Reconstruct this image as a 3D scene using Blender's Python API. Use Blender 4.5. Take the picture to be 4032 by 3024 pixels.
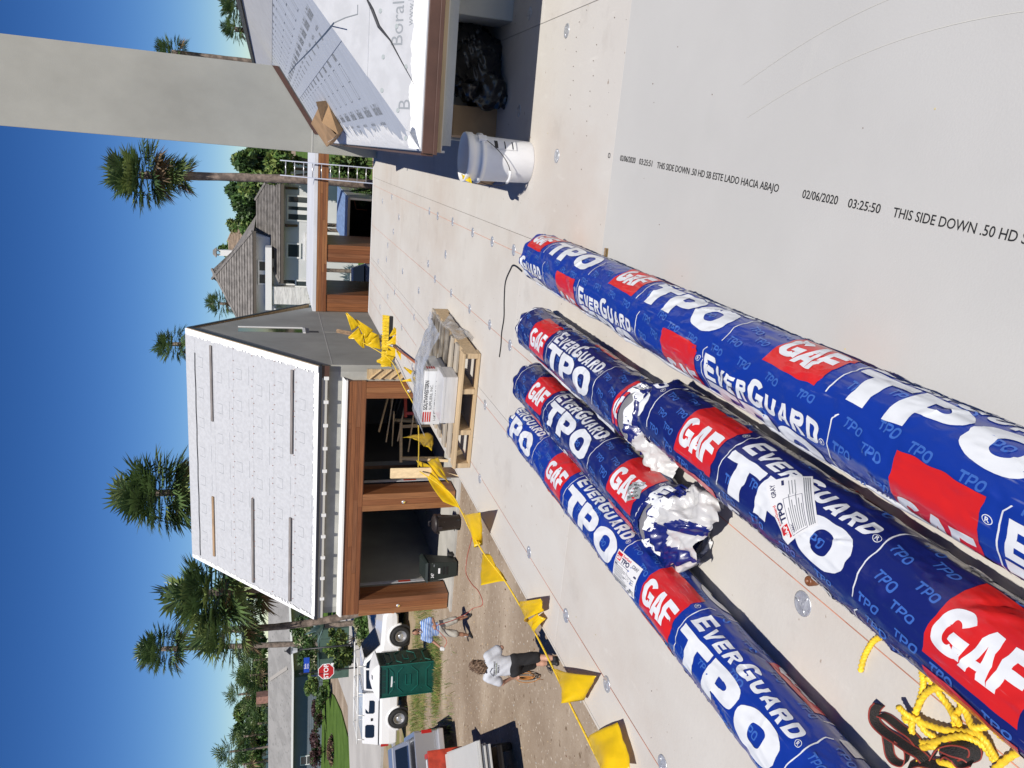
import bpy, bmesh, math, random
import numpy as np
from mathutils import Vector, Matrix
for o in list(bpy.data.objects): bpy.data.objects.remove(o, do_unlink=True)
S = bpy.context.scene
C = S.collection
R = math.radians
PI = math.pi
random.seed(7)
# ---------------------------------------------------------------- camera
EYE = 5.6            # eye above the ground; the deck is 1.5 m below it
DECK = 4.1
FPX, HOR, YAW = 3030.0, 1068.0, R(17.0)
TH = math.atan((2016 - HOR) / FPX)
fwd = Vector((-math.sin(YAW) * math.cos(TH), math.cos(YAW) * math.cos(TH), -math.sin(TH)))
rgt = Vector((math.cos(YAW), math.sin(YAW), 0))
upv = rgt.cross(fwd)
cam = bpy.data.cameras.new('camera')
cam.sensor_fit = 'HORIZONTAL'
cam.sensor_width = 36.0
cam.lens = FPX / 4032 * 36
cam.clip_start = 0.05
cam.clip_end = 3000
cam_o = bpy.data.objects.new('camera', cam)
C.objects.link(cam_o)
mx = Matrix((-upv, rgt, -fwd)).transposed().to_4x4()   # the phone was held sideways: world up points to picture left
mx.translation = (0, 0, EYE)
cam_o.matrix_world = mx
S.camera = cam_o
# ---------------------------------------------------------------- world, sun, exposure
SUN_EL, SUN_AZ = R(54), R(-20)
sun_dir = Vector((math.sin(SUN_AZ) * math.cos(SUN_EL), math.cos(SUN_AZ) * math.cos(SUN_EL), -math.sin(SUN_EL)))
w = bpy.data.worlds.new('World')
S.world = w
w.use_nodes = True
wn = w.node_tree.nodes
wl = w.node_tree.links
sky = wn.new('ShaderNodeTexSky')
sky.sky_type = 'NISHITA'
sky.sun_disc = False
sky.sun_elevation = SUN_EL
sky.sun_rotation = math.atan2(-sun_dir.x, -sun_dir.y)
sky.air_density = 1.0
sky.dust_density = 0.0
sky.ozone_density = 4.0
sky.altitude = 1500
wn['Background'].inputs[1].default_value = 0.040
gm = wn.new('ShaderNodeGamma'); gm.inputs[1].default_value = 1.32
hs = wn.new('ShaderNodeHueSaturation'); hs.inputs['Saturation'].default_value = 1.16; hs.inputs['Hue'].default_value = 0.509; hs.inputs['Value'].default_value = 1.12
wl.new(sky.outputs[0], gm.inputs[0]); wl.new(gm.outputs[0], hs.inputs['Color'])
wl.new(hs.outputs[0], wn['Background'].inputs[0])
sl = bpy.data.lights.new('sun', 'SUN')
sl.energy = 4.9
sl.angle = R(0.53)
sl.color = (1.0, 0.945, 0.86)
sun_o = bpy.data.objects.new('sun', sl)
C.objects.link(sun_o)
sun_o.rotation_euler = sun_dir.to_track_quat('-Z', 'Y').to_euler()
sun_o.location = (0, -10, 30)
S.view_settings.view_transform = 'Standard'
S.view_settings.look = 'None'
S.view_settings.exposure = 0.0
S.view_settings.gamma = 1.0
S.render.engine = 'CYCLES'
S.render.resolution_x, S.render.resolution_y = 1024, 768

# ---------------------------------------------------------------- measuring: photograph pixel -> point in the place
def pray(px, py):
    u = 1512 - py
    v = px - 2016
    c = Vector((u / FPX, 1.0, -v / FPX))
    d = rgt * c.x + fwd * c.y + upv * c.z
    return d
def onz(px, py, z):
    d = pray(px, py); k = (z - EYE) / d.z
    return Vector((d.x * k, d.y * k, z))
def aty(px, py, Y):
    d = pray(px, py); k = Y / d.y
    return Vector((d.x * k, Y, EYE + d.z * k))
def atx(px, py, X):
    d = pray(px, py); k = X / d.x
    return Vector((X, d.y * k, EYE + d.z * k))

# ---------------------------------------------------------------- materials
MATS = {}
def mat(name, col, rough=0.6, metal=0.0, spec=0.5, var=0.0, vscale=5.0, stretch=(1, 1, 1), col2=None, mix_lo=0.4, mix_hi=0.6,
        bump=0.0, bscale=40.0, bstretch=None, detail=4.0, coat=0.0, sheen=0.0, trans=0.0, speck=None, alpha=1.0):
    m = bpy.data.materials.new(name)
    m.use_nodes = True
    nt = m.node_tree
    N, L = nt.nodes, nt.links
    b = N['Principled BSDF']
    b.inputs['Base Color'].default_value = (*col, 1)
    b.inputs['Roughness'].default_value = rough
    b.inputs['Metallic'].default_value = metal
    b.inputs['Specular IOR Level'].default_value = spec
    if coat: b.inputs['Coat Weight'].default_value = coat; b.inputs['Coat Roughness'].default_value = 0.08
    if sheen: b.inputs['Sheen Weight'].default_value = sheen
    if trans: b.inputs['Transmission Weight'].default_value = trans
    if alpha < 1: b.inputs['Alpha'].default_value = alpha
    tc = N.new('ShaderNodeTexCoord')
    src = None
    if var or col2 is not None:
        mp = N.new('ShaderNodeMapping'); L.new(tc.outputs['Object'], mp.inputs[0])
        mp.inputs['Scale'].default_value = stretch
        nz = N.new('ShaderNodeTexNoise'); L.new(mp.outputs[0], nz.inputs['Vector'])
        nz.inputs['Scale'].default_value = vscale; nz.inputs['Detail'].default_value = detail
        nz.inputs['Roughness'].default_value = 0.6
        cr = N.new('ShaderNodeMapRange'); L.new(nz.outputs['Fac'], cr.inputs['Value'])
        cr.inputs['From Min'].default_value = mix_lo; cr.inputs['From Max'].default_value = mix_hi
        mxn = N.new('ShaderNodeMix'); mxn.data_type = 'RGBA'
        L.new(cr.outputs[0], mxn.inputs[0])
        c2 = col2 if col2 is not None else tuple(min(1, c * (1 + var)) for c in col)
        c1 = col if col2 is not None else tuple(c * (1 - var) for c in col)
        mxn.inputs[6].default_value = (*c1, 1); mxn.inputs[7].default_value = (*c2, 1)
        src = mxn.outputs[2]
    if speck is not None:      # (colour, scale, threshold)
        sc, ss, st = speck
        nz2 = N.new('ShaderNodeTexNoise'); L.new(tc.outputs['Object'], nz2.inputs['Vector'])
        nz2.inputs['Scale'].default_value = ss; nz2.inputs['Detail'].default_value = 2
        mr = N.new('ShaderNodeMapRange'); L.new(nz2.outputs['Fac'], mr.inputs['Value'])
        mr.inputs['From Min'].default_value = st; mr.inputs['From Max'].default_value = st + 0.04
        m2 = N.new('ShaderNodeMix'); m2.data_type = 'RGBA'
        L.new(mr.outputs[0], m2.inputs[0])
        if src is None: m2.inputs[6].default_value = (*col, 1)
        else: L.new(src, m2.inputs[6])
        m2.inputs[7].default_value = (*sc, 1)
        src = m2.outputs[2]
    if src is not None: L.new(src, b.inputs['Base Color'])
    if bump:
        mp2 = N.new('ShaderNodeMapping'); L.new(tc.outputs['Object'], mp2.inputs[0])
        mp2.inputs['Scale'].default_value = bstretch or (1, 1, 1)
        nb = N.new('ShaderNodeTexNoise'); L.new(mp2.outputs[0], nb.inputs['Vector'])
        nb.inputs['Scale'].default_value = bscale; nb.inputs['Detail'].default_value = 5
        bp = N.new('ShaderNodeBump'); bp.inputs['Strength'].default_value = bump; bp.inputs['Distance'].default_value = 0.02
        L.new(nb.outputs['Fac'], bp.inputs['Height']); L.new(bp.outputs[0], b.inputs['Normal'])
    MATS[name] = m
    return m
mat('board_old', (0.54, 0.517, 0.482), 0.9, col2=(0.575, 0.556, 0.522), vscale=1.3, mix_lo=0.3, mix_hi=0.7, detail=7, bump=0.06, bscale=60, speck=((0.30, 0.24, 0.19), 26, 0.75), spec=0.2)
mat('board_aged', (0.525, 0.495, 0.455), 0.9, col2=(0.575, 0.553, 0.516), vscale=1.9, mix_lo=0.3, mix_hi=0.62, detail=8, bump=0.06, bscale=60, speck=((0.33, 0.27, 0.22), 31, 0.74), spec=0.2)
mat('board_new', (0.495, 0.493, 0.478), 0.9, var=0.025, vscale=1.1, bump=0.05, bscale=160, speck=((0.58, 0.57, 0.55), 90, 0.77), spec=0.2)
def stain(name, col, sc, lo, hi, amt, st=(1, 1, 1)):
    m = MATS[name]; N, L = m.node_tree.nodes, m.node_tree.links; b = N['Principled BSDF']; src = b.inputs['Base Color'].links[0].from_socket
    tc = [n for n in N if n.type == 'TEX_COORD'][0]; mp = N.new('ShaderNodeMapping'); mp.inputs['Scale'].default_value = st; L.new(tc.outputs['Object'], mp.inputs[0])
    nz = N.new('ShaderNodeTexNoise'); nz.inputs['Scale'].default_value = sc; nz.inputs['Detail'].default_value = 9; nz.inputs['Roughness'].default_value = 0.65; L.new(mp.outputs[0], nz.inputs['Vector'])
    mr = N.new('ShaderNodeMapRange'); mr.inputs['From Min'].default_value = lo; mr.inputs['From Max'].default_value = hi; mr.inputs['To Max'].default_value = amt; L.new(nz.outputs['Fac'], mr.inputs['Value'])
    mm = N.new('ShaderNodeMix'); mm.data_type = 'RGBA'; L.new(mr.outputs[0], mm.inputs[0]); L.new(src, mm.inputs[6]); mm.inputs[7].default_value = (*col, 1); L.new(mm.outputs[2], b.inputs['Base Color'])
for nm in ('board_old', 'board_aged'):
    stain(nm, (0.42, 0.31, 0.23), 0.7, 0.50, 0.75, 0.40, (1.0, 0.6, 1)); stain(nm, (0.36, 0.33, 0.30), 3.2, 0.58, 0.72, 0.30); stain(nm, (0.66, 0.64, 0.60), 11, 0.62, 0.70, 0.35, (1, 0.3, 1))
stain('board_new', (0.40, 0.40, 0.39), 1.4, 0.5, 0.8, 0.22); stain('board_new', (0.56, 0.55, 0.52), 7, 0.64, 0.74, 0.25, (0.3, 1, 1))
mat('dark_gap', (0.10, 0.085, 0.07), 0.9)
mat('zinc', (0.62, 0.64, 0.67), 0.34, metal=0.55, var=0.12, vscale=60)
mat('chalk', (0.55, 0.25, 0.17), 0.9, var=0.2, vscale=9)
mat('ink', (0.02, 0.02, 0.022), 0.6)
mat('ink_soft', (0.26, 0.28, 0.30), 0.8)
mat('ink_grey', (0.20, 0.215, 0.235), 0.8)
mat('white_metal', (0.78, 0.78, 0.76), 0.4)
mat('white_plastic', (0.80, 0.80, 0.80), 0.38, var=0.03, vscale=8)
mat('stucco', (0.335, 0.335, 0.305), 0.93, var=0.17, vscale=0.7, stretch=(1, 1, 0.7), mix_lo=0.3, mix_hi=0.7, bump=0.10, bscale=70, detail=6, spec=0.2)
mat('stucco_wall', (0.40, 0.40, 0.365), 0.93, var=0.12, vscale=1.1, bump=0.12, bscale=55, detail=6, spec=0.2)
mat('concrete', (0.42, 0.41, 0.38), 0.9, var=0.12, vscale=0.7, bump=0.2, bscale=30)
mat('street', (0.46, 0.44, 0.41), 0.9, var=0.08, vscale=0.25, bump=0.1, bscale=20)
mat('sheet_white', (0.47, 0.48, 0.50), 0.75, var=0.05, vscale=9.0, bump=0.14, bscale=5, bstretch=(0.5, 2, 2))
mat('sheet_shaded', (0.47, 0.51, 0.58), 0.75, var=0.05, vscale=6, stretch=(1, 6, 1), bump=0.08, bscale=25)  # white sheet with the shaded slope's blue cast put into its colour
mat('coating', (0.86, 0.86, 0.85), 0.6, bump=0.3, bscale=18)
mat('sealant', (0.02, 0.022, 0.03), 0.5)
mat('brown_metal', (0.085, 0.042, 0.030), 0.38, spec=0.5, var=0.12, vscale=5)
mat('cream_trim', (0.52, 0.51, 0.465), 0.6)
mat('batten', (0.22, 0.20, 0.19), 0.85, var=0.25, vscale=4, stretch=(0.4, 6, 6))
mat('batten_tan', (0.33, 0.22, 0.13), 0.85, var=0.25, vscale=4, stretch=(0.4, 6, 6))
for i, c in enumerate([(0.235, 0.092, 0.036), (0.185, 0.068, 0.027), (0.285, 0.125, 0.050), (0.21, 0.086, 0.038)]):
    mat('cedar_%d' % i, c, 0.42, var=0.30, vscale=2.2, stretch=(0.5, 12, 12), bump=0.05, bscale=10, bstretch=(1, 14, 14), mix_lo=0.3, mix_hi=0.7)
    mat('cedar_up_%d' % i, c, 0.42, var=0.30, vscale=2.2, stretch=(12, 12, 0.5), bump=0.05, bscale=10, bstretch=(14, 14, 1), mix_lo=0.3, mix_hi=0.7)
mat('pine', (0.62, 0.47, 0.27), 0.7, var=0.16, vscale=3, stretch=(14, 14, 0.8), mix_lo=0.3, mix_hi=0.7)
mat('pine_pallet', (0.50, 0.37, 0.22), 0.8, var=0.22, vscale=3, stretch=(0.7, 14, 14), mix_lo=0.3, mix_hi=0.7)
mat('pallet_grey', (0.42, 0.37, 0.30), 0.85, var=0.24, vscale=3, stretch=(0.7, 16, 14), mix_lo=0.3, mix_hi=0.7)
mat('plywood', (0.50, 0.37, 0.21), 0.8, var=0.15, vscale=2.5, stretch=(1, 1, 8))
mat('cardboard', (0.40, 0.25, 0.13), 0.85, var=0.12, vscale=3)
mat('carton_white', (0.70, 0.70, 0.69), 0.6, var=0.05, vscale=5)
mat('carton_silver', (0.62, 0.62, 0.62), 0.35, metal=0.25, var=0.06, vscale=5, stretch=(1, 1, 9))
mat('bag', (0.008, 0.008, 0.010), 0.26, spec=0.6, bump=0.6, bscale=14)
mat('red_paint', (0.42, 0.045, 0.02), 0.45, var=0.2, vscale=5)
mat('red_flag_ink', (0.55, 0.03, 0.02), 0.5)
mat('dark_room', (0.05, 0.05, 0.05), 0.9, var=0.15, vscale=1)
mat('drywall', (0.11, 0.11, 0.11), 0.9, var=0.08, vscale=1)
mat('black_trim', (0.028, 0.028, 0.03), 0.45)
mat('bin_green', (0.018, 0.026, 0.024), 0.48, speck=((0.30, 0.30, 0.29), 22, 0.72))
mat('can_black', (0.028, 0.022, 0.022), 0.45, speck=((0.22, 0.2, 0.19), 18, 0.72))
mat('toilet_green', (0.005, 0.062, 0.048), 0.42, var=0.15, vscale=2, speck=((0.25, 0.4, 0.36), 16, 0.76))
mat('toilet_rib', (0.008, 0.105, 0.082), 0.42)
mat('toilet_dark', (0.004, 0.03, 0.026), 0.6)
mat('car_white', (0.80, 0.80, 0.80), 0.22, coat=0.6)
mat('car_silver', (0.42, 0.43, 0.45), 0.28, metal=0.55, coat=0.5)
mat('car_dark', (0.012, 0.016, 0.03), 0.16, coat=0.8)
mat('glass_dark', (0.010, 0.013, 0.016), 0.06, spec=0.9)
mat('glass_pane', (0.05, 0.065, 0.07), 0.05, spec=0.9)
mat('rubber', (0.018, 0.018, 0.018), 0.8, var=0.3, vscale=12)
mat('chrome', (0.62, 0.62, 0.63), 0.28, metal=0.6)
mat('alu', (0.75, 0.76, 0.77), 0.34, metal=0.75)
mat('black_plastic', (0.015, 0.015, 0.016), 0.4)
mat('lamp_red', (0.40, 0.015, 0.012), 0.25)
mat('lamp_amber', (0.75, 0.25, 0.03), 0.25)
mat('lamp_clear', (0.70, 0.72, 0.74), 0.1)
mat('sign_red', (0.42, 0.012, 0.014), 0.4)
mat('sign_white', (0.80, 0.80, 0.80), 0.5)
mat('sign_blue', (0.010, 0.06, 0.42), 0.45)
mat('sign_navy', (0.014, 0.02, 0.11), 0.45)
mat('utility_green', (0.055, 0.10, 0.075), 0.6, var=0.12, vscale=2)
mat('yellow_flag', (0.87, 0.62, 0.012), 0.33, var=0.06, vscale=6)
mat('yellow_rope', (0.85, 0.58, 0.035), 0.5, var=0.14, vscale=60)
mat('yellow_bristle', (0.85, 0.62, 0.04), 0.6, var=0.15, vscale=30)
mat('webbing', (0.022, 0.020, 0.020), 0.75, bump=0.5, bscale=260)
mat('webbing_edge', (0.30, 0.045, 0.035), 0.75)
mat('strap_black', (0.015, 0.014, 0.012), 0.4)
mat('brass', (0.36, 0.24, 0.09), 0.38, metal=0.8)
mat('broom_handle', (0.33, 0.10, 0.045), 0.45)
def film_mat(name, col, rough=0.2, wear=0.5, wearcol=None):
    """glossy printed polythene film: crease relief that runs along the roll, scuffs and whitish wear"""
    m = mat(name, col, rough, spec=0.5)
    N, L = m.node_tree.nodes, m.node_tree.links
    b = N['Principled BSDF']
    b.inputs['Coat Weight'].default_value = 0.5; b.inputs['Coat Roughness'].default_value = 0.10
    tc = N.new('ShaderNodeTexCoord')
    hs = []
    for sc, st, k in ((9, (1.6, 0.45, 1.6), 1.0), (30, (1.3, 0.6, 1.3), 0.35)):
        mp = N.new('ShaderNodeMapping'); mp.inputs['Scale'].default_value = st; L.new(tc.outputs['Object'], mp.inputs[0])
        nz = N.new('ShaderNodeTexNoise'); nz.noise_type = 'RIDGED_MULTIFRACTAL'
        nz.inputs['Scale'].default_value = sc; nz.inputs['Detail'].default_value = 3; L.new(mp.outputs[0], nz.inputs['Vector'])
        ml = N.new('ShaderNodeMath'); ml.operation = 'MULTIPLY'; ml.inputs[1].default_value = k; L.new(nz.outputs['Fac'], ml.inputs[0])
        hs.append(ml.outputs[0])
    ad = N.new('ShaderNodeMath'); ad.operation = 'ADD'; L.new(hs[0], ad.inputs[0]); L.new(hs[1], ad.inputs[1])
    bp = N.new('ShaderNodeBump'); bp.inputs['Strength'].default_value = 0.85; bp.inputs['Distance'].default_value = 0.014
    L.new(ad.outputs[0], bp.inputs['Height']); L.new(bp.outputs[0], b.inputs['Normal']); L.new(bp.outputs[0], b.inputs['Coat Normal'])
    mp = N.new('ShaderNodeMapping'); mp.inputs['Scale'].default_value = (1, 0.5, 1); L.new(tc.outputs['Object'], mp.inputs[0])
    nz = N.new('ShaderNodeTexNoise'); nz.inputs['Scale'].default_value = 4.0; nz.inputs['Detail'].default_value = 7
    nz.inputs['Roughness'].default_value = 0.72; L.new(mp.outputs[0], nz.inputs['Vector'])
    mr = N.new('ShaderNodeMapRange'); mr.inputs['From Min'].default_value = 0.60; mr.inputs['From Max'].default_value = 0.85
    mr.inputs['To Max'].default_value = wear; L.new(nz.outputs['Fac'], mr.inputs['Value'])
    mxn = N.new('ShaderNodeMix'); mxn.data_type = 'RGBA'; L.new(mr.outputs[0], mxn.inputs[0])
    mxn.inputs[6].default_value = (*col, 1); mxn.inputs[7].default_value = (*(wearcol or tuple(0.5 * c + 0.22 for c in col)), 1)
    mp3 = N.new('ShaderNodeMapping'); mp3.inputs['Scale'].default_value = (1, 0.09, 1); mp3.inputs['Rotation'].default_value = (0.15, 0.2, 0.25); L.new(tc.outputs['Object'], mp3.inputs[0])
    nz3 = N.new('ShaderNodeTexNoise'); nz3.inputs['Scale'].default_value = 55; nz3.inputs['Detail'].default_value = 5; L.new(mp3.outputs[0], nz3.inputs['Vector'])
    mr3 = N.new('ShaderNodeMapRange'); mr3.inputs['From Min'].default_value = 0.64; mr3.inputs['From Max'].default_value = 0.74; mr3.inputs['To Max'].default_value = 0.42; L.new(nz3.outputs['Fac'], mr3.inputs['Value'])
    mg = N.new('ShaderNodeMath'); mg.operation = 'MULTIPLY'; L.new(mr3.outputs[0], mg.inputs[0])
    mr4 = N.new('ShaderNodeMapRange'); mr4.inputs['From Min'].default_value = 0.47; mr4.inputs['From Max'].default_value = 0.62; L.new(nz.outputs['Fac'], mr4.inputs['Value']); L.new(mr4.outputs[0], mg.inputs[1])
    mx3 = N.new('ShaderNodeMix'); mx3.data_type = 'RGBA'; L.new(mg.outputs[0], mx3.inputs[0]); L.new(mxn.outputs[2], mx3.inputs[6]); mx3.inputs[7].default_value = (0.55, 0.58, 0.64, 1)
    L.new(mx3.outputs[2], b.inputs['Base Color'])
    mr2 = N.new('ShaderNodeMapRange'); mr2.inputs['To Min'].default_value = rough; mr2.inputs['To Max'].default_value = rough + 0.25
    L.new(nz.outputs['Fac'], mr2.inputs['Value']); L.new(mr2.outputs[0], b.inputs['Roughness'])
    return m
film_mat('film_blue', (0.006, 0.034, 0.29), 0.27, 0.30)
film_mat('film_navy', (0.008, 0.015, 0.135), 0.24, 0.26)
film_mat('film_red', (0.62, 0.016, 0.014), 0.27, 0.25)
film_mat('film_white', (0.74, 0.76, 0.78), 0.27, 0.5, (0.56, 0.60, 0.63))
film_mat('film_pale', (0.045, 0.13, 0.46), 0.27, 0.2)
film_mat('film_clear', (0.52, 0.52, 0.52), 0.2, 0.4)
# crinkled stretch wrap: mostly see-through with a hard gloss
m = bpy.data.materials.new('stretch_wrap'); m.use_nodes = True; MATS['stretch_wrap'] = m
N, L = m.node_tree.nodes, m.node_tree.links
N.remove(N['Principled BSDF'])
tr = N.new('ShaderNodeBsdfTransparent'); tr.inputs[0].default_value = (0.93, 0.94, 0.95, 1)
gl = N.new('ShaderNodeBsdfGlossy'); gl.inputs['Roughness'].default_value = 0.16
df = N.new('ShaderNodeBsdfDiffuse'); df.inputs[0].default_value = (0.62, 0.64, 0.68, 1)
tc = N.new('ShaderNodeTexCoord'); nz = N.new('ShaderNodeTexNoise'); nz.inputs['Scale'].default_value = 16; nz.inputs['Detail'].default_value = 6
nz.noise_type = 'RIDGED_MULTIFRACTAL'
L.new(tc.outputs['Object'], nz.inputs['Vector'])
bp = N.new('ShaderNodeBump'); bp.inputs['Strength'].default_value = 0.9; bp.inputs['Distance'].default_value = 0.03
L.new(nz.outputs['Fac'], bp.inputs['Height']); L.new(bp.outputs[0], gl.inputs['Normal'])
m1 = N.new('ShaderNodeMixShader'); m1.inputs[0].default_value = 0.45; L.new(df.outputs[0], m1.inputs[1]); L.new(gl.outputs[0], m1.inputs[2])
nz2 = N.new('ShaderNodeTexNoise'); nz2.inputs['Scale'].default_value = 9; nz2.inputs['Detail'].default_value = 4; L.new(tc.outputs['Object'], nz2.inputs['Vector'])
mr = N.new('ShaderNodeMapRange'); mr.inputs['From Min'].default_value = 0.35; mr.inputs['From Max'].default_value = 0.7
mr.inputs['To Min'].default_value = 0.28; mr.inputs['To Max'].default_value = 0.85; L.new(nz2.outputs['Fac'], mr.inputs['Value'])
m2 = N.new('ShaderNodeMixShader'); L.new(mr.outputs[0], m2.inputs[0]); L.new(tr.outputs[0], m2.inputs[1]); L.new(m1.outputs[0], m2.inputs[2])
L.new(m2.outputs[0], N['Material Output'].inputs[0])

def see_through(name, fac, tint=1.0):
    m = MATS[name]; N, L = m.node_tree.nodes, m.node_tree.links; b = N['Principled BSDF']
    t = N.new('ShaderNodeBsdfTranslucent'); mx_ = N.new('ShaderNodeMixShader'); mx_.inputs[0].default_value = fac
    if b.inputs['Base Color'].links: L.new(b.inputs['Base Color'].links[0].from_socket, t.inputs[0])
    else: t.inputs[0].default_value = b.inputs['Base Color'].default_value
    L.new(b.outputs[0], mx_.inputs[1]); L.new(t.outputs[0], mx_.inputs[2]); L.new(mx_.outputs[0], N['Material Output'].inputs[0])
see_through('yellow_flag', 0.35)
# ---------------------------------------------------------------- mesh building
class MB:
    def __init__(s): s.v = []; s.f = []; s.m = []
    def add(s, verts, faces, mi=0):
        k = len(s.v)
        s.v.extend([tuple(v) for v in verts])
        for f in faces: s.f.append(tuple(i + k for i in f)); s.m.append(mi)
        return s
    def box(s, c, size, rz=0.0, M=None, mi=0, top=1.0):
        hx, hy, hz = size[0] / 2, size[1] / 2, size[2] / 2
        vs = [Vector((x * (top if z > 0 else 1), y * (top if z > 0 else 1), z)) for z in (-hz, hz) for x, y in ((-hx, -hy), (hx, -hy), (hx, hy), (-hx, hy))]
        T = M if M is not None else Matrix.Rotation(rz, 3, 'Z')
        vs = [T @ v + Vector(c) for v in vs]
        return s.add(vs, [(3, 2, 1, 0), (4, 5, 6, 7), (0, 1, 5, 4), (1, 2, 6, 5), (2, 3, 7, 6), (3, 0, 4, 7)], mi)
    def span(s, x0, x1, y0, y1, z0, z1, mi=0):
        return s.box(((x0 + x1) / 2, (y0 + y1) / 2, (z0 + z1) / 2), (abs(x1 - x0), abs(y1 - y0), abs(z1 - z0)), mi=mi)
    def beam(s, a, b, wd, ht, up=(0, 0, 1), mi=0):
        a, b = Vector(a), Vector(b); d = (b - a); l = d.length; d.normalize()
        sd = d.cross(Vector(up))
        if sd.length < 1e-4: sd = d.cross(Vector((1, 0, 0)))
        sd.normalize(); u = sd.cross(d)
        return s.box((a + b) / 2, (l, wd, ht), M=Matrix((d, -sd, u)).transposed(), mi=mi)
    def poly(s, pts, mi=0): return s.add(pts, [tuple(range(len(pts)))], mi)
    def slab(s, pts, off, mi=0):
        """polygon pts extruded by the vector off"""
        n = len(pts); off = Vector(off); p = [Vector(q) for q in pts]
        return s.add(p + [q + off for q in p], [tuple(range(n))[::-1], tuple(range(n, 2 * n))] + [(i, (i + 1) % n, n + (i + 1) % n, n + i) for i in range(n)], mi)
    def tube(s, pts, r, seg=8, closed=False, mi=0, cap=True, shape=None):
        pts = [Vector(p) for p in pts]; n = len(pts)
        rs = list(r) if hasattr(r, '__len__') else [r] * n
        k = len(s.v); prev = None
        for i, p in enumerate(pts):
            a = pts[(i - 1) % n] if (closed or i > 0) else p
            b = pts[(i + 1) % n] if (closed or i < n - 1) else p
            t = (b - a)
            if t.length < 1e-9: t = Vector((0, 0, 1))
            t.normalize()
            if prev is None:
                prev = t.cross(Vector((0.13, 0.21, 0.97)))
                if prev.length < 1e-3: prev = t.cross(Vector((1, 0, 0)))
            prev = (prev - t * prev.dot(t)); prev.normalize()
            q = t.cross(prev)
            for j in range(seg):
                a_ = 2 * PI * j / seg
                rr = rs[i] * (shape(i, a_) if shape else 1)
                s.v.append(tuple(p + prev * (math.cos(a_) * rr) + q * (math.sin(a_) * rr)))
        m = n if closed else n - 1
        for i in range(m):
            for j in range(seg):
                a0, a1 = k + i * seg + j, k + i * seg + (j + 1) % seg
                i2 = (i + 1) % n
                s.f.append((a0, a1, k + i2 * seg + (j + 1) % seg, k + i2 * seg + j)); s.m.append(mi)
        if cap and not closed:
            s.f.append(tuple(k + j for j in range(seg))[::-1]); s.m.append(mi)
            s.f.append(tuple(k + (n - 1) * seg + j for j in range(seg))); s.m.append(mi)
        return s
    def lathe(s, prof, seg=24, M=None, mi=0, cap=True):
        k = len(s.v); n = len(prof)
        for r, z in prof:
            for j in range(seg):
                a = 2 * PI * j / seg; v = Vector((r * math.cos(a), r * math.sin(a), z))
                s.v.append(tuple(M @ v if M is not None else v))
        for i in range(n - 1):
            for j in range(seg):
                s.f.append((k + i * seg + j, k + i * seg + (j + 1) % seg, k + (i + 1) * seg + (j + 1) % seg, k + (i + 1) * seg + j)); s.m.append(mi)
        if cap:
            s.f.append(tuple(k + j for j in range(seg))[::-1]); s.m.append(mi)
            s.f.append(tuple(k + (n - 1) * seg + j for j in range(seg))); s.m.append(mi)
        return s
    def grid(s, fn, nu, nv, mi=0, closed_v=False):
        k = len(s.v)
        mv = nv if closed_v else nv + 1
        for i in range(nu + 1):
            for j in range(mv): s.v.append(tuple(fn(i / nu, j / nv)))
        for i in range(nu):
            for j in range(nv):
                j2 = (j + 1) % mv
                s.f.append((k + i * mv + j, k + i * mv + j2, k + (i + 1) * mv + j2, k + (i + 1) * mv + j)); s.m.append(mi)
        return s
    def build(s, name, mats, parent=None, smooth=False, bevel=0.0, seg=2, kind=None, label=None, loc=None):
        me = bpy.data.meshes.new(name)
        me.from_pydata(s.v, [], s.f)
        if not isinstance(mats, (list, tuple)): mats = [mats]
        for mm in mats: me.materials.append(MATS[mm] if isinstance(mm, str) else mm)
        if len(mats) > 1: me.polygons.foreach_set('material_index', s.m)
        if bevel:
            bm = bmesh.new(); bm.from_mesh(me)
            bm.normal_update()
            es = [e for e in bm.edges if len(e.link_faces) == 2 and e.calc_face_angle(0) > 0.6]
            bmesh.ops.bevel(bm, geom=es, offset=bevel, segments=seg, affect='EDGES', profile=0.6)
            bm.to_mesh(me); bm.free()
        if smooth: me.polygons.foreach_set('use_smooth', [True] * len(me.polygons))
        me.update()
        o = bpy.data.objects.new(name, me)
        C.objects.link(o)
        if parent is not None: o.parent = parent
        if loc is not None: o.location = loc
        if kind: o['kind'] = kind
        if label: o['label'] = label
        return o
def thing(name, label, cat, loc=(0, 0, 0), rz=0.0, group=None, rot=None):
    o = bpy.data.objects.new(name, None)
    o.empty_display_size = 0.2
    C.objects.link(o); o.location = loc
    o.rotation_euler = rot if rot else (0, 0, rz)
    o['label'] = label; o['category'] = cat
    if group: o['group'] = group
    return o
def tag(o, label, cat, group=None):
    o['label'] = label; o['category'] = cat
    if group: o['group'] = group
    return o
def copy_part(src, parent, loc=None, rot=None, scale=None):
    o = src.copy(); C.objects.link(o); o.parent = parent
    if loc is not None: o.location = loc
    if rot is not None: o.rotation_euler = rot
    if scale is not None: o.scale = scale
    return o
def copy_tree(src, parent=None):
    o = src.copy(); C.objects.link(o); o.parent = parent
    for ch in list(src.children): copy_tree(ch, o)
    return o

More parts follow.
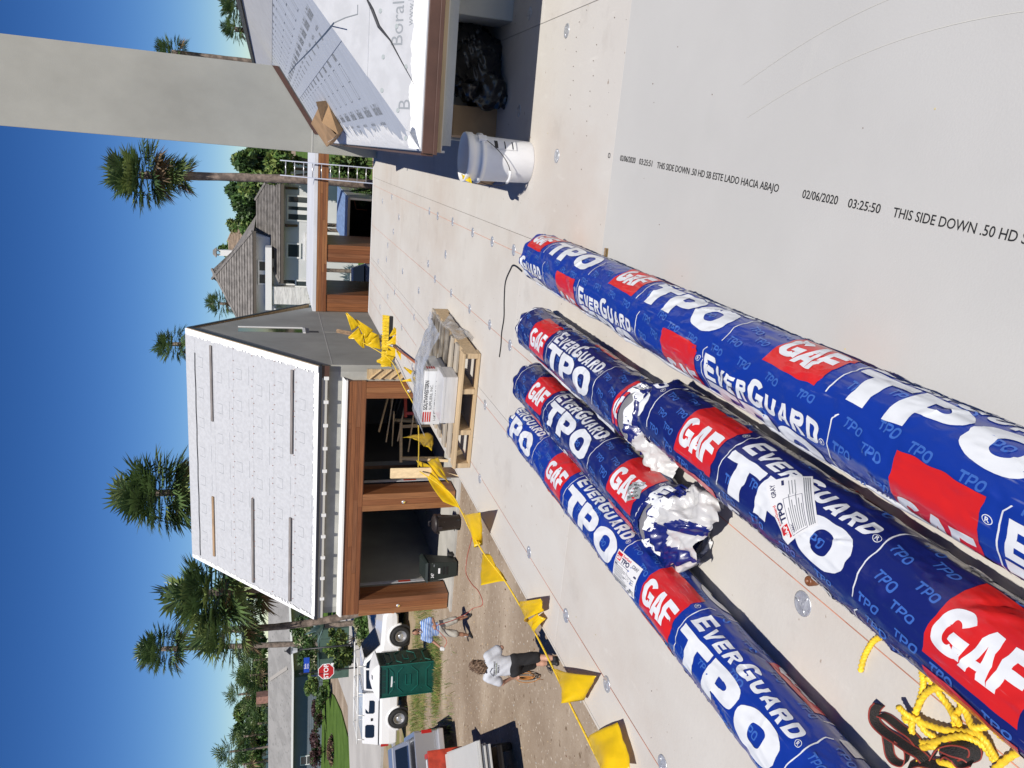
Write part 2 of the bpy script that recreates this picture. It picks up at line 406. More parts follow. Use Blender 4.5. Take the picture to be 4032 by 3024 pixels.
# ---------------------------------------------------------------- lettering: glyph triangles in 2D
_txt = {}
def text2d(body, size=1.0, bold=0.0, width=1.0, shear=0.0, align='LEFT', spacing=1.0):
    key = (body, bold, shear, align, spacing)
    if key not in _txt:
        cu = bpy.data.curves.new('glyphs', 'FONT'); cu.body = body; cu.offset = bold; cu.shear = shear
        cu.align_x = align; cu.fill_mode = 'FRONT'; cu.resolution_u = 3; cu.space_character = spacing
        ob = bpy.data.objects.new('glyphs', cu)
        me = bpy.data.meshes.new_from_object(ob)
        v = [(q.co.x, q.co.y) for q in me.vertices]; f = [tuple(p.vertices) for p in me.polygons]
        bpy.data.objects.remove(ob); bpy.data.curves.remove(cu); bpy.data.meshes.remove(me)
        _txt[key] = (v, f)
    v, f = _txt[key]
    return [(x * size * width, y * size) for x, y in v], f
def text_w(body, size=1.0, bold=0.0, width=1.0, **k):
    v, f = text2d(body, size, bold, width, **k)
    return max(x for x, y in v) if v else 0
def put_text(mb, body, size, fn, mi=0, **k):
    """fn(x, y) -> 3D point"""
    v, f = text2d(body, size, **k)
    if v: mb.add([fn(x, y) for x, y in v], f, mi)
def cut2d(v, f, step):
    bm = bmesh.new()
    bv = [bm.verts.new((x, y, 0)) for x, y in v]
    for q in f:
        try: bm.faces.new([bv[i] for i in q])
        except ValueError: pass
    xs = [q[0] for q in v]; ys = [q[1] for q in v]
    for ax, lo, hi in ((0, min(xs), max(xs)), (1, min(ys), max(ys))):
        n = int((hi - lo) / step)
        for i in range(1, n + 1):
            co = [0, 0, 0]; no = [0, 0, 0]; co[ax] = lo + i * (hi - lo) / (n + 1); no[ax] = 1
            bmesh.ops.bisect_plane(bm, geom=bm.verts[:] + bm.edges[:] + bm.faces[:], plane_co=co, plane_no=no)
    bm.verts.index_update()
    vo = [(q.co.x, q.co.y) for q in bm.verts]; fo = [tuple(x.index for x in q.verts) for q in bm.faces]
    bm.free()
    return vo, fo

# ---------------------------------------------------------------- smooth value noise for shapes
_rng = np.random.RandomState(3)
_tab = _rng.rand(64, 64)
def vn(x, y):
    xi, yi = math.floor(x), math.floor(y); fx, fy = x - xi, y - yi
    fx = fx * fx * (3 - 2 * fx); fy = fy * fy * (3 - 2 * fy)
    a = _tab[xi & 63, yi & 63]; b = _tab[(xi + 1) & 63, yi & 63]; c = _tab[xi & 63, (yi + 1) & 63]; d = _tab[(xi + 1) & 63, (yi + 1) & 63]
    return (a + (b - a) * fx) * (1 - fy) + (c + (d - c) * fx) * fy - 0.5
# ---------------------------------------------------------------- surface nets: one continuous skin round tapered limbs
def sdf_mesh(caps, h=0.012, k=0.03, disp=None):
    """caps: (a, b, ra, rb[, squash]) -> verts, quads of the smooth union"""
    P = []
    for c in caps: P += [np.array(c[0], float), np.array(c[1], float)]
    rm = max(max(c[2], c[3]) for c in caps) + 3 * h
    lo = np.min(P, 0) - rm; hi = np.max(P, 0) + rm
    n = np.ceil((hi - lo) / h).astype(int) + 1
    gx, gy, gz = np.meshgrid(*[lo[i] + h * np.arange(n[i]) for i in range(3)], indexing='ij')
    G = np.stack([gx, gy, gz], -1)
    D = None
    for c in caps:
        a, b, ra, rb = np.array(c[0], float), np.array(c[1], float), c[2], c[3]
        sq = c[4] if len(c) > 4 else None
        ab = b - a; L2 = max(ab @ ab, 1e-9)
        t = np.clip(((G - a) @ ab) / L2, 0, 1)
        q = G - a - t[..., None] * ab
        if sq is not None: q = q / np.array(sq)
        d = np.linalg.norm(q, axis=-1) - (ra + (rb - ra) * t)
        if D is None: D = d
        else:
            hh = np.clip(0.5 + 0.5 * (D - d) / k, 0, 1)
            D = D * (1 - hh) + d * hh - k * hh * (1 - hh)
    if disp is not None: D = D + disp(G)
    s = D < 0
    sh = [m - 1 for m in D.shape]
    acc = np.zeros(sh + [3]); cnt = np.zeros(sh)
    corners = [(i, j, l) for i in (0, 1) for j in (0, 1) for l in (0, 1)]
    def sl_(A, c): return A[c[0]:c[0] + sh[0], c[1]:c[1] + sh[1], c[2]:c[2] + sh[2]]
    for c1 in corners:
        for ax in range(3):
            if c1[ax] == 0:
                c2 = list(c1); c2[ax] = 1; c2 = tuple(c2)
                d1, d2 = sl_(D, c1), sl_(D, c2)
                x = (d1 < 0) != (d2 < 0)
                t = np.where(x, d1 / np.where(np.abs(d1 - d2) < 1e-12, 1, d1 - d2), 0)
                for m_ in range(3):
                    base = c1[m_] + (t if m_ == ax else 0)
                    acc[..., m_] += np.where(x, base, 0)
                cnt += x
    use = cnt > 0
    idx = -np.ones(sh, int); ii = np.argwhere(use); idx[use] = np.arange(len(ii))
    vs = lo + h * (ii + acc[use] / cnt[use][:, None])
    F = []
    for ax in range(3):
        o1, o2 = [(1, 2), (2, 0), (0, 1)][ax]
        a = [slice(None)] * 3; a[ax] = slice(0, -1); b = [slice(None)] * 3; b[ax] = slice(1, None)
        e = s[tuple(a)] != s[tuple(b)]
        for p in np.argwhere(e):
            if p[o1] == 0 or p[o2] == 0 or p[o1] >= sh[o1] or p[o2] >= sh[o2]: continue
            q = []
            for d1, d2 in ((-1, -1), (0, -1), (0, 0), (-1, 0)):
                r = p.copy(); r[o1] += d1; r[o2] += d2; q.append(idx[tuple(r)])
            if min(q) < 0: continue
            F.append(tuple(q) if s[tuple(p)] else tuple(q[::-1]))
    return [tuple(v) for v in vs], F
# ================================================================ the setting: ground, lawn, street
def big_ground():
    m = mat('dirt', (0.36, 0.29, 0.22), 0.95, col2=(0.26, 0.20, 0.145), vscale=0.35, mix_lo=0.35, mix_hi=0.62, detail=8, bump=0.5, bscale=6, spec=0.1)
    N, L = m.node_tree.nodes, m.node_tree.links
    b = N['Principled BSDF']; src = b.inputs['Base Color'].links[0].from_socket
    tc = [n for n in N if n.type == 'TEX_COORD'][0]
    for sc, th, wd, col, st in ((0.55, 0.62, 0.12, (0.46, 0.38, 0.29), (0.55, 1.3, 1)), (9.0, 0.66, 0.05, (0.60, 0.53, 0.44), (1, 1, 1)),
                                (5.0, 0.67, 0.05, (0.16, 0.115, 0.075), (1, 1, 1)), (24.0, 0.64, 0.06, (0.27, 0.19, 0.12), (1, 1, 1))):
        mp = N.new('ShaderNodeMapping'); mp.inputs['Scale'].default_value = st; L.new(tc.outputs['Object'], mp.inputs[0])
        nz = N.new('ShaderNodeTexNoise'); nz.inputs['Scale'].default_value = sc; nz.inputs['Detail'].default_value = 6; L.new(mp.outputs[0], nz.inputs['Vector'])
        mr = N.new('ShaderNodeMapRange'); mr.inputs['From Min'].default_value = th - wd; mr.inputs['From Max'].default_value = th + wd; L.new(nz.outputs['Fac'], mr.inputs['Value'])
        mm = N.new('ShaderNodeMix'); mm.data_type = 'RGBA'; L.new(mr.outputs[0], mm.inputs[0]); L.new(src, mm.inputs[6]); mm.inputs[7].default_value = (*col, 1)
        src = mm.outputs[2]
    L.new(src, b.inputs['Base Color'])
    mb = MB(); mb.poly([(-900, -300, 0), (900, -300, 0), (900, 1500, 0), (-900, 1500, 0)])
    mb.build('ground', 'dirt', kind='structure')
big_ground()
mat('lawn_green', (0.10, 0.17, 0.035), 0.95, col2=(0.065, 0.12, 0.022), vscale=0.5, bump=0.8, bscale=30, spec=0.1)
mat('patchy', (0.20, 0.19, 0.075), 0.95, col2=(0.36, 0.28, 0.19), vscale=0.55, mix_lo=0.42, mix_hi=0.56, detail=8, bump=0.7, bscale=18, spec=0.1)
mat('mulch', (0.16, 0.085, 0.05), 0.95, var=0.3, vscale=3, bump=0.6, bscale=14)
mat('paver', (0.33, 0.27, 0.24), 0.9, var=0.12, vscale=1.5)
def sheet(name, pts, z, m):
    mb = MB(); mb.slab([(p[0], p[1], -0.05) for p in pts], (0, 0, z + 0.05)); return mb.build(name, m, kind='structure')
# rough verge between the lot and the street, then the concrete street, then the lawns beyond
sheet('verge', [(-60, 20.5), (-33, 22.8), (-20, 24.3), (-15.5, 24.0), (-14.6, 27.0), (-14.6, 34.0), (-26, 33.0), (-60, 31.5)], 0.012, 'patchy')
sheet('street', [(-120, 30.5), (-60, 32.2), (-26, 33.4), (-14.0, 34.8), (30, 42.0), (80, 50.0), (80, 57.5), (20, 48.5), (-14, 41.5), (-24, 41.0), (-30, 45), (-38.5, 62), (-46, 61.0), (-41, 50), (-50, 45.5), (-120, 46)], 0.024, 'street')
sheet('kerb', [(-60, 31.9), (-26, 33.1), (-14.0, 34.5), (-14.0, 34.8), (-26, 33.4), (-60, 32.2)], 0.13, 'concrete')
sheet('lawn', [(-34, 50), (-29, 44.2), (-14, 44.2), (20, 51), (80, 60), (140, 200), (-140, 200), (-160, 70), (-60, 66), (-44, 66)], 0.016, 'lawn_green')
sheet('lawn_island', [onz(1378, 3060, 0.03), onz(1372, 2900, 0.03), onz(1345, 2800, 0.03), onz(1318, 2740, 0.03), onz(1298, 2722, 0.03), onz(1287, 2760, 0.03), onz(1291, 2900, 0.03), onz(1294, 3060, 0.03)], 0.10, 'lawn_green')
sheet('driveway', [(-14, 38.5), (-2, 33.5), (7, 33.5), (9, 44), (-6, 44)], 0.028, 'paver')
# chips of stucco, wood and grit all over the lot: nobody could count them
def litter():
    mb = MB(); rr = random.Random(11)
    for i in range(1300):
        x, y = rr.uniform(-24, -3.5), rr.uniform(4, 24)
        a = rr.uniform(0, 2 * PI); l = rr.uniform(0.01, 0.05); wd = l * rr.uniform(0.2, 0.8); h = rr.uniform(0.004, 0.02)
        mb.box((x, y, h / 2), (l, wd, h), rz=a, mi=rr.choice([0, 0, 1, 2]))
    mb.build('grit', ['concrete', 'pine', 'mulch'], kind='stuff')
litter()
mat('blade', (0.12, 0.19, 0.04), 0.8, var=0.35, vscale=2.0)
mat('blade_dry', (0.33, 0.27, 0.11), 0.85, var=0.3, vscale=2.0)
def grass(name, spots, mats, seed, h=(0.08, 0.25)):
    mb = MB(); rr = random.Random(seed)
    for (x0, y0, rx, ry, n) in spots:
        for i in range(n):
            x = rr.gauss(x0, rx); y = rr.gauss(y0, ry); a = rr.uniform(0, 2 * PI); hh = rr.uniform(*h); le = rr.uniform(0, hh * 0.7)
            d = Vector((math.cos(a), math.sin(a), 0)); s_ = Vector((-d.y, d.x, 0)) * 0.006; p = Vector((x, y, 0))
            mb.add([p - s_, p + s_, p + d * le * 0.4 + Vector((0, 0, hh * 0.6)) + s_ * 0.7, p + d * le + Vector((0, 0, hh))], [(0, 1, 2, 3)], rr.randrange(len(mats)))
    o = mb.build(name, mats, kind='stuff'); return o
grass('grass', [(-17.9, 22.3, 0.7, 0.25, 1500), (-16.9, 23.3, 0.3, 0.5, 900), (-17.2, 22.6, 0.5, 0.3, 700), (-16.3, 25.2, 0.8, 0.8, 900), (-20, 25.6, 2.2, 0.35, 1600),
                (-22.5, 25.4, 2.0, 0.5, 1500), (-21.0, 24.0, 1.6, 0.25, 700), (-15.3, 24.8, 0.5, 0.6, 600), (-18.5, 20.5, 1.2, 0.5, 260)], ['blade', 'blade', 'blade_dry'], 5)

# ================================================================ the roof deck we stand on
deck = MB().span(-2.57, 9.0, -5.0, 12.35, 3.62, 4.086).build('roof_deck', 'stucco_wall', kind='structure')
MB().span(-2.35, 8.8, -4.8, 12.1, -0.1, 3.62).build('wall', 'stucco_wall', deck)
MB().span(-2.590, -2.574, -5.0, 12.37, 3.96, 4.098).build('edge_flashing', 'board_old', deck, bevel=0.004)
MB().span(-2.574, 9.0, 12.354, 12.39, 3.96, 4.102).build('edge_flashing', 'white_metal', deck, bevel=0.004)
# gypsum cover boards, each laid with a small gap
bw, bl = 1.22, 2.44
rb = random.Random(4)
col = 0
for k in range(-2, 8):
    x0 = -0.45 + bw * k; x1 = x0 + bw
    y = 3.40 - 2 * bl - bl * 2 + (bl / 2 if k % 2 else 0)
    while y < 12.35:
        a0, a1, b0, b1 = max(x0, -2.568), min(x1, 9.0), max(y, -5.0), min(y + bl, 12.35)
        y += bl
        if a1 - a0 < 0.02 or b1 - b0 < 0.02 or x0 > 3: continue
        fresh = (k == 0 and abs(b1 - 3.40) < 0.01)
        g = 0.0014
        mb = MB(); mb.span(a0 + g, a1 - g, b0 + g, b1 - g, 4.088, 4.1 + (0.002 if fresh else rb.uniform(-0.0006, 0.0006)))
        o = mb.build('gypsum_board', 'board_new' if fresh else rb.choice(['board_old', 'board_aged']), deck, bevel=0.0012, seg=1)
        if fresh:
            fresh_board = o
            o['label'] = 'clean pale grey board with black printed line'
# the printed line on the fresh board: reads from far to near
mb = MB()
def board_text(body, a, b, h=0.034):
    a, b = onz(*a, 4.1034), onz(*b, 4.1034); w_ = text_w(body, 1.0, bold=0.008); d = (b - a); up_ = Vector((-d.y, d.x, 0)).normalized()
    put_text(mb, body, 1.0, lambda u, v: a + d * (u / w_) + up_ * v * h, bold=0.008)
board_text('02/06/2020', (2440, 632), (2500, 643))
board_text('03:25:51', (2515, 646), (2566, 656))
board_text('THIS SIDE DOWN .50 HD SB ESTE LADO HACIA ABAJO', (2585, 661), (3063, 757))
board_text('02/06/2020', (3156, 778), (3295, 806))
board_text('03:25:50', (3335, 815), (3462, 841))
board_text('THIS SIDE DOWN .50 HD S', (3512, 853), (4040, 962))
put_text(mb, 'O', 0.034, lambda u, v: onz(2392, 622, 4.1034) + Vector((v, -u, 0)))
mb.build('printed_line', 'ink', fresh_board)
mb = MB()
for off in (0.0, 0.14):
    pts = [Vector((0.36 + off * 0.75 + 0.05 * math.sin(t * 3.0) - 0.16 * (1 - t) ** 2, 2.35 - 1.25 * t + off * 0.4, 4.1032)) for t in [i / 24 for i in range(25)]]
    for a, b in zip(pts[:-1], pts[1:]):
        mb.beam(a, b, 0.0012, 0.0002)
mb.build('scuff', mat('scuff', (0.62, 0.61, 0.55), 0.9), fresh_board)
# chalk lines
mb = MB()
for x, y0, y1 in ((-0.565, 4.0, 12.3), (-1.165, 4.1, 12.3), (-1.745, 2.2, 12.3), (-2.30, 1.0, 12.3), (-1.13, 0.6, 2.3), (-2.02, 8, 12.3)):
    mb.span(x - 0.0016, x + 0.0016, y0, y1, 4.1012, 4.1018)
mb.build('chalk_line', 'chalk', deck)
# insulation fastener plates with their screws
mb = MB()
mb.lathe([(0.038, 0.0), (0.0385, 0.0016), (0.0345, 0.0030), (0.031, 0.0012), (0.027, 0.0008), (0.016, 0.0026), (0.013, 0.0042), (0.0105, 0.0040), (0.0075, 0.0022), (0.0045, 0.002), (0.0035, 0.0034), (0.0005, 0.0034)], 20)
for a in (0, 2.1, 4.2): mb.beam((0.015 * math.cos(a), 0.015 * math.sin(a), 0.002), (0.032 * math.cos(a), 0.032 * math.sin(a), 0.002), 0.004, 0.003)
plate = mb.build('fastener_plate', 'zinc', deck, smooth=True)
spots = [(-1.18, 1.64), (-2.31, 2.75), (-2.30, 3.30), (-2.28, 3.95), (-2.27, 2.20), (-1.73, 4.57), (-1.17, 4.70), (-0.56, 4.80), (-0.57, 5.33), (-0.57, 5.91), (-0.56, 6.64), (-0.57, 7.29),
         (-0.56, 7.71), (-1.15, 5.22), (-1.16, 5.83), (-1.16, 6.51), (-0.87, 6.84), (-1.16, 7.24), (-1.07, 7.62), (-1.75, 8.24), (-1.42, 8.05), (-2.05, 9.03), (0.68, 4.20), (0.04, 4.16), (-2.32, 5.15),
         (-1.74, 5.17), (-1.02, 10.04), (-1.25, 10.48), (-1.45, 10.56), (-0.80, 9.63), (-1.39, 9.16), (-1.91, 10.28), (0.30, 4.95), (0.86, 4.9), (-0.72, 11.2), (-1.6, 11.4), (-2.2, 11.0), (-2.3, 8.2), (-1.74, 9.7), (-0.6, 10.3)]
rp = random.Random(2)
for i, (x, y) in enumerate(spots):
    o = plate if i == 0 else copy_part(plate, deck)
    o.location = (x, y, 4.1004); o.rotation_euler = (0, 0, rp.uniform(0, 6))
# tufts of torn paper, glue spots and nail marks on the boards
mb = MB(); rr = random.Random(21)
for i in range(200):
    x, y = rr.uniform(-2.5, 1.2), rr.uniform(1.0, 12)
    r = rr.uniform(0.0008, 0.0022)
    mb.box((x, y, 4.1028), (r * 2, r * rr.uniform(1, 3), 0.0012), rz=rr.uniform(0, 3), mi=rr.choice([0, 0, 1]))
for yy in (3.75, 4.02):
    for i in range(7): mb.box((0.12 + 0.07 * i + (yy - 3.7) * 0.5, yy + 0.02 * (i % 2), 4.1026), (0.004, 0.006, 0.001), mi=0)
mb.build('specks', [mat('speck_brown', (0.13, 0.085, 0.05), 0.9), mat('speck_yellow', (0.6, 0.5, 0.22), 0.9)], deck, kind='stuff')
# ================================================================ film-wrapped rolls of roofing membrane
PER, BOX, ROWH = 1.05, 0.222, 0.225
_cut = {}
def cached(key, fn):
    if key not in _cut: _cut[key] = cut2d(*fn(), 0.0115)
    return _cut[key]
def rect2d(w_, h_): return [(0, 0), (w_, 0), (w_, h_), (0, h_)], [(0, 1, 2, 3)]
def line2d(w_, h_): return [(0, 0), (w_, 0), (w_, h_), (0, h_)], [(0, 1, 2, 3)]
def fit(body, w_, h_, bold, shear=0.0):
    v, f = text2d(body, 1.0, bold=bold, shear=shear)
    x0, x1 = min(p[0] for p in v), max(p[0] for p in v); y0, y1 = min(p[1] for p in v), max(p[1] for p in v)
    return [((x - x0) / (x1 - x0) * w_, (y - y0) / (y1 - y0) * h_) for x, y in v], f
# ---- heavy block letters drawn as butted pieces in a unit box
def _ring(cx, cy, rxo, ryo, rxi, ryi, a0, a1, n=22, p=2.5):
    V, F = [], []
    def pe(a, rx, ry):
        c_, s_ = math.cos(a), math.sin(a)
        return (cx + rx * math.copysign(abs(c_) ** (2 / p), c_), cy + ry * math.copysign(abs(s_) ** (2 / p), s_))
    for i in range(n + 1):
        a = R(a0 + (a1 - a0) * i / n); V += [pe(a, rxo, ryo), pe(a, rxi, ryi)]
    for i in range(n): F.append((2 * i, 2 * i + 1, 2 * i + 3, 2 * i + 2) if a1 < a0 else (2 * i, 2 * i + 2, 2 * i + 3, 2 * i + 1))
    return V, F
def _join(*ps):
    V, F = [], []
    for v, f in ps:
        k = len(V); V += v; F += [tuple(i + k for i in q) for q in f]
    return V, F
def _rc(x0, y0, x1, y1): return [(x0, y0), (x1, y0), (x1, y1), (x0, y1)], [(0, 1, 2, 3)]
def _pg(*p): return list(p), [tuple(range(len(p)))]
def glyph(ch, sx=0.30, sy=0.24):
    if ch == 'T': return _join(_rc(0, 1 - sy, 1, 1), _rc(0.5 - sx / 2, 0, 0.5 + sx / 2, 1 - sy))
    if ch == 'O': return _ring(0.5, 0.5, 0.5, 0.5, 0.5 - sx * 0.92, 0.5 - sy, 0, 360, 36)
    if ch == 'P': return _join(_rc(0, 0, sx, 1), _rc(sx, 1 - sy, 0.5, 1), _rc(sx, 0.32, 0.5, 0.32 + sy * 0.9), _ring(0.5, 0.66, 0.5, 0.34, 0.5 - sx, 0.34 - sy * 0.95, 90, -90, 14))
    if ch == 'R': return _join(_rc(0, 0, sx, 1), _rc(sx, 1 - sy, 0.5, 1), _rc(sx, 0.40, 0.5, 0.40 + sy * 0.85), _ring(0.5, 0.70, 0.48, 0.30, 0.48 - sx, 0.30 - sy * 0.9, 90, -90, 14), _pg((0.42, 0.397), (0.42 + sx, 0.397), (1.02, 0), (1.0 - sx * 1.05, 0)))
    if ch == 'G': return _join(_ring(0.5, 0.5, 0.5, 0.5, 0.5 - sx, 0.5 - sy, 42, 318, 30), _rc(0.52, 0.34, 0.995, 0.34 + sy * 0.9), _rc(1 - sx * 0.8, 0.10, 0.995, 0.338))
    if ch == 'A':
        xi = lambda y: sx + (0.5 - sx) * (y / 0.72)
        return _join(_pg((0, 0), (sx, 0), (0.5, 0.72), (0.5, 1), (0.34, 1)), _pg((1, 0), (0.66, 1), (0.5, 1), (0.5, 0.72), (1 - sx, 0)), _pg((xi(0.17), 0.17), (1 - xi(0.17), 0.17), (1 - xi(0.36), 0.36), (xi(0.36), 0.36)))
    if ch == 'F': return _join(_rc(0, 0, sx, 1), _rc(sx, 1 - sy, 1, 1), _rc(sx, 0.40, 0.88, 0.40 + sy * 0.9))
    if ch == 'E': return _join(_rc(0, 0, sx, 1), _rc(sx, 1 - sy, 1, 1), _rc(sx, 0.39, 0.9, 0.39 + sy * 0.9), _rc(sx, 0, 1, sy))
    if ch == 'V': return _join(_pg((0, 1), (sx, 1), (0.5, 0.30), (0.5, 0), (0.33, 0)), _pg((1, 1), (0.67, 0), (0.5, 0), (0.5, 0.30), (1 - sx, 1)))
    if ch == 'U': return _join(_rc(0, 0.42, sx, 1), _rc(1 - sx, 0.42, 1, 1), _ring(0.5, 0.42, 0.5, 0.42, 0.5 - sx, 0.42 - sy, 180, 360, 16))
    if ch == 'D': return _join(_rc(0, 0, sx, 1), _rc(sx, 1 - sy, 0.42, 1), _rc(sx, 0, 0.42, sy), _ring(0.42, 0.5, 0.58, 0.5, 0.58 - sx, 0.5 - sy, 90, -90, 16))
def block(word, w_, h_, gap=0.10, shear=0.0, sx=0.32, sy=0.23, small=None):
    """word in block letters fitted to w_ x h_; letters listed in small are small capitals"""
    out = []; x = 0.0
    for i, ch in enumerate(word):
        k = 0.74 if small and i in small else 1.0
        wd = (1.12 if ch in 'OG' else 0.92 if ch in 'EF' else 1.0) * k
        v, f = glyph(ch, sx, sy / (0.9 if k < 1 else 1))
        out.append(([(x + a * wd + shear * b * k, b * k) for a, b in v], f)); x += wd + gap
        if word[i:i + 2] in ('AF', 'GA'): x -= gap * 0.9
    V, F = _join(*out)
    x1 = max(p[0] for p in V); x0 = min(p[0] for p in V)
    return [((a - x0) / (x1 - x0) * w_, b * h_) for a, b in V], F
def bracket():
    V, F = [], []
    for (a, b, c, d) in ((0, 0, 0.004, 0.22), (0.0, 0.22, 0.004, 0.236)):
        n = len(V); V += [(a, b), (c, b), (c + (0.012 if b else 0), d), (a + (0.012 if b else 0), d)]; F.append((n, n + 1, n + 2, n + 3))
    return V, F
def reg2d(r):
    V, F = [], []
    n = 20
    for j in range(n):
        a0, a1 = 2 * PI * j / n, 2 * PI * (j + 1) / n; k = len(V)
        V += [(r * math.cos(a0), r * math.sin(a0)), (r * math.cos(a1), r * math.sin(a1)), (0.85 * r * math.cos(a1), 0.85 * r * math.sin(a1)), (0.85 * r * math.cos(a0), 0.85 * r * math.sin(a0))]
        F.append((k, k + 1, k + 2, k + 3))
    v, f = fit('R', r * 0.85, r * 1.1, 0.02); k = len(V)
    V += [(x - r * 0.42, y - r * 0.55) for x, y in v]; F += [tuple(i + k for i in q) for q in f]
    return V, F
class Roll:
    def __init__(s, label, x3, yf, yn, rad, film, seed, phi0, ybox, italic, dome=0.10, near_open=0.0, lift=0.0, fin=0.0):
        s.R, s.Lg, s.seed, s.dome = rad, yf - yn, seed, dome
        s.t = thing('membrane_roll', label, 'membrane roll', (x3 + 0.02 * (yf - 3.0), yf, DECK + 0.002 + lift), rz=-0.02, group='film-wrapped rolls of roofing membrane lying on the deck')
        rr = random.Random(seed)
        s.folds = [(rr.uniform(0, s.Lg), rr.uniform(-2.2, 2.2), rr.gauss(0.0, 1.2), rr.uniform(0.006, 0.016), rr.choice([-1, 1, 1]) * rr.uniform(0.0018, 0.0056), rr.uniform(0.2, 0.75)) for i in range(int(36 * s.Lg))]
        s.near_open = near_open
        nu, nv = int(s.Lg / 0.012), 96
        mb = MB()
        mb.grid(lambda u, v: s.pt(u * s.Lg, -PI + 2 * PI * v), nu, nv, closed_v=True)
        k = len(mb.v)
        mb.f.append(tuple(range(nv))); mb.m.append(0)
        s.film = mb.build('film_wrap', film, s.t, smooth=True)
        mb = MB()     # the membrane coil showing at the cut near end
        mb.lathe([(rad * 0.93, 0), (rad * 0.95, 0.012), (rad * 0.6, 0.012), (rad * 0.58, 0.004), (rad * 0.32, 0.004), (rad * 0.31, -0.02), (0.002, -0.02)], 32,
                 Matrix.Translation((0, -s.Lg, rad)) @ Matrix.Rotation(PI / 2, 4, 'X'))
        mb.build('coil_end', mat('coil_grey_%d' % seed, (0.25, 0.25, 0.26), 0.5), s.t, smooth=False)
        s.prints = {'film_red': MB(), 'film_white': MB(), 'film_pale': MB()}
        for row in range(3):
            ph = phi0 + row * R(120); st = (yf - ybox) + (0.5 * PER if row % 2 else 0.0)
            a = st
            while a > -0.3: a -= PER
            while a < s.Lg:
                s.prints['film_red'] = MB(); s.prints['film_white'] = MB()
                s.unit(a, ph, italic); a += PER
                for m_, nm in (('film_red', 'red_panel'),):
                    if s.prints[m_].v: s.prints[m_].build(nm, m_, s.t, smooth=True)
        if s.prints['film_pale'].v: s.prints['film_pale'].build('pale_lettering', 'film_pale', s.t, smooth=True, kind='stuff')
        # sealed film edge lying along the foot of the roll
        rr = random.Random(seed + 50)
        wv = [rr.uniform(0, 6) for i in range(4)]
        def fl(u, v):
            q = 0.15 + u * (s.Lg - 0.3)
            p = s.pt(q, R(-66)); d = Vector((math.sin(R(-78)), 0, math.cos(R(-78))))
            out = fin * (0.85 + 0.5 * vn(q * 3, wv[0]) + 0.25 * vn(q * 11, wv[1]))
            return p + d * out * v + Vector((0.003 * math.sin(q * 17 + wv[2]) * v, 0, -0.012 * v * v + 0.004 * math.sin(q * 13 + wv[3]) * v))
        if fin:
            mb = MB(); mb.grid(fl, int(s.Lg / 0.02), 5); mb.build('sealed_edge', 'film_white', s.t, smooth=True)
    def pt(s, q, ph, off=0.0):
        rad = s.R
        d = 0.005 * vn(ph * 1.9 + s.seed, q * 3.1) + 0.004 * vn(ph * 0.8 + 9.3 * s.seed, q * 7) + 0.0035 * vn(ph * 6.1, q * 2.0 + s.seed) - 0.0028 * abs(math.sin(2.3 * ph + q * 5.1 + 3 * vn(q * 2.3, s.seed)))
        for (fs, fp, sl_, wd, am, ln) in s.folds:
            dp = ph - fp
            if abs(dp) > ln: continue
            x = (q - fs - sl_ * dp * rad)
            if abs(x) < 3 * wd: d += am * math.exp(-(x / wd) ** 2) * (1 - (dp / ln) ** 2)
        r = rad - 0.004 + d
        e = s.dome
        if q < e:
            t = 1 - q / e
            r = rad * math.sqrt(max(0.0, 1 - t * t)) * (0.93 + 0.07 * (1 - t)) + d * (1 - t) + 0.010 * t * (1 - t) * 4 * math.sin(9 * ph + s.seed) * 0.8
            r = max(r, 0.004)
        r += off
        z = rad + r * math.cos(ph)
        return Vector((r * math.sin(ph), -q, max(z, 0.0015)))
    def lay(s, matname, key, fn, a, b, ph0, off, rot=0.0, flip=False):
        v, f = cached(key, fn)
        pts = []
        for x, y in v:
            if rot:
                c_, s_ = math.cos(rot), math.sin(rot); x, y = x * c_ - y * s_, x * s_ + y * c_
            q, ph = a + x, ph0 + (b + y) / s.R
            q, ph = q + 0.011 * vn(q * 13 + s.seed, ph * 2.6) + 0.007 * vn(q * 31, ph * 7 + s.seed), ph + 0.085 * vn(q * 9 + 2 * s.seed, ph * 2.1 + 7) + 0.05 * vn(q * 27 + s.seed, ph * 6)
            if q < 0.012 or q > s.Lg - 0.004: q = min(max(q, 0.012), s.Lg - 0.004)
            ph = (ph + PI) % (2 * PI) - PI if not (-PI <= ph <= PI) else ph
            pts.append((q, ph))
        keep = []
        for g in f:
            qs = [pts[i][0] for i in g]; ps = [pts[i][1] for i in g]
            if max(qs) - min(qs) < 1e-6 or max(ps) - min(ps) > 2 or max(abs(p) for p in ps) > 2.75: continue
            keep.append(g)
        if keep:
            if matname == 'film_white': s.prints['film_white'] = MB()
            used = sorted(set(i for g in keep for i in g)); mp = {i: n for n, i in enumerate(used)}
            s.prints[matname].add([s.pt(*pts[i], off) for i in used], [tuple(mp[i] for i in g) for g in keep])
            if matname == 'film_white':
                nm = {'gaf': 'brand_lettering', 'reg': 'registered_mark', 'brk': 'border_line', 'evi': 'series_lettering', 'evs': 'series_lettering'}.get(key, 'product_lettering')
                s.prints[matname].build(nm, matname, s.t, smooth=True); s.prints[matname] = MB()
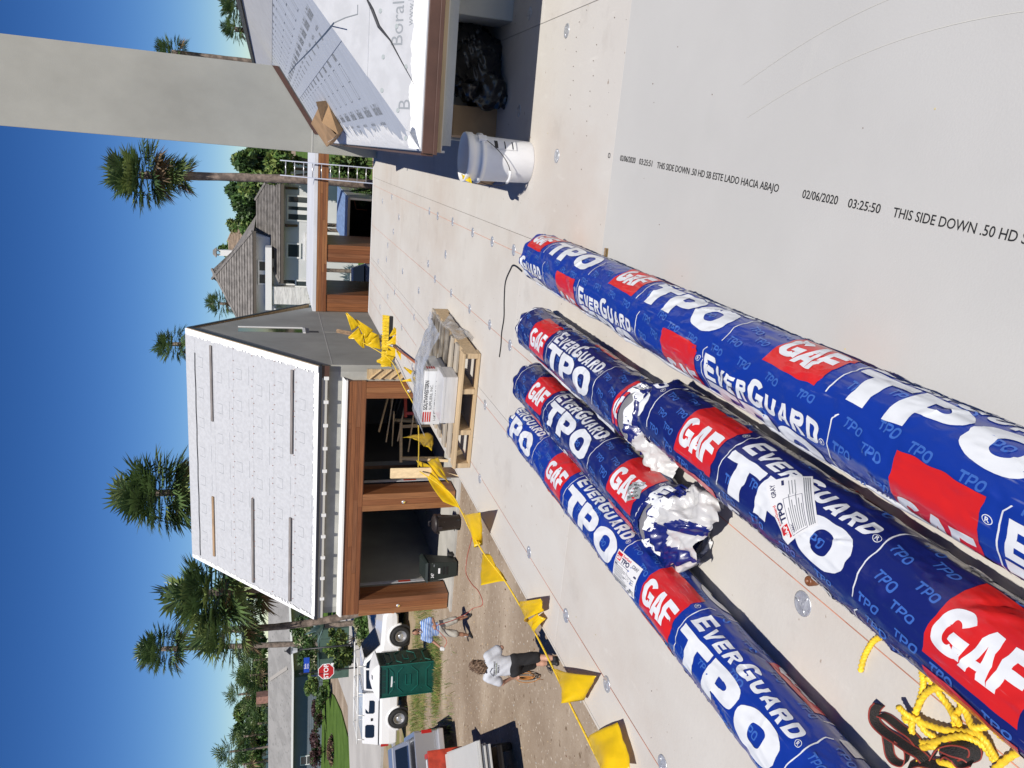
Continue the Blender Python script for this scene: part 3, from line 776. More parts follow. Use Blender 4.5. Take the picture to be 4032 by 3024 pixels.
    def unit(s, a, ph, italic):
        if a + PER < 0.0: return
        s.lay('film_red', 'box', lambda: rect2d(BOX, ROWH), a, 0, ph, 0.0019)
        s.lay('film_white', 'gaf', lambda: block('GAF', 0.20, 0.100, 0.06, sx=0.34), a + 0.011, 0.032, ph, 0.0028)
        s.lay('film_white', 'reg', lambda: reg2d(0.011), a + 0.240, 0.188, ph, 0.0021)
        s.lay('film_white', 'brk', bracket, a + 0.262, 0.0, ph, 0.0021)
        s.lay('film_white', 'brk', bracket, a + 0.845, 0.0, ph, 0.0021)
        if italic: s.lay('film_white', 'evi', lambda: block('EVERGUARD', 0.53, 0.066, 0.16, 0.30, sx=0.30, small=(1, 2, 3, 5, 6, 7, 8)), a + 0.285, 0.140, ph, 0.0021)
        else: s.lay('film_white', 'evs', lambda: block('EVERGUARD', 0.53, 0.082, 0.16, sx=0.30, small=(1, 2, 3, 5, 6, 7, 8)), a + 0.280, 0.132, ph, 0.0021)
        s.lay('film_white', 'reg', lambda: reg2d(0.009), a + 0.825, 0.150, ph, 0.0021)
        s.lay('film_white', 'bigtpo', lambda: block('TPO', 0.53, 0.122, 0.07, sx=0.35, sy=0.25), a + 0.276, 0.002, ph, 0.0021)
        n = 0
        for i, x in enumerate((0.865, 0.955)):
            for y in (0.005, 0.075, 0.145, 0.215):
                s.lay('film_pale', 'tiny', lambda: block('TPO', 0.062, 0.025, 0.12, 0.1, sx=0.24, sy=0.2), a + x + (0.02 if n % 2 else 0), y + (0.035 if i else 0), ph, 0.0021, rot=-0.12)
                n += 1
        for x in (0.02, 0.15, 0.29, 0.43, 0.57, 0.71): s.lay('film_pale', 'tiny', lambda: block('TPO', 0.062, 0.025, 0.12, 0.1, sx=0.24, sy=0.2), a + x, 0.229, ph, 0.0014, rot=-0.05)
        for x, y in ((0.405, 0.062), (0.66, 0.05), (0.52, 0.115), (0.30, 0.03)): s.lay('film_pale', 'tiny', lambda: block('TPO', 0.062, 0.025, 0.12, 0.1, sx=0.24, sy=0.2), a + x, y, ph, 0.0014, rot=-0.05)
def sticker(rl, qa, pha, rot, name='product_label', w_=0.185, h_=0.125):
    """paper label with its print, wrapped on the roll at (along, round)"""
    parts = {'paper': MB(), 'ink_navy': MB(), 'film_red': MB(), 'grey': MB()}
    def put(mn, v, f, x0, y0, off):
        c_, s_ = math.cos(rot), math.sin(rot); P = []
        v, f = cut2d(v, f, 0.02)
        for x, y in v:
            x, y = x + x0 - w_ / 2, y + y0 - h_ / 2
            P.append(rl.pt(qa + x * c_ - y * s_, pha + (x * s_ + y * c_) / rl.R, off))
        parts[mn].add(P, f)
    put('paper', *rect2d(w_, h_), 0, 0, 0.0030)
    put('film_red', *rect2d(0.036, 0.030), 0.008, 0.089, 0.0037)
    put('paper', *fit('GAF', 0.032, 0.014, 0.05), 0.010, 0.093, 0.0043)
    put('film_red', *fit('EverGuard', 0.058, 0.010, 0.02), 0.050, 0.110, 0.0037)
    put('ink_navy', *fit('TPO', 0.058, 0.020, 0.04), 0.050, 0.087, 0.0037)
    put('ink_navy', *fit('GRAY', 0.042, 0.014, 0.02), 0.128, 0.100, 0.0037)
    for x, y, a, b in ((0.006, 0.082, 0.108, 0.0012), (0.006, 0.030, 0.108, 0.0012), (0.006, 0.030, 0.0012, 0.052), (0.1130, 0.030, 0.0012, 0.0532)): put('ink_navy', *rect2d(a, b), x, y, 0.0037)
    for i in range(7): put('grey', *rect2d(0.07 + 0.02 * (i % 3), 0.0022), 0.012, 0.034 + i * 0.0062, 0.0036)
    put('ink_navy', *fit('CRRC', 0.024, 0.008, 0.02), 0.012, 0.070, 0.0037)
    for i in range(4): put('grey', *rect2d(w_ - 0.014, 0.0028), 0.007, 0.006 + i * 0.0052, 0.0036)
    for i in range(3): put('grey', *rect2d(0.05, 0.002), 0.120, 0.045 + i * 0.008, 0.0036)
    put('ink_navy', *rect2d(0.018, 0.007), 0.158, 0.075, 0.0037)
    lab = parts['paper'].build(name, 'label_paper', rl.t, smooth=True)
    parts['film_red'].build('red_print', 'film_red', lab); parts['ink_navy'].build('dark_print', 'label_navy', lab); parts['grey'].build('fine_print', 'ink_grey', lab)
mat('label_paper', (0.74, 0.74, 0.74), 0.55); mat('label_navy', (0.02, 0.025, 0.09), 0.6)
def torn_end(rl, length, seed, flat=0.55, bend=0.0):
    """film pulled loose past the end of the roll: crumpled, flattened towards the deck, navy outside with white print"""
    rr = random.Random(seed); w0 = [rr.uniform(0, 6) for i in range(6)]
    mb = MB(); nu, nv = 40, 110
    def fn(u, v):
        ph = -PI + 2 * PI * v
        p = rl.pt(rl.Lg - 0.03, ph, 0.004)
        q = u * length
        k = 1 - flat * u ** 1.3
        cr = 0.016 * u * math.sin(5 * ph + w0[0] + 7 * u) + 0.05 * u * vn(ph * 2.2 + seed, u * 5) + 0.035 * min(1, 3 * u) * vn(ph * 5.5 + seed, u * 11) + 0.020 * min(1, 4 * u) * vn(ph * 12 + seed, u * 19)
        x = p.x * (1 + 0.30 * u) + cr * math.sin(ph) + bend * u * u
        z = rl.R * (1 - 0.45 * u) + (p.z - rl.R) * k + cr * 0.8
        return (x, -rl.Lg + 0.03 - q * (1 + 0.35 * math.sin(ph + w0[2]) * u + 0.12 * math.sin(4 * ph + w0[3])), max(z, 0.003 + 0.002 * math.sin(9 * ph) ** 2))
    mb.grid(fn, nu, nv, closed_v=True)
    for n_, f_ in enumerate(mb.f):
        u_, v_ = (n_ // nv) / nu, (n_ % nv) / nv
        if u_ + 0.35 * vn(v_ * 11 + seed, 3) > 0.42: mb.m[n_] = 0 if vn(v_ * 13 + seed, u_ * 2.5 + 8) > 0.20 else 1
    tf = mb.build('torn_film', ['film_navy', 'film_clear'], rl.t, smooth=True)
    lt = MB()
    for ch, u0, v0, du, dv in (('T', 0.10, 0.47, 0.36, 0.17), ('E', 0.06, 0.62, 0.26, 0.09), ('O', 0.10, 0.30, 0.32, 0.12)):
        v, f = cut2d([(x * du, y * dv * 3) for x, y in glyph(ch, 0.36, 0.28)[0]], glyph(ch, 0.36, 0.28)[1], 0.05)
        def q(x, y):
            u_, v_ = min(u0 + x, 1.0), v0 + y / 3
            c0 = Vector((0, -rl.Lg - u_ * length, rl.R * (1 - 0.4 * u_))); p = Vector(fn(u_, v_ % 1.0)); d = (p - c0); d.y = 0
            return p + d.normalized() * 0.0022
        lt.add([q(x, y) for x, y in v], f)
    lt.build('white_lettering', 'film_white', tf, smooth=True)
def twist(rl, seed, dx=-0.02):
    rr = random.Random(seed)
    mb = MB(); n = 12
    pts = [(dx * t * 3 + 0.008 * math.sin(t * 7), -0.02 + 0.085 * t, rl.R * (1 + 0.10 * t)) for t in [i / n for i in range(n + 1)]]
    mb.tube(pts, [0.030 - 0.016 * math.sin(i / n * PI) + 0.010 * (i / n) for i in range(n + 1)], 18, shape=lambda i, a: 1 + 0.35 * math.sin(5 * a + i * 0.8 + seed))
    for k in range(len(mb.m)): mb.m[k] = 1 if (k % 18) in (2, 3, 9, 10, 11) else 0
    mb.build('twisted_end', ['film_navy', 'film_white'], rl.t, smooth=True)
rolA = Roll('long bright blue roll nearest the clean grey board, glossy film with upright lettering', -0.50, 3.93, 0.86, 0.130, 'film_blue', 3, R(-87), 2.245, False, fin=0.014)
twist(rolA, 3)
rolB = Roll('fat navy roll in the middle of the foreground with upside-down label', -0.815, 2.40, -0.65, 0.126, 'film_navy', 5, R(-11), 2.075, True, dome=0.06)
sticker(rolB, 2.40 - 1.505, R(33), PI - 0.62, w_=0.185)
rolC = Roll('short navy roll behind the fat middle roll, its film torn loose', -0.885, 3.93, 2.52, 0.124, 'film_navy', 8, R(-24), 3.625, False, fin=0.026)
torn_end(rolC, 0.17, 4, flat=0.9, bend=-0.07)
rolD = Roll('short navy roll with burst near end and white film flap', -1.185, 3.90, 2.24, 0.124, 'film_navy', 12, R(-6), 3.575, False)
torn_end(rolD, 0.20, 9, flat=0.55, bend=0.03)
rolE = Roll('long blue roll nearest the deck edge with slanted lettering', -1.445, 3.95, 0.86, 0.122, 'film_blue', 17, R(-16), 3.215, True, dome=0.12, fin=0.026)
sticker(rolE, 3.95 - 2.30, R(8), 0.12)
twist(rolE, 6, dx=0.0)
# silver size sticker on the short burst roll
mb = MB(); mt = MB()
def sput(mbx, v, f, x0, y0, off):
    v, f = cut2d(v, f, 0.02)
    mbx.add([rolD.pt(1.55 + (x + x0) * 0.8 - (y + y0) * 0.6, R(12) + ((x + x0) * 0.6 + (y + y0) * 0.8) / rolD.R, off) for x, y in v], f)
sput(mb, *rect2d(0.075, 0.075), 0, 0, 0.003)
for i, tx in enumerate(('60 MIL', "5'x100'", 'Gray', '75613450GA')): sput(mt, *fit(tx, 0.05 + 0.012 * (i == 3), 0.010, 0.01), 0.006, 0.056 - i * 0.016, 0.0037)
lab = mb.build('size_label', mat('silver_label', (0.42, 0.44, 0.43), 0.4, metal=0.3), rolD.t, smooth=True); mt.build('dark_print', 'ink', lab)
# the turned wooden knob caught under the fat roll
# ================================================================ hip-roofed block and chimney on the right of the deck
EZ = 4.83            # eave height of the hip roof
SLP = 0.68
hip = thing('hip_roof_block', 'low hip roof in white printed underlayment with brown drip edge beside the bucket', 'roof', (0, 4.25, DECK))
hx0, hy0, RX, HY1 = 0.0, 0.0, 1.75, 20.0       # local origin at the near corner of the eave, y0 = 4.25
ez = EZ - DECK
def zl(x): return ez + SLP * x                  # left slope
def zf(y): return ez + SLP * y                  # front slope
TH_ = Vector((0, 0, -0.10))
# underlayment sheets: courses on the left slope (each lapping the one below), then the front slope
def roof_sheet(pts, m, lift, parent=hip, name='underlayment_sheet'):
    mb = MB(); mb.slab([Vector(p) + Vector((0, 0, lift - 0.012)) for p in pts], (0, 0, 0.012)); return mb.build(name, m, parent)
core = MB()
core.add([(0, 0, ez), (RX, RX, zl(RX)), (RX, HY1, zl(RX)), (0, HY1, ez), (6, 0, ez), (6, RX, zf(RX)), (0, 0, ez - 0.1), (6, 0, ez - 0.1), (6, HY1, ez - 0.1), (0, HY1, ez - 0.1), (6, HY1, zf(RX))],
         [(0, 1, 2, 3), (0, 4, 5, 1), (1, 5, 10, 2), (6, 9, 8, 7), (0, 3, 9, 6), (0, 6, 7, 4), (3, 2, 10, 8, 9), (4, 7, 8, 10, 5)])
core.build('roof_sheathing', 'plywood', hip)
roof_sheet([(0.0, 0.0, ez), (0.62, 0.62, zl(0.62)), (0.62, HY1, zl(0.62)), (0, HY1, ez)], 'sheet_shaded', 0.006)
roof_sheet([(0.56, 0.56, zl(0.56)), (1.16, 1.16, zl(1.16)), (1.16, HY1, zl(1.16)), (0.56, HY1, zl(0.56))], 'sheet_shaded', 0.010)
roof_sheet([(1.10, 1.10, zl(1.10)), (RX, RX, zl(RX)), (RX, HY1, zl(RX)), (1.10, HY1, zl(1.10))], 'sheet_white', 0.014)
roof_sheet([(0.0, 0.0, ez), (6, 0, ez), (6, 0.42, zf(0.42)), (0.42, 0.42, zf(0.42))], 'sheet_white', 0.007)
roof_sheet([(0.37, 0.37, zf(0.37)), (6, 0.37, zf(0.37)), (6, RX, zf(RX)), (RX, RX, zf(RX))], 'sheet_white', 0.011)
# torn corner lap with the dark felt underneath
mb = MB(); mb.slab([(0.78, 0.375, zf(0.375) + 0.011), (1.02, 0.375, zf(0.375) + 0.011), (1.00, 0.47, zf(0.47) + 0.0115), (0.80, 0.45, zf(0.45) + 0.0115)], (0, 0, 0.004)); mb.build('felt_patch', 'sealant', hip)
FP = lambda px, py: (lambda d: d * ((EZ - EYE - SLP * 4.25) / (d.z - SLP * d.y)))(pray(px, py)) - Vector((0, 4.25, DECK - EYE))
LP_ = lambda px, py: (lambda d: d * ((EZ - EYE) / (d.z - SLP * d.x)))(pray(px, py)) - Vector((0, 4.25, DECK - EYE))
UP = Vector((0, 0, 0.0115))
mb = MB(); mb.tube([FP(*q) + UP for q in ((1455, 0), (1475, 40), (1500, 105), (1545, 160), (1590, 245), (1640, 335))], [0.006, 0.009, 0.009, 0.004, 0.0025, 0.001], 6); mb.build('lap_seam', 'sealant', hip)
mb = MB(); nl = Vector((-SLP, 0, 1)).normalized()
E_ = [LP_(*q) + Vector((0, 0, 0.0108)) for q in ((1140, 290), (1167, 257), (1230, 195), (1290, 130), (1323, 91))]
for a, b in zip(E_[:-1], E_[1:]): mb.beam(a, b, 0.009, 0.0006, up=nl)
mb.build('sheet_edge', mat('edge_blue', (0.06, 0.09, 0.14), 0.7), hip)
mb = MB(); mb.tube([FP(*q) + UP for q in ((1323, 91), (1370, 70), (1417, 57), (1417, 20))], 0.0035, 6); mb.build('sheet_edge', 'ink_soft', hip)
# white brushed coating along eave and rake, with a ragged edge
rr = random.Random(31)
mb = MB(); NC = 420
mb.grid(lambda u, v: (lambda y, wv: (0.004 + v * wv, y, zl(0.004 + v * wv) + 0.0075 + 0.004 * math.sin(v * PI)))(u * 8.2, max(0.03, 0.10 + 0.10 * vn(u * 38, 1.5) + 0.085 * vn(u * 130, 4.5) + 0.05 * vn(u * 400, 9.5))), NC, 3); mb.build('brushed_coating', 'coating', hip)
mb = MB()
mb.grid(lambda u, v: (lambda x, wv: (x, 0.004 + v * wv, zf(0.004 + v * wv) + 0.0085 + 0.004 * math.sin(v * PI)))(0.01 + u * 2.6, max(0.03, 0.085 + 0.05 * vn(u * 16, 2.5) + 0.03 * vn(u * 60, 6.5) + 0.012 * vn(u * 190, 3.5))), 220, 3); mb.build('brushed_coating', 'coating', hip)
# cap nails
mb = MB(); mb.lathe([(0.0125, 0), (0.0125, 0.002), (0.010, 0.003), (0.004, 0.0022), (0.001, 0.0022)], 14)
cap = mb.build('cap_nail', mat('cap_grey', (0.36, 0.40, 0.40), 0.5), hip)
tilt = math.atan(SLP)
for i, (x, y) in enumerate([(0.30, 0.27), (0.47, 0.27), (0.62, 0.19), (0.70, 0.30), (0.42, 0.12), (0.20, 0.16), (0.85, 0.29), (0.06, 0.10)]):
    o = cap if i == 0 else copy_part(cap, hip)
    o.location = (x, y, zf(y) + 0.0072); o.rotation_euler = (tilt, 0, 0)
# print on the sheets: along the eave on the front slope, running down-slope on the left slope
mb = MB()
def fs(x, y, l): return (x, y, zf(y) + l)
for x0 in (0.02, 0.40, 1.45): put_text(mb, 'BoralTileSeal' if x0 > 0.1 else 'B', 0.105, lambda u, v, x0=x0: fs(x0 + 0.12 + u, 0.15 + v, 0.0078) if x0 > 0.1 else fs(0.20 + u, 0.085 + v, 0.0078))
for x0 in (0.40, 1.45): put_text(mb, 'www.boraltileseal.com', 0.05, lambda u, v, x0=x0: fs(x0 + 0.22 + u, 0.09 + v, 0.0078))
for x0 in (0.82, 1.3):
    for a, b in (((0, 0), (0.16, 0)), ((0.16, 0), (0.16, 0.05)), ((0.16, 0.05), (0, 0.05)), ((0, 0.05), (0, 0))):
        mb.beam(fs(x0 + a[0], 0.27 + a[1], 0.0078), fs(x0 + b[0], 0.27 + b[1], 0.0078), 0.006, 0.0006)
mb.build('eave_print', 'ink_soft', hip, kind='stuff')
mb = MB()
def lsl(y, d, l): return (d, y, zl(d) + l)
for i in range(22):
    y0 = 0.95 + i * 0.50
    for k, (xx, lift) in enumerate(((0.10, 0.0068), (0.66, 0.0108))):
        if y0 - 0.46 < xx + 0.2: continue
        put_text(mb, 'BoralTileSeal', 0.085, lambda u, v: lsl(y0 - u * 0.72, xx + 0.09 + v, lift), bold=0.012)
        put_text(mb, 'www.boraltileseal.com', 0.034, lambda u, v: lsl(y0 - u * 0.72, xx + 0.035 + v, lift))
        mb.add([lsl(y0 - 0.04, xx - 0.02, lift), lsl(y0 - 0.12, xx - 0.02, lift), lsl(y0 - 0.12, xx + 0.02, lift), lsl(y0 - 0.04, xx + 0.02, lift)], [(3, 2, 1, 0)])
        if y0 - 0.5 < xx + 0.5: continue
        a0, a1 = xx + 0.20, xx + 0.40
        for q in (0.10, 0.22): mb.beam(lsl(y0 - q, a0, lift), lsl(y0 - q, a1, lift), 0.008, 0.0005)
        for q in (a0, (a0 + a1) / 2, a1): mb.beam(lsl(y0 - 0.10, q, lift), lsl(y0 - 0.22, q, lift), 0.008, 0.0005)
        put_text(mb, 'BORAL', 0.075, lambda u, v: lsl(y0 - 0.04 - u * 0.6, xx + 0.42 + v, lift), bold=0.03)
mb.build('slope_print', 'ink_soft', hip, kind='stuff')
# drip edge, fascia, soffit
mb = MB(); mb.span(-0.010, 6, -0.022, 0.012, ez - 0.066, ez + 0.004); mb.span(-0.014, 6, -0.030, -0.022, ez - 0.074, ez - 0.052); mb.build('drip_edge', 'brown_metal', hip, bevel=0.002, seg=1)
mb = MB(); mb.span(-0.022, -0.010, 0.0, HY1, ez - 0.060, ez + 0.006); mb.build('drip_edge', 'brown_metal', hip)
mb = MB(); mb.span(0.010, 6, 0.013, 0.035, ez - 0.108, ez - 0.066); mb.build('fascia', 'cream_trim', hip)
mb = MB(); mb.span(0.0, 0.012, 0.04, HY1, ez - 0.13, ez - 0.06); mb.build('fascia', 'cream_trim', hip)
mb = MB(); mb.span(0.04, 6, 0.036, 3.2, ez - 0.16, ez - 0.11); mb.build('soffit', 'stucco_wall', hip)
# walls below: a stub beside the bucket, a wall along the left side, the dark recess, the rough block wall at the right
mb = MB(); mb.span(0.10, 0.42, 1.45, 1.85, -0.01, ez - 0.16); mb.build('wall_stub', 'stucco_wall', hip, bevel=0.006)
mb = MB(); mb.span(0.14, 0.34, 1.9, 9.0, -0.01, ez - 0.16); mb.build('wall', 'stucco_wall', hip)
mb = MB(); mb.span(0.36, 6.0, 3.2, 3.4, -0.01, ez - 0.1); mb.build('wall', 'stucco_wall', hip)
mb = MB(); mb.span(0.86, 6.0, 1.02, 1.35, -0.01, ez - 0.16); mb.build('wall', 'concrete', hip, bevel=0.01)
# ridge flashing
mb = MB(); mb.span(RX - 0.13, RX - 0.08, RX, HY1, zl(RX - 0.10) + 0.02, zl(RX - 0.10) + 0.075); mb.build('ridge_flashing', 'brown_metal', hip)
# ---- chimney
ch = thing('chimney', 'tall square grey stucco chimney rising out of the hip roof', 'chimney', (0.40, 12.6, DECK))
mb = MB(); mb.span(-0.56, 0.56, -0.60, 0.60, -0.01, 6.4); mb.build('shaft', 'stucco', ch, bevel=0.008)
mb = MB(); mb.span(-0.563, 0.2, -0.606, -0.600, 0.93, 0.942); mb.build('control_joint', 'cream_trim', ch)
mb = MB(); mb.slab([(-0.30, -0.603, zl(0.10) + 0.03), (0.56, -0.603, zl(0.96) + 0.03), (0.56, -0.603, zl(0.96) + 0.105), (-0.30, -0.603, zl(0.10) + 0.105)], (0, -0.012, 0)); mb.build('step_flashing', 'brown_metal', ch)
# ---- torn cardboard carton lying on the roof against the chimney
ct = thing('cardboard_carton', 'torn brown cardboard carton lying on the sloping roof at the chimney foot', 'carton', (0.20, 8.75, zl(0.20) + DECK + 0.03), rot=(0.0, -tilt, 0.10))
mb = MB(); W_, D_, H_ = 0.30, 1.4, 0.09
mb.span(-W_ / 2, W_ / 2, -D_ / 2, D_ / 2, 0, 0.006); mb.span(-W_ / 2, -W_ / 2 + 0.006, -D_ / 2, D_ / 2, 0.006, H_); mb.span(W_ / 2 - 0.006, W_ / 2, -D_ / 2, D_ / 2, 0.006, H_)
mb.span(-W_ / 2 + 0.006, W_ / 2 - 0.006, D_ / 2 - 0.006, D_ / 2, 0.006, H_)
mb.build('carton_body', 'cardboard', ct)
mb = MB(); mb.add([(-W_ / 2, -D_ / 2 + 0.16, H_), (W_ / 2, -D_ / 2 + 0.06, H_), (W_ / 2, D_ / 2, H_ + 0.02), (-W_ / 2, D_ / 2, H_ + 0.01), (-0.02, -D_ / 2 + 0.22, H_ + 0.02), (0.07, -D_ / 2 + 0.12, H_ + 0.03)], [(0, 4, 5, 1, 2, 3)]); mb.build('torn_lid', 'cardboard', ct)
mb = MB(); mb.add([(-W_ / 2, -D_ / 2, 0.02), (W_ / 2, -D_ / 2, 0.01), (W_ / 2 + 0.03, -D_ / 2 - 0.10, 0.12), (0.0, -D_ / 2 - 0.06, 0.17), (-W_ / 2 - 0.02, -D_ / 2 - 0.09, 0.10)], [(0, 1, 2, 3, 4)]); mb.build('flap', 'cardboard', ct)
mb = MB(); mb.span(-W_ / 2 - 0.002, -W_ / 2 - 0.0005, -0.20, -0.16, 0.05, 0.16); mb.box((0.04, -D_ / 2 + 0.10, 0.03), (0.18, 0.10, 0.004), rz=0.3); mb.build('paper_slip', 'label_paper', ct)
# ---- black refuse sack and brown cartons in the recess
def lump(G):
    x, y, z = G[..., 0], G[..., 1], G[..., 2]
    return 0.022 * np.sin(19 * x + 7 * z + 3 * np.sin(9 * y)) * np.sin(15 * z + 5 * x) + 0.012 * np.sin(43 * x + 11 * np.sin(13 * z)) * np.sin(37 * y + 17 * z) + 0.006 * np.sin(90 * x + 40 * z) * np.sin(70 * y + 25 * x)
def sack(label, loc, caps, seed):
    v, f = sdf_mesh(caps, 0.014, 0.05, lump)
    v = [(x, y, max(z, 0.002)) for x, y, z in v]
    t = thing('refuse_sack', label, 'refuse sack', loc)
    MB().add(v, f).build('sack_body', 'bag', t, smooth=True)
    mb = MB(); a = Vector(caps[-1][1])
    mb.tube([a, a + Vector((0.03, -0.02, 0.05)), a + Vector((0.08, -0.05, 0.06))], [0.02, 0.035, 0.05], 14, shape=lambda i, g: 1 + 0.3 * math.sin(5 * g + i)); mb.build('tied_neck', 'bag', t, smooth=True)
sack('bulging black refuse sack in the shaded recess under the eave', (0.64, 5.70, DECK), [((0, 0, 0.20), (0.1, 0.1, 0.34), 0.24, 0.18), ((-0.12, -0.14, 0.15), (-0.04, 0.0, 0.36), 0.17, 0.13), ((0.05, -0.18, 0.08), (0.12, -0.1, 0.2), 0.10, 0.1), ((0, 0, 0.4), (0.04, -0.04, 0.47), 0.07, 0.04)], 1)
sack('slumped black refuse sack spilling towards the cardboard carton', (0.44, 5.34, DECK), [((0, 0, 0.10), (0.14, 0.1, 0.18), 0.11, 0.15), ((-0.05, -0.05, 0.05), (0.05, -0.02, 0.16), 0.07, 0.06), ((-0.05, -0.03, 0.16), (-0.07, -0.06, 0.20), 0.04, 0.025)], 2)
def carton(label, loc, rz, size, name='brown_carton'):
    t = thing(name, label, 'carton', loc, rz)
    a, b, h = size
    MB().span(-a / 2, a / 2, -b / 2, b / 2, 0.0, h).build('carton_body', 'cardboard', t, bevel=0.004)
    mb = MB(); mb.slab([(-a / 2, -b / 2, h + 0.001), (a / 2, -b / 2, h + 0.001), (a / 2, -0.01, h + 0.012), (-a / 2, -0.01, h + 0.012)], (0, 0, 0.004)); mb.slab([(-a / 2, b / 2, h + 0.001), (-a / 2, 0.01, h + 0.012), (a / 2, 0.01, h + 0.012), (a / 2, b / 2, h + 0.001)], (0, 0, 0.004)); mb.build('flap', 'cardboard', t)
    return t
carton('brown carton standing behind the white bucket beside the sack', (0.22, 5.56, DECK), 0.05, (0.20, 0.20, 0.31))
carton('brown carton at the back of the recess behind the black sack', (0.62, 6.45, DECK), 0.1, (0.46, 0.40, 0.50))
carton('small flattened brown carton in the shade left of the bucket', (-0.05, 5.35, DECK), 0.3, (0.20, 0.30, 0.10))
# ---- white bucket
bk = thing('bucket', 'white plastic five-gallon bucket standing half in the eave shadow', 'bucket', (-0.01, 4.66, DECK))
bk.scale = (0.94, 0.94, 1.17)
mb = MB(); mb.lathe([(0.126, 0.0), (0.1295, 0.006), (0.1385, 0.25), (0.1385, 0.262), (0.1535, 0.264), (0.1535, 0.282), (0.1415, 0.284), (0.1425, 0.312), (0.1535, 0.316), (0.1540, 0.345), (0.1505, 0.352), (0.145, 0.350), (0.138, 0.25), (0.124, 0.015), (0.002, 0.012)], 48)
mb.build('bucket_body', 'white_plastic', bk, smooth=True)
mb = MB(); mb.lathe([(0.1395, 0.285), (0.05, 0.290), (0.001, 0.288)], 32, cap=False); mb.build('tar_residue', mat('tar', (0.10, 0.095, 0.09), 0.7, col2=(0.5, 0.5, 0.5), vscale=30, mix_lo=0.5, mix_hi=0.62), bk)
mb = MB(); pts = []
for i in range(21):
    a = PI * i / 20; pts.append((-0.155 * math.cos(a), -0.155 - 0.02 * math.sin(a), 0.275 - 0.165 * math.sin(a)))
pts = [Vector((0.158 * math.cos(PI * i / 20 + PI) * 1.0, -0.158 * math.sin(PI * i / 20) * 0.98 - 0.012 * math.sin(PI * i / 20), 0.275 - 0.15 * math.sin(PI * i / 20))) for i in range(21)]
rot = Matrix.Rotation(R(-38), 3, 'Z'); pts = [rot @ p for p in pts]
mb.tube(pts, 0.0022, 6); mb.build('wire_handle', 'black_plastic', bk, smooth=True)
mb = MB(); mb.tube(pts[8:13], 0.008, 10); mb.build('handle_grip', 'white_plastic', bk, smooth=True)
for s_ in (1, -1):
    p = rot @ Vector((s_ * 0.152, 0, 0.275)); mb = MB(); mb.box(p, (0.02, 0.045, 0.045), rz=R(-38)); mb.build('handle_ear', 'white_plastic', bk, bevel=0.004)
mb = MB(); mb.grid(lambda u, v: (0.1405 * math.cos(R(-62) + u * 0.5), 0.1405 * math.sin(R(-62) + u * 0.5), 0.10 + v * 0.13), 8, 2); lb = mb.build('warning_label', 'label_paper', bk)
mb = MB()
for k in range(3): mb.grid(lambda u, v: (0.1411 * math.cos(R(-60) + u * 0.42), 0.1411 * math.sin(R(-60) + u * 0.42), 0.115 + k * 0.04 + v * (0.006 + 0.012 * (k == 2))), 6, 1)
mb.build('label_print', 'ink', lb)
mb = MB(); mb.grid(lambda u, v: (-0.135 + 0.03 * v - 0.02 * u, -0.03 - 0.11 * u, 0.352 - 0.03 * u + 0.015 * math.sin(9 * u) * v), 8, 3); mb.build('yellow_strip', 'yellow_flag', bk, smooth=True)
# ================================================================ the gable-roofed garage across the yard
GX0, GX1, GY0, GYR, GY1 = -14.15, -6.05, 21.66, 25.83, 29.70
EZ2, RZ2 = 4.31, 8.17
gh = thing('gable_garage', 'grey stucco garage with white papered gable roof and cedar portal', 'garage', (-10.1, 21.95, 0))
O = Vector((-10.1, 21.95, 0))
def W(mb, *a): return mb
def part(mb, name, m, parent=gh, **k):
    mb.v = [tuple(Vector(v) - O) for v in mb.v]
    return mb.build(name, m, parent, **k)
# walls (open towards the camera in the two bays)
mb = MB(); mb.slab([(GX1, GY0, 0), (GX1, GY1, 0), (GX1, GY1, EZ2 - 0.06), (GX1, GYR, RZ2 - 0.10), (GX1, GY0, EZ2 - 0.06)], (-0.2, 0, 0)); part(mb, 'gable_wall', 'stucco')
mb = MB(); mb.slab([(GX0 + 0.2, GY0, 0), (GX0 + 0.2, GY1, 0), (GX0 + 0.2, GY1, EZ2 - 0.06), (GX0 + 0.2, GYR, RZ2 - 0.10), (GX0 + 0.2, GY0, EZ2 - 0.06)], (-0.2, 0, 0)); part(mb, 'gable_wall', 'stucco')
mb = MB(); mb.span(GX0 + 0.201, GX1 - 0.201, GY0, GY0 + 0.2, 2.97, EZ2 - 0.02); mb.span(-6.75, GX1 - 0.201, GY0, GY0 + 0.2, 0, 2.97); part(mb, 'front_wall', 'stucco_wall')
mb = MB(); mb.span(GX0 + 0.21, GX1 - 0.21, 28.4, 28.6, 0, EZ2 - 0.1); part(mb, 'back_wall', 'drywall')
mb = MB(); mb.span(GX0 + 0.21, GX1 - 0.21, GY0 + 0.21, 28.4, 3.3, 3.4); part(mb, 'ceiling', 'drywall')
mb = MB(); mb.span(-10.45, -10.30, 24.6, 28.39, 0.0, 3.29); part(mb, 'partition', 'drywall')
mb = MB(); mb.span(GX0 - 0.1, GX1 + 0.02, 21.25, 28.39, -0.05, 0.06); part(mb, 'floor_slab', 'concrete')
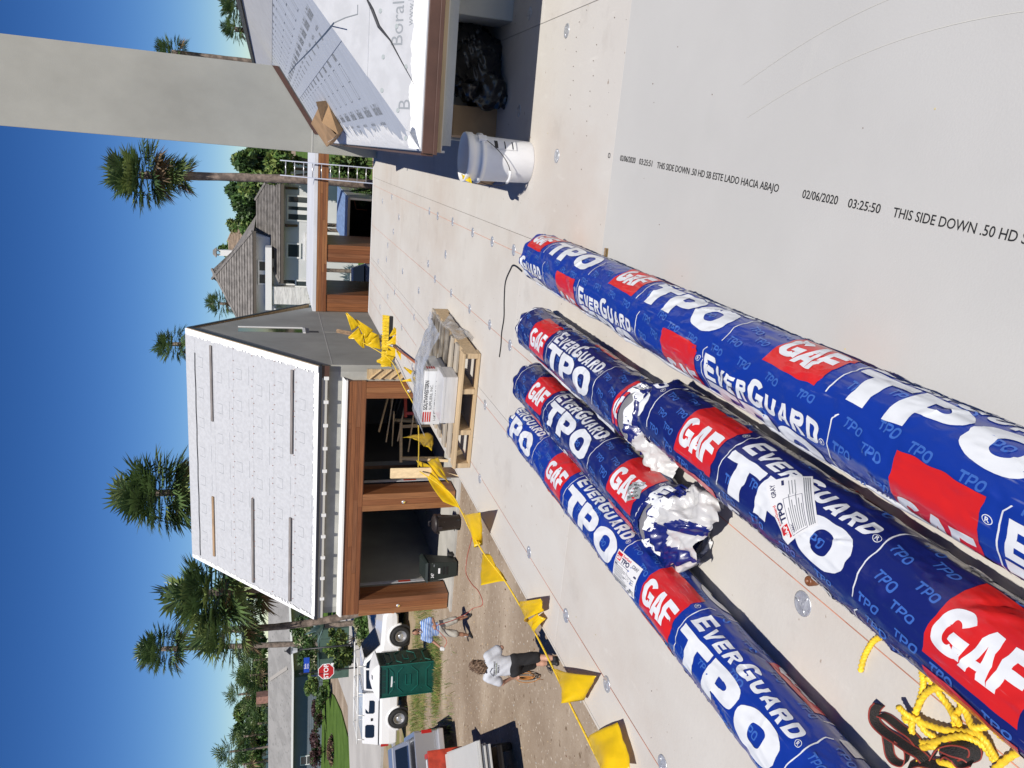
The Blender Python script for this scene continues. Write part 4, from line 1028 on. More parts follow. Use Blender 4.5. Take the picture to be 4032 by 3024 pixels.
# tall slot window and vent in the gable
mb = MB(); mb.span(GX1 - 0.02, GX1 + 0.003, 25.55, 26.15, 4.62, 6.62); part(mb, 'window_recess', 'glass_dark')
mb = MB(); mb.span(GX1 + 0.004, GX1 + 0.03, 26.16, 26.24, 4.60, 6.64); mb.span(GX1 + 0.004, GX1 + 0.03, 25.47, 26.16, 4.52, 4.60); part(mb, 'sunlit_reveal', 'white_metal')  # white strips: sunlight on the far reveal painted in as colour
mb = MB(); mb.span(GX1 - 0.01, GX1 + 0.004, 25.60, 25.85, 4.10, 4.40); part(mb, 'wall_vent', 'dark_room')
mb = MB(); mb.span(GX1 - 0.01, GX1 + 0.004, GY0 + 0.05, GY1 - 0.05, 3.925, 3.945); mb.span(GX1 - 0.01, GX1 + 0.004, 25.7, 25.72, 2.4, 3.92); part(mb, 'control_joint', 'cream_trim')
# roof: sheathing, eave and rake trims, courses of underlayment
rf = None
dY, dZ = GYR - 21.42, RZ2 - EZ2
sl2 = dZ / dY
nrm = Vector((0, -dZ, dY)).normalized()
def rp_(x, t, off=0.0): return Vector((x, 21.42 + dY * t, EZ2 + dZ * t)) + nrm * off
mb = MB(); mb.slab([rp_(GX0 - 0.03, 0), rp_(GX1 + 0.03, 0), rp_(GX1 + 0.03, 1), rp_(GX0 - 0.03, 1)], -nrm * 0.12)
mb.slab([(GX0 - 0.03, 2 * GYR - 21.42, EZ2), (GX0 - 0.03, GYR, RZ2), (GX1 + 0.03, GYR, RZ2), (GX1 + 0.03, 2 * GYR - 21.42, EZ2)], (0, -0.06, -0.10))
rf = part(mb, 'roof', 'plywood')
rt = [0, 0.155, 0.31, 0.465, 0.62, 0.775, 0.93, 1.0]
lap = 0
for a, b in zip(rt[:-1], rt[1:]):
    mb = MB(); lap += 0.004
    mb.slab([rp_(GX0 - 0.02, a, 0.003 + lap), rp_(GX1 + 0.02, a, 0.003 + lap), rp_(GX1 + 0.02, b + 0.006, 0.003 + lap), rp_(GX0 - 0.02, b + 0.006, 0.003 + lap)], nrm * 0.004)
    part(mb, 'underlayment_sheet', 'sheet_white', rf)
rr = random.Random(8)
mb = MB()
for X, s_ in ((GX1 + 0.025, -1), (GX0 - 0.025, 1)):
    mb = MB()
    for i in range(90):
        t0, t1 = i / 90, (i + 1) / 90
        wv = (0.20 if s_ < 0 else 0.12) + rr.uniform(-0.03, 0.04)
        mb.slab([rp_(X, t0, 0.037), rp_(X, t1, 0.037), rp_(X + s_ * wv, t1, 0.037), rp_(X + s_ * wv, t0, 0.037)][::s_], nrm * 0.006)
    part(mb, 'brushed_coating', 'coating', rf)
mb = MB()
for i in range(120):
    x0 = GX0 + (GX1 - GX0) * i / 120; x1 = GX0 + (GX1 - GX0) * (i + 1) / 120; t = (0.028 if x1 > -10 else 0.018) + rr.uniform(-0.005, 0.007)
    mb.slab([rp_(x0, 0, 0.010), rp_(x1, 0, 0.010), rp_(x1, t, 0.010), rp_(x0, t, 0.010)], nrm * 0.006)
part(mb, 'brushed_coating', 'coating', rf)
mb = MB(); mb.tube([rp_(GX0 + 0.2 + 0.2 * i, 0.928 + 0.0015 * math.sin(i), 0.040) for i in range(37)], 0.016, 5); part(mb, 'ridge_seam', 'sealant', rf)
mb = MB(); mb.slab([rp_(GX1 + 0.031, 0, 0.0), rp_(GX1 + 0.031, 1, 0.0), rp_(GX1 + 0.031, 1, -0.13), rp_(GX1 + 0.031, 0, -0.13)], (0.02, 0, 0)); part(mb, 'rake_trim', 'sealant', rf)
mb = MB(); mb.slab([(GX1 + 0.031, GYR, RZ2), (GX1 + 0.031, 2 * GYR - 21.42, EZ2), (GX1 + 0.031, 2 * GYR - 21.42, EZ2 - 0.14), (GX1 + 0.031, GYR, RZ2 - 0.17)], (0.02, 0, 0)); part(mb, 'rake_trim', 'sealant', rf)
mb = MB(); mb.span(GX0 - 0.03, GX1 + 0.05, 21.38, 21.415, EZ2 - 0.075, EZ2 + 0.005); part(mb, 'drip_edge', 'sealant', rf)
# print on the courses
mb = MB()
for ci, t in enumerate((0.045, 0.20, 0.355, 0.51, 0.665, 0.82)):
    lift = 0.0105 + 0.004 * ci
    x = GX0 + 0.45 + 0.31 * (ci % 2)
    while x < GX1 - 0.9:
        put_text(mb, 'BoralTileSeal', 0.15, lambda u, v: rp_(x + u * 0.92, t + v / 6.0, lift), bold=0.016)
        mb.beam(rp_(x + 0.02, t - 0.012, lift), rp_(x + 0.6, t - 0.012, lift), 0.012, 0.002, up=nrm)
        for a, b in (((0.1, 0.045), (0.42, 0.045)), ((0.42, 0.045), (0.42, 0.085)), ((0.1, 0.045), (0.1, 0.085))):
            mb.beam(rp_(x + a[0], t + a[1], lift), rp_(x + b[0], t + b[1], lift), 0.010, 0.002, up=nrm)
        x += 1.02
part(mb, 'sheet_print', 'ink_grey', rf, kind='stuff')
mb = MB(); mb.lathe([(0.016, 0), (0.016, 0.003), (0.002, 0.004)], 8); cn = mb.build('cap_nail', mat('cap_rust', (0.36, 0.17, 0.12), 0.6), rf)
rr = random.Random(5); first = True
sa = math.atan2(dZ, dY)
for t in (0.15, 0.305, 0.46, 0.615):
    for i in range(26):
        o = cn if first else copy_part(cn, rf); first = False
        o.location = rp_(GX0 + 0.3 + i * 0.30 + rr.uniform(-0.1, 0.1), t + rr.choice([0, 0.012]), 0.040) - O; o.rotation_euler = (sa, 0, 0)
# timber battens fixed across the slope
for (xa, xb, t, m_) in ((-8.85 + 0.0, -6.35, 0.79, 'batten'), (-8.95, -6.35, 0.175, 'batten'), (-13.7, -11.5, 0.80, 'batten_tan'), (-13.95, -10.95, 0.47, 'batten'), (-13.95, -11.05, 0.18, 'batten')):
    mb = MB(); mb.beam(rp_(xa, t, 0.06), rp_(xb, t, 0.06), 0.09, 0.04, up=nrm); part(mb, 'roof_batten', m_, rf, bevel=0.004, seg=1)
# rafter tails under the eave with white ends, soffit
mb = MB(); mb.slab([(GX0 + 0.02, 21.46, EZ2 - 0.145), (GX1 - 0.02, 21.46, EZ2 - 0.145), (GX1 - 0.02, 21.659, EZ2 - 0.02), (GX0 + 0.02, 21.659, EZ2 - 0.02)], (0, 0, 0.02)); part(mb, 'soffit', 'cream_trim')
mb = MB(); mb.span(GX0 - 0.02, GX1 - 0.33, 21.445, 21.459, EZ2 - 0.235, EZ2 - 0.078); part(mb, 'fascia_board', 'cream_trim')
x = GX1 - 0.33
while x > GX0:
    mb = MB(); mb.slab([(x - 0.05, 21.40, EZ2 - 0.15), (x - 0.05, 21.40, EZ2 - 0.27), (x - 0.05, 21.659, EZ2 - 0.16), (x - 0.05, 21.659, EZ2 - 0.03)], (0.10, 0, 0)); part(mb, 'rafter_tail', 'white_metal')
    x -= 0.71
mb = MB(); mb.span(GX1 - 0.32, GX1 + 0.03, 21.43, 21.46, EZ2 - 0.28, EZ2 - 0.08); part(mb, 'eave_return', 'brown_metal')
# cedar portal: white capping, three courses of boards, three piers of upright boards
mb = MB(); mb.span(-14.22, -6.46, 21.46, 21.657, 3.50, 3.545); mb.slab([(-14.22, 21.46, 3.545), (-6.46, 21.46, 3.545), (-6.40, 21.657, 3.63), (-14.22, 21.657, 3.63)], (0, 0, 0.01)); part(mb, 'portal_capping', 'white_metal')
rr = random.Random(9)
zc = 2.97; hh = 0.528 / 4
portal = MB(); portal.span(-14.18, -6.52, 21.53, 21.65, 2.975, 3.497); portal = part(portal, 'portal_beam', 'dark_room')
for r_ in range(4):
    x = -14.20 + (0 if r_ % 2 else 0); cuts = [-14.20] + sorted(rr.uniform(-13.2, -7.3) for i in range(2 + r_ % 2)) + [-6.50]
    for a, b in zip(cuts[:-1], cuts[1:]):
        mb = MB(); mb.span(a + 0.002, b - 0.002, 21.50, 21.528, zc + r_ * hh + 0.003, zc + (r_ + 1) * hh - 0.003); part(mb, 'cedar_board', 'cedar_%d' % rr.randrange(4), portal, bevel=0.003, seg=1)
    mb = MB(); mb.span(-6.518, -6.496, 21.53, 21.65, zc + r_ * hh + 0.003, zc + (r_ + 1) * hh - 0.003); part(mb, 'cedar_board', 'cedar_%d' % rr.randrange(4), portal, bevel=0.003, seg=1)
mb = MB(); mb.span(-14.18, -6.52, 21.53, 22.0, 2.945, 2.968); part(mb, 'cedar_soffit', 'cedar_1', portal)
def pier(xa, xb, yb=22.25):
    mb = MB(); mb.span(xa + 0.03, xb - 0.03, 21.53, yb - 0.03, 0.02, 2.94); p = part(mb, 'portal_pier', 'dark_room')
    n = 3; wd = (xb - xa) / n
    for i in range(n):
        mb = MB(); mb.span(xa + i * wd + 0.002, xa + (i + 1) * wd - 0.002, 21.50, 21.528, 0.10, 2.965); part(mb, 'cedar_board', 'cedar_up_%d' % rr.choice([0, 2, 3, 0]), p, bevel=0.003, seg=1)
    n = 4; wd = (yb - 21.53) / n
    for i in range(n):
        for X0, X1 in ((xb - 0.028, xb), (xa, xa + 0.028)):
            mb = MB(); mb.span(X0, X1, 21.53 + i * wd + 0.002, 21.53 + (i + 1) * wd - 0.002, 0.10, 2.943); part(mb, 'cedar_board', 'cedar_up_%d' % rr.choice([0, 1, 3, 0]), p, bevel=0.003, seg=1)
    mb = MB(); mb.span(xa + 0.05, xb - 0.05, 21.53, yb, -0.02, 0.10); part(mb, 'plinth', 'dark_room', p)
    Mx = Matrix.Translation(((xa + xb) / 2 - 0.02, 21.50, 1.72)) @ Matrix.Rotation(PI / 2, 4, 'X')
    mb = MB(); mb.lathe([(0.055, -0.002), (0.055, 0.012), (0.03, 0.02), (0.001, 0.02)], 14, Mx); part(mb, 'light_box', 'zinc', p, smooth=True)
    mb = MB()
    for k in range(3): mb.tube([Vector(((xa + xb) / 2 - 0.02, 21.478, 1.72)), Vector(((xa + xb) / 2 - 0.05 + 0.03 * k, 21.45, 1.70 - 0.02 * k))], 0.006, 5)
    part(mb, 'loose_wires', 'yellow_rope', p)
pier(-14.27, -13.70); pier(-10.63, -10.07); pier(-7.02, -6.52)
for xx in (-13.66, -10.03):
    mb = MB(); mb.span(xx, xx + 0.02, 22.28, 22.42, 0.06, 2.94); o_ = part(mb, 'house_wrap', 'sheet_white')
    mb = MB(); mb.span(xx + 0.021, xx + 0.024, 22.30, 22.40, 1.2, 1.6); part(mb, 'wrap_print', 'red_paint', o_)
# battened plywood strip beside the right pier
mb = MB(); mb.span(-6.46, -6.16, 21.61, 21.654, 0.1, 2.95); part(mb, 'plywood_strip', 'plywood')
for i in range(5):
    mb = MB(); mb.beam((-6.46, 21.60, 2.9 - i * 0.3), (-6.16, 21.60, 2.55 - i * 0.3), 0.02, 0.10, up=(0, -1, 0)); part(mb, 'diagonal_lath', 'pine')
# ---- inside: sawhorses with black trim boards
def sawhorse(label, x, y, rz, m_, h=1.55, L_=1.3):
    t = thing('sawhorse', label, 'sawhorse', (x, y, 0.06), rz)
    MB().span(-L_ / 2, L_ / 2, -0.05, 0.05, h - 0.09, h).build('top_rail', m_, t, bevel=0.004, seg=1)
    for sx in (-1, 1):
        for sy in (-1, 1):
            MB().beam((sx * L_ * 0.40, sy * 0.03, h - 0.05), (sx * L_ * 0.46, sy * 0.33, 0.0), 0.09, 0.04).build('leg', m_, t)
        MB().beam((sx * L_ * 0.43, -0.2, h * 0.45), (sx * L_ * 0.43, 0.2, h * 0.45), 0.02, 0.08).build('cross_brace', m_, t)
sawhorse('red metal sawhorse inside the right bay of the garage', -7.45, 23.0, 0.35, 'red_paint')
sawhorse('bare pine sawhorse in the right bay nearest the middle pier', -9.15, 23.4, 0.25, 'pine')
sawhorse('bare pine sawhorse deep in the right bay behind the black boards', -8.6, 25.6, 0.2, 'pine')
for i in range(7):
    mb = MB(); mb.box((0, 0, 0), (0.14, 3.6, 0.045)); o = mb.build('trim_board', 'black_trim', None, bevel=0.004, seg=1)
    o.location = (-8.45 + 0.16 * (i % 3) + 0.02 * i, 24.3 + 0.1 * (i % 2), 1.635 + 0.047 * (i // 3)); o.rotation_euler = (0, 0, 0.75)
    tag(o, 'long black trim board in the loose pile across the pine sawhorses', 'board', 'black trim boards piled on the sawhorses')
for i in range(6):
    mb = MB(); mb.box((0, 0, 0), (0.10, 2.0 + 0.2 * (i % 3), 0.04)); o = mb.build('pine_board', 'pine', None, bevel=0.003, seg=1)
    o.location = (-8.95 + 0.28 * i, 23.1 + 0.25 * (i % 2), 1.80 + 0.05 * i if i % 2 else 1.0 + 0.14 * i); o.rotation_euler = (0.10 * (i - 2), 0.05 * i, 0.5 + 0.35 * i)
    tag(o, ['pine board lying lowest in the right garage bay', 'pine board propped over the black trim boards', 'pine board leaning across the red sawhorse', 'pine board crossing the trim pile towards the middle pier', 'pine offcut near the right cedar pier', 'pine board highest in the garage pile'][i], 'board', 'loose pine boards in the right garage bay')
t = thing('cedar_panel_stack', 'dark cedar panel leaning on the drywall in the left bay of the garage', 'panel', (-11.1, 27.6, 0.06))
for i in range(5): MB().span(-0.75 + i * 0.3, -0.46 + i * 0.3, -0.03, 0.03, 0, 2.2).build('cedar_board', 'cedar_up_%d' % (i % 4), t)
# ---- wheelie bin and round rubbish can in front of the left bay
wb = thing('wheelie_bin', 'dark green wheelie bin with white number, lid down, before the left bay', 'bin', (-12.45, 21.05, 0), 0.12)
mb = MB()
mb.add([(-0.24, -0.26, 0.04), (0.24, -0.26, 0.04), (0.24, 0.24, 0.10), (-0.24, 0.24, 0.10), (-0.31, -0.36, 0.98), (0.31, -0.36, 0.98), (0.31, 0.36, 1.02), (-0.31, 0.36, 1.02)], [(3, 2, 1, 0), (4, 5, 6, 7), (0, 1, 5, 4), (1, 2, 6, 5), (2, 3, 7, 6), (3, 0, 4, 7)])
mb.build('bin_body', 'bin_green', wb, bevel=0.03)
mb = MB(); mb.add([(-0.34, -0.42, 1.0), (0.34, -0.42, 1.0), (0.34, 0.40, 1.05), (-0.34, 0.40, 1.05), (-0.28, -0.34, 1.07), (0.28, -0.34, 1.07), (0.28, 0.36, 1.13), (-0.28, 0.36, 1.13)], [(3, 2, 1, 0), (4, 5, 6, 7), (0, 1, 5, 4), (1, 2, 6, 5), (2, 3, 7, 6), (3, 0, 4, 7)])
mb.build('lid', 'bin_green', wb, bevel=0.015)
mb = MB(); mb.tube([(-0.26, 0.42, 1.0), (0.26, 0.42, 1.0)], 0.018, 8); mb.build('handle_bar', 'bin_green', wb, smooth=True)
for sx in (-1, 1):
    mb = MB(); mb.lathe([(0.12, -0.03), (0.12, 0.03), (0.05, 0.035), (0.001, 0.035)], 18, Matrix.Translation((sx * 0.30, 0.26, 0.12)) @ Matrix.Rotation(PI / 2, 4, 'Y')); mb.build('wheel', 'rubber', wb, smooth=False)
mb = MB(); put_text(mb, '347', 0.13, lambda u, v: (-0.19 + u * 0.8, -0.352 - 0.0, 0.80 + v), bold=0.01); mb.v = [(x, -0.345 + (z - 0.98) * -0.106 * -1 - 0.008, z) for x, y, z in mb.v]; mb.build('number', 'sign_white', wb)
mb = MB(); mb.span(-0.07, 0.10, -0.335, -0.322, 0.60, 0.66); mb.build('sticker', 'sign_white', wb)
mb = MB(); mb.lathe([(0.06, 0), (0.06, 0.006), (0.04, 0.007), (0.001, 0.007)], 18, Matrix.Translation((0.20, -0.335, 0.84)) @ Matrix.Rotation(PI / 2, 4, 'X')); mb.build('emblem', 'ink_grey', wb)
mb = MB(); mb.span(-0.13, 0.13, -0.312, -0.285, 0.36, 0.42); mb.span(-0.13, 0.13, -0.322, -0.30, 0.48, 0.52); mb.build('lift_bar', 'black_plastic', wb)
rc = thing('rubbish_can', 'round black wheeled rubbish can with domed lid by the middle pier', 'bin', (-10.92, 21.05, 0), -0.1)
mb = MB(); mb.lathe([(0.20, 0.03), (0.215, 0.05), (0.265, 0.72), (0.28, 0.73), (0.28, 0.78)], 28); mb.build('can_body', 'can_black', rc, smooth=True)
mb = MB(); mb.lathe([(0.29, 0.77), (0.295, 0.80), (0.26, 0.83), (0.20, 0.87), (0.08, 0.885), (0.001, 0.885)], 28); mb.build('lid', 'can_black', rc, smooth=True)
mb = MB(); mb.tube([(-0.08, 0.0, 0.87), (-0.08, 0, 0.98), (0.08, 0, 0.98), (0.08, 0, 0.87)], 0.016, 6); mb.build('lid_handle', 'can_black', rc, smooth=True)
for a in (0, PI):
    mb = MB(); mb.box((0.30 * math.cos(a), 0.30 * math.sin(a) - 0.05, 0.68), (0.06, 0.12, 0.10)); mb.build('side_handle', 'can_black', rc, bevel=0.01)
mb = MB(); mb.box((0.0, -0.28, 0.68), (0.10, 0.05, 0.14)); mb.build('latch', 'can_black', rc, bevel=0.01)
for s_ in (-1, 1):
    mb = MB(); mb.lathe([(0.07, -0.02), (0.07, 0.02), (0.02, 0.02)], 14, Matrix.Translation((s_ * 0.17, -0.10, 0.07)) @ Matrix.Rotation(PI / 2, 4, 'Y')); mb.build('wheel', 'rubber', rc)
# ================================================================ flat-roofed breezeway behind the deck
bz = thing('breezeway', 'flat-roofed cedar breezeway joined to the gable wall', 'breezeway', (-3.2, 29.0, 0))
O = Vector((-3.2, 29.0, 0))
mb = MB(); mb.span(-6.04, 4.5, 29.0, 34.6, 4.02, 4.14); part(mb, 'flat_roof', mat('roof_white', (0.62, 0.64, 0.68), 0.8, var=0.08, vscale=2, stretch=(0.3, 2, 1)), bz)
beam_o = MB(); beam_o.span(-6.04, 4.5, 29.03, 29.4, 3.66, 4.018); beam_o = part(beam_o, 'fascia_beam', 'dark_room', bz)
rr = random.Random(14)
for r_ in range(4):
    cuts = [-6.04] + sorted(rr.uniform(-5.2, 3.5) for i in range(2)) + [4.5]
    for a, b in zip(cuts[:-1], cuts[1:]):
        mb = MB(); mb.span(a + 0.002, b - 0.002, 29.0, 29.028, 3.655 + r_ * 0.0905, 3.653 + (r_ + 1) * 0.0905 - 0.003); part(mb, 'cedar_board', 'cedar_%d' % rr.randrange(4), beam_o, bevel=0.003, seg=1)
mb = MB(); mb.span(-6.04, 4.5, 29.40, 34.5, 3.72, 3.76); part(mb, 'cedar_soffit', 'cedar_3', bz)
for xa, xb in ((-4.18, -3.56), (-6.03, -5.40), (0.9, 1.5)):
    mb = MB(); mb.span(xa + 0.03, xb - 0.03, 29.06, 32.30, 0.0, 3.66); p_ = part(mb, 'pier', 'dark_room', bz)
    for i in range(4):
        wd = (xb - xa) / 4
        mb = MB(); mb.span(xa + i * wd + 0.002, xa + (i + 1) * wd - 0.002, 29.03, 29.058, 0.05, 3.648); part(mb, 'cedar_board', 'cedar_up_%d' % rr.choice([0, 1, 3, 0]), p_, bevel=0.003, seg=1)
    for i in range(10):
        wd = (32.3 - 29.06) / 10
        mb = MB(); mb.span(xb - 0.028, xb, 29.06 + i * wd + 0.002, 29.06 + (i + 1) * wd - 0.002, 0.05, 3.7); part(mb, 'cedar_board', 'cedar_up_%d' % rr.choice([1, 1, 3, 0]), p_, bevel=0.003, seg=1)
# ---- extension ladder against the breezeway
ld = thing('ladder', 'aluminium extension ladder leaning on the breezeway roof edge', 'ladder', (-0.98, 27.75, 0.0))
top_, foot = Vector((0, 1.32, 5.30)), Vector((0, 0, 0))
for s_ in (-1, 1):
    mb = MB(); mb.beam(foot + Vector((s_ * 0.265, 0, 0.0)), top_ + Vector((s_ * 0.25, 0, 0)), 0.035, 0.075, up=(0, -1, 0)); mb.build('rail', 'alu', ld)
for i in range(1, 18):
    p = foot.lerp(top_, i / 17.6); mb = MB(); mb.tube([p - Vector((0.255, 0, 0)), p + Vector((0.255, 0, 0))], 0.018, 6); mb.build('rung', 'alu', ld, smooth=True)
# ---- box trailer with open rear, seen through the breezeway
tr_ = thing('box_trailer', 'enclosed white trailer with blue roof and open dark rear', 'trailer', (-3.25, 34.3, 0), -0.03)
mb = MB(); mb.span(-1.05, 1.05, 0, 6.0, 2.40, 2.46); mb.build('roof_panel', mat('trailer_roof', (0.22, 0.33, 0.56), 0.35, var=0.12, vscale=1.5, stretch=(6, 0.6, 1)), tr_)
for s_ in (-1, 1):
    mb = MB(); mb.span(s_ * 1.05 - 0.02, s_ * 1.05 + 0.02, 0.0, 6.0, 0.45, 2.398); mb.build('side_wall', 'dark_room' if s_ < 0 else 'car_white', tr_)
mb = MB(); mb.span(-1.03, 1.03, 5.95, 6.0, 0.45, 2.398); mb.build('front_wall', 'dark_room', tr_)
mb = MB(); mb.span(-1.03, 1.03, 0.02, 5.95, 0.45, 0.50); mb.build('floor', 'plywood', tr_)
mb = MB(); mb.span(-1.08, 1.08, -0.05, -0.002, 2.38, 2.48); mb.build('rear_header', 'white_metal', tr_)
for s_ in (-1, 1):
    mb = MB(); mb.span(s_ * 1.05 - 0.04, s_ * 1.05 + 0.04, -0.05, -0.002, 0.4, 2.38); mb.build('rear_post', 'alu', tr_)
    mb = MB(); mb.lathe([(0.33, -0.1), (0.34, 0.0), (0.33, 0.1), (0.2, 0.11), (0.001, 0.11)], 20, Matrix.Translation((s_ * 1.12, 3.0, 0.34)) @ Matrix.Rotation(PI / 2, 4, 'Y')); mb.build('wheel', 'rubber', tr_)
mb = MB(); mb.tube([(1.0, 0.15, 2.2), (0.6, 0.2, 2.1), (0.55, 0.6, 1.6)], 0.02, 6); mb.build('rail_bar', 'cedar_1', tr_)
for i, (x, z, m_) in enumerate(((0.35, 1.0, 'yellow_rope'), (0.1, 0.9, 'black_plastic'), (0.55, 0.85, 'alu'))):
    o_ = thing('power_tool', ['orange handled power tool on the trailer floor', 'black tool case among the tools in the trailer', 'bright metal pipe tool beside the orange tool'][i], 'tool', (-3.25 + x, 35.2 + 0.2 * i, 0.5))
    mb = MB(); mb.lathe([(0.02, 0), (0.10, 0.05), (0.12, z * 0.5), (0.05, z * 0.62), (0.02, z * 0.7)], 10); mb.build('tool_body', m_, o_, smooth=True)
    mb = MB(); mb.tube([(-0.1, 0, z * 0.4), (-0.16, 0, z * 0.7), (0.08, 0, z * 0.75)], 0.025, 6); mb.build('handle', 'lamp_amber' if i == 0 else m_, o_, smooth=True)

# ================================================================ vehicles
def wheel(parent, x, y, r=0.40, wd=0.26, m_rim='chrome', side=-1):
    T = Matrix.Translation((x, y, r)) @ Matrix.Rotation(PI / 2 * (1 if side < 0 else -1), 4, 'X')
    mb = MB(); mb.lathe([(r * 0.60, -wd / 2), (r * 0.92, -wd / 2), (r, -wd * 0.32), (r, wd * 0.32), (r * 0.93, wd / 2), (r * 0.62, wd / 2), (r * 0.60, wd * 0.40)], 32, T, cap=False)
    w_ = mb.build('wheel', 'rubber', parent, smooth=True)
    mb = MB(); mb.lathe([(r * 0.61, wd * 0.42), (r * 0.56, wd * 0.46), (r * 0.52, wd * 0.34), (r * 0.30, wd * 0.30), (r * 0.24, wd * 0.44), (r * 0.16, wd * 0.47), (0.001, wd * 0.47)], 28, T); mb.build('rim', m_rim, w_, smooth=True)
    mb = MB()
    for k in range(8):
        a = 2 * PI * k / 8; mb.lathe([(r * 0.055, wd * 0.325), (0.001, wd * 0.335)], 8, T @ Matrix.Translation((r * 0.42 * math.cos(a), r * 0.42 * math.sin(a), 0)))
    mb.build('rim_holes', 'black_plastic', w_)
    return w_
def loft(mb, secs, mi=0):
    """list of closed cross-sections with the same number of points"""
    k = len(mb.v); n = len(secs[0])
    for s_ in secs: mb.v.extend([tuple(p) for p in s_])
    for i in range(len(secs) - 1):
        for j in range(n):
            mb.f.append((k + i * n + j, k + i * n + (j + 1) % n, k + (i + 1) * n + (j + 1) % n, k + (i + 1) * n + j)); mb.m.append(mi)
    mb.f.append(tuple(k + j for j in range(n))[::-1]); mb.m.append(mi)
    mb.f.append(tuple(k + (len(secs) - 1) * n + j for j in range(n))); mb.m.append(mi)
def carsec(x, hw, zb, zs, zt, tw):
    """one slice of a body: half-width hw at the sill, shoulder zs, top zt with half-width tw"""
    r = 0.06
    pts = [(-hw + r, zb), (hw - r, zb), (hw, zb + r), (hw + 0.01, (zb + zs) / 2), (hw - 0.01, zs - 0.03), (tw, zt - 0.02), (tw - 0.06, zt), (-tw + 0.06, zt), (-tw, zt - 0.02), (-hw + 0.01, zs - 0.03), (-hw - 0.01, (zb + zs) / 2), (-hw, zb + r)]
    return [Vector((x, y, z)) for y, z in pts]
def arch(parent, x, y, r, m_):
    mb = MB(); pts = [(x + r * math.cos(a), y, 0.38 + r * math.sin(a)) for a in [PI * i / 16 for i in range(17)]]
    mb.tube(pts, 0.05, 6); mb.build('wheel_arch', m_, parent, smooth=True)
    mb = MB(); mb.lathe([(r * 0.98, -0.02), (r * 0.98, 0.015), (0.001, 0.015)], 28, Matrix.Translation((x, y, 0.40)) @ Matrix.Rotation(PI / 2, 4, 'X')); mb.build('wheel_well', 'black_plastic', parent)
# ---- white pickup with a white bed topper and ladder rack, nose to the right
tk = thing('pickup_truck', 'white pickup truck with bed topper and ladder rack behind the green toilet', 'truck', (-21.6, 28.45, 0), R(9))
bd = MB()
loft(bd, [carsec(-3.0, 0.93, 0.55, 1.15, 1.20, 0.90), carsec(-2.9, 0.98, 0.45, 1.15, 1.25, 0.92), carsec(0.0, 0.99, 0.42, 1.15, 1.25, 0.93), carsec(1.25, 0.99, 0.42, 1.15, 1.25, 0.93), carsec(1.55, 0.98, 0.45, 1.12, 1.22, 0.90), carsec(2.75, 0.96, 0.50, 1.05, 1.14, 0.84), carsec(2.95, 0.93, 0.55, 0.95, 1.02, 0.80)])
bd.build('body', 'car_white', tk, smooth=False, bevel=0.03)
cb = MB(); loft(cb, [[Vector((-0.55, -0.90, 1.22)), Vector((-0.55, 0.90, 1.22)), Vector((-0.50, 0.74, 1.86)), Vector((-0.50, -0.74, 1.86))], [Vector((0.75, -0.90, 1.22)), Vector((0.75, 0.90, 1.22)), Vector((0.62, 0.74, 1.90)), Vector((0.62, -0.74, 1.90))], [Vector((1.50, -0.88, 1.22)), Vector((1.50, 0.88, 1.22)), Vector((0.80, 0.70, 1.86)), Vector((0.80, -0.70, 1.86))]])
cb = cb.build('cab', 'car_white', tk, bevel=0.03)
mb = MB(); mb.add([(1.49, -0.83, 1.25), (1.49, 0.83, 1.25), (0.86, 0.67, 1.84), (0.86, -0.67, 1.84)], [(0, 1, 2, 3)]); mb.v = [(x + 0.035, y, z + 0.02) for x, y, z in mb.v]; mb.build('windscreen', 'glass_dark', cb)
for s_ in (-1, 1):
    f = lambda x, z: (x, s_ * (0.905 - (z - 1.22) * 0.25 + 0.004), z)
    for q in (((0.50, 1.30), (1.20, 1.30), (0.74, 1.78), (0.50, 1.80)), ((-0.45, 1.30), (0.42, 1.30), (0.42, 1.80), (-0.42, 1.78))):
        mb = MB(); mb.add([f(*p) for p in q], [(0, 1, 2, 3) if s_ < 0 else (3, 2, 1, 0)]); mb.build('side_window', 'glass_dark', cb)
    mb = MB(); mb.box((1.05, s_ * 1.08, 1.36), (0.10, 0.22, 0.24)); mb.build('mirror', 'black_plastic', cb, bevel=0.02)
    mb = MB(); mb.span(0.46, 0.472, s_ * 0.992, s_ * 1.003, 0.55, 1.20); mb.span(1.28, 1.292, s_ * 0.992, s_ * 1.003, 0.55, 1.20); mb.build('door_seam', 'black_plastic', tk)
    mb = MB(); mb.span(0.58, 0.74, s_ * 1.0, s_ * 1.025, 0.98, 1.03); mb.build('door_handle', 'black_plastic', tk)
tp = MB(); tp.add([(-2.98, -0.92, 1.24), (-0.58, -0.92, 1.24), (-0.58, 0.92, 1.24), (-2.98, 0.92, 1.24), (-2.90, -0.78, 1.90), (-0.60, -0.80, 1.92), (-0.60, 0.80, 1.92), (-2.90, 0.78, 1.90)], [(3, 2, 1, 0), (4, 5, 6, 7), (0, 1, 5, 4), (1, 2, 6, 5), (2, 3, 7, 6), (3, 0, 4, 7)])
tp = tp.build('bed_topper', 'car_white', tk, bevel=0.05, seg=3)
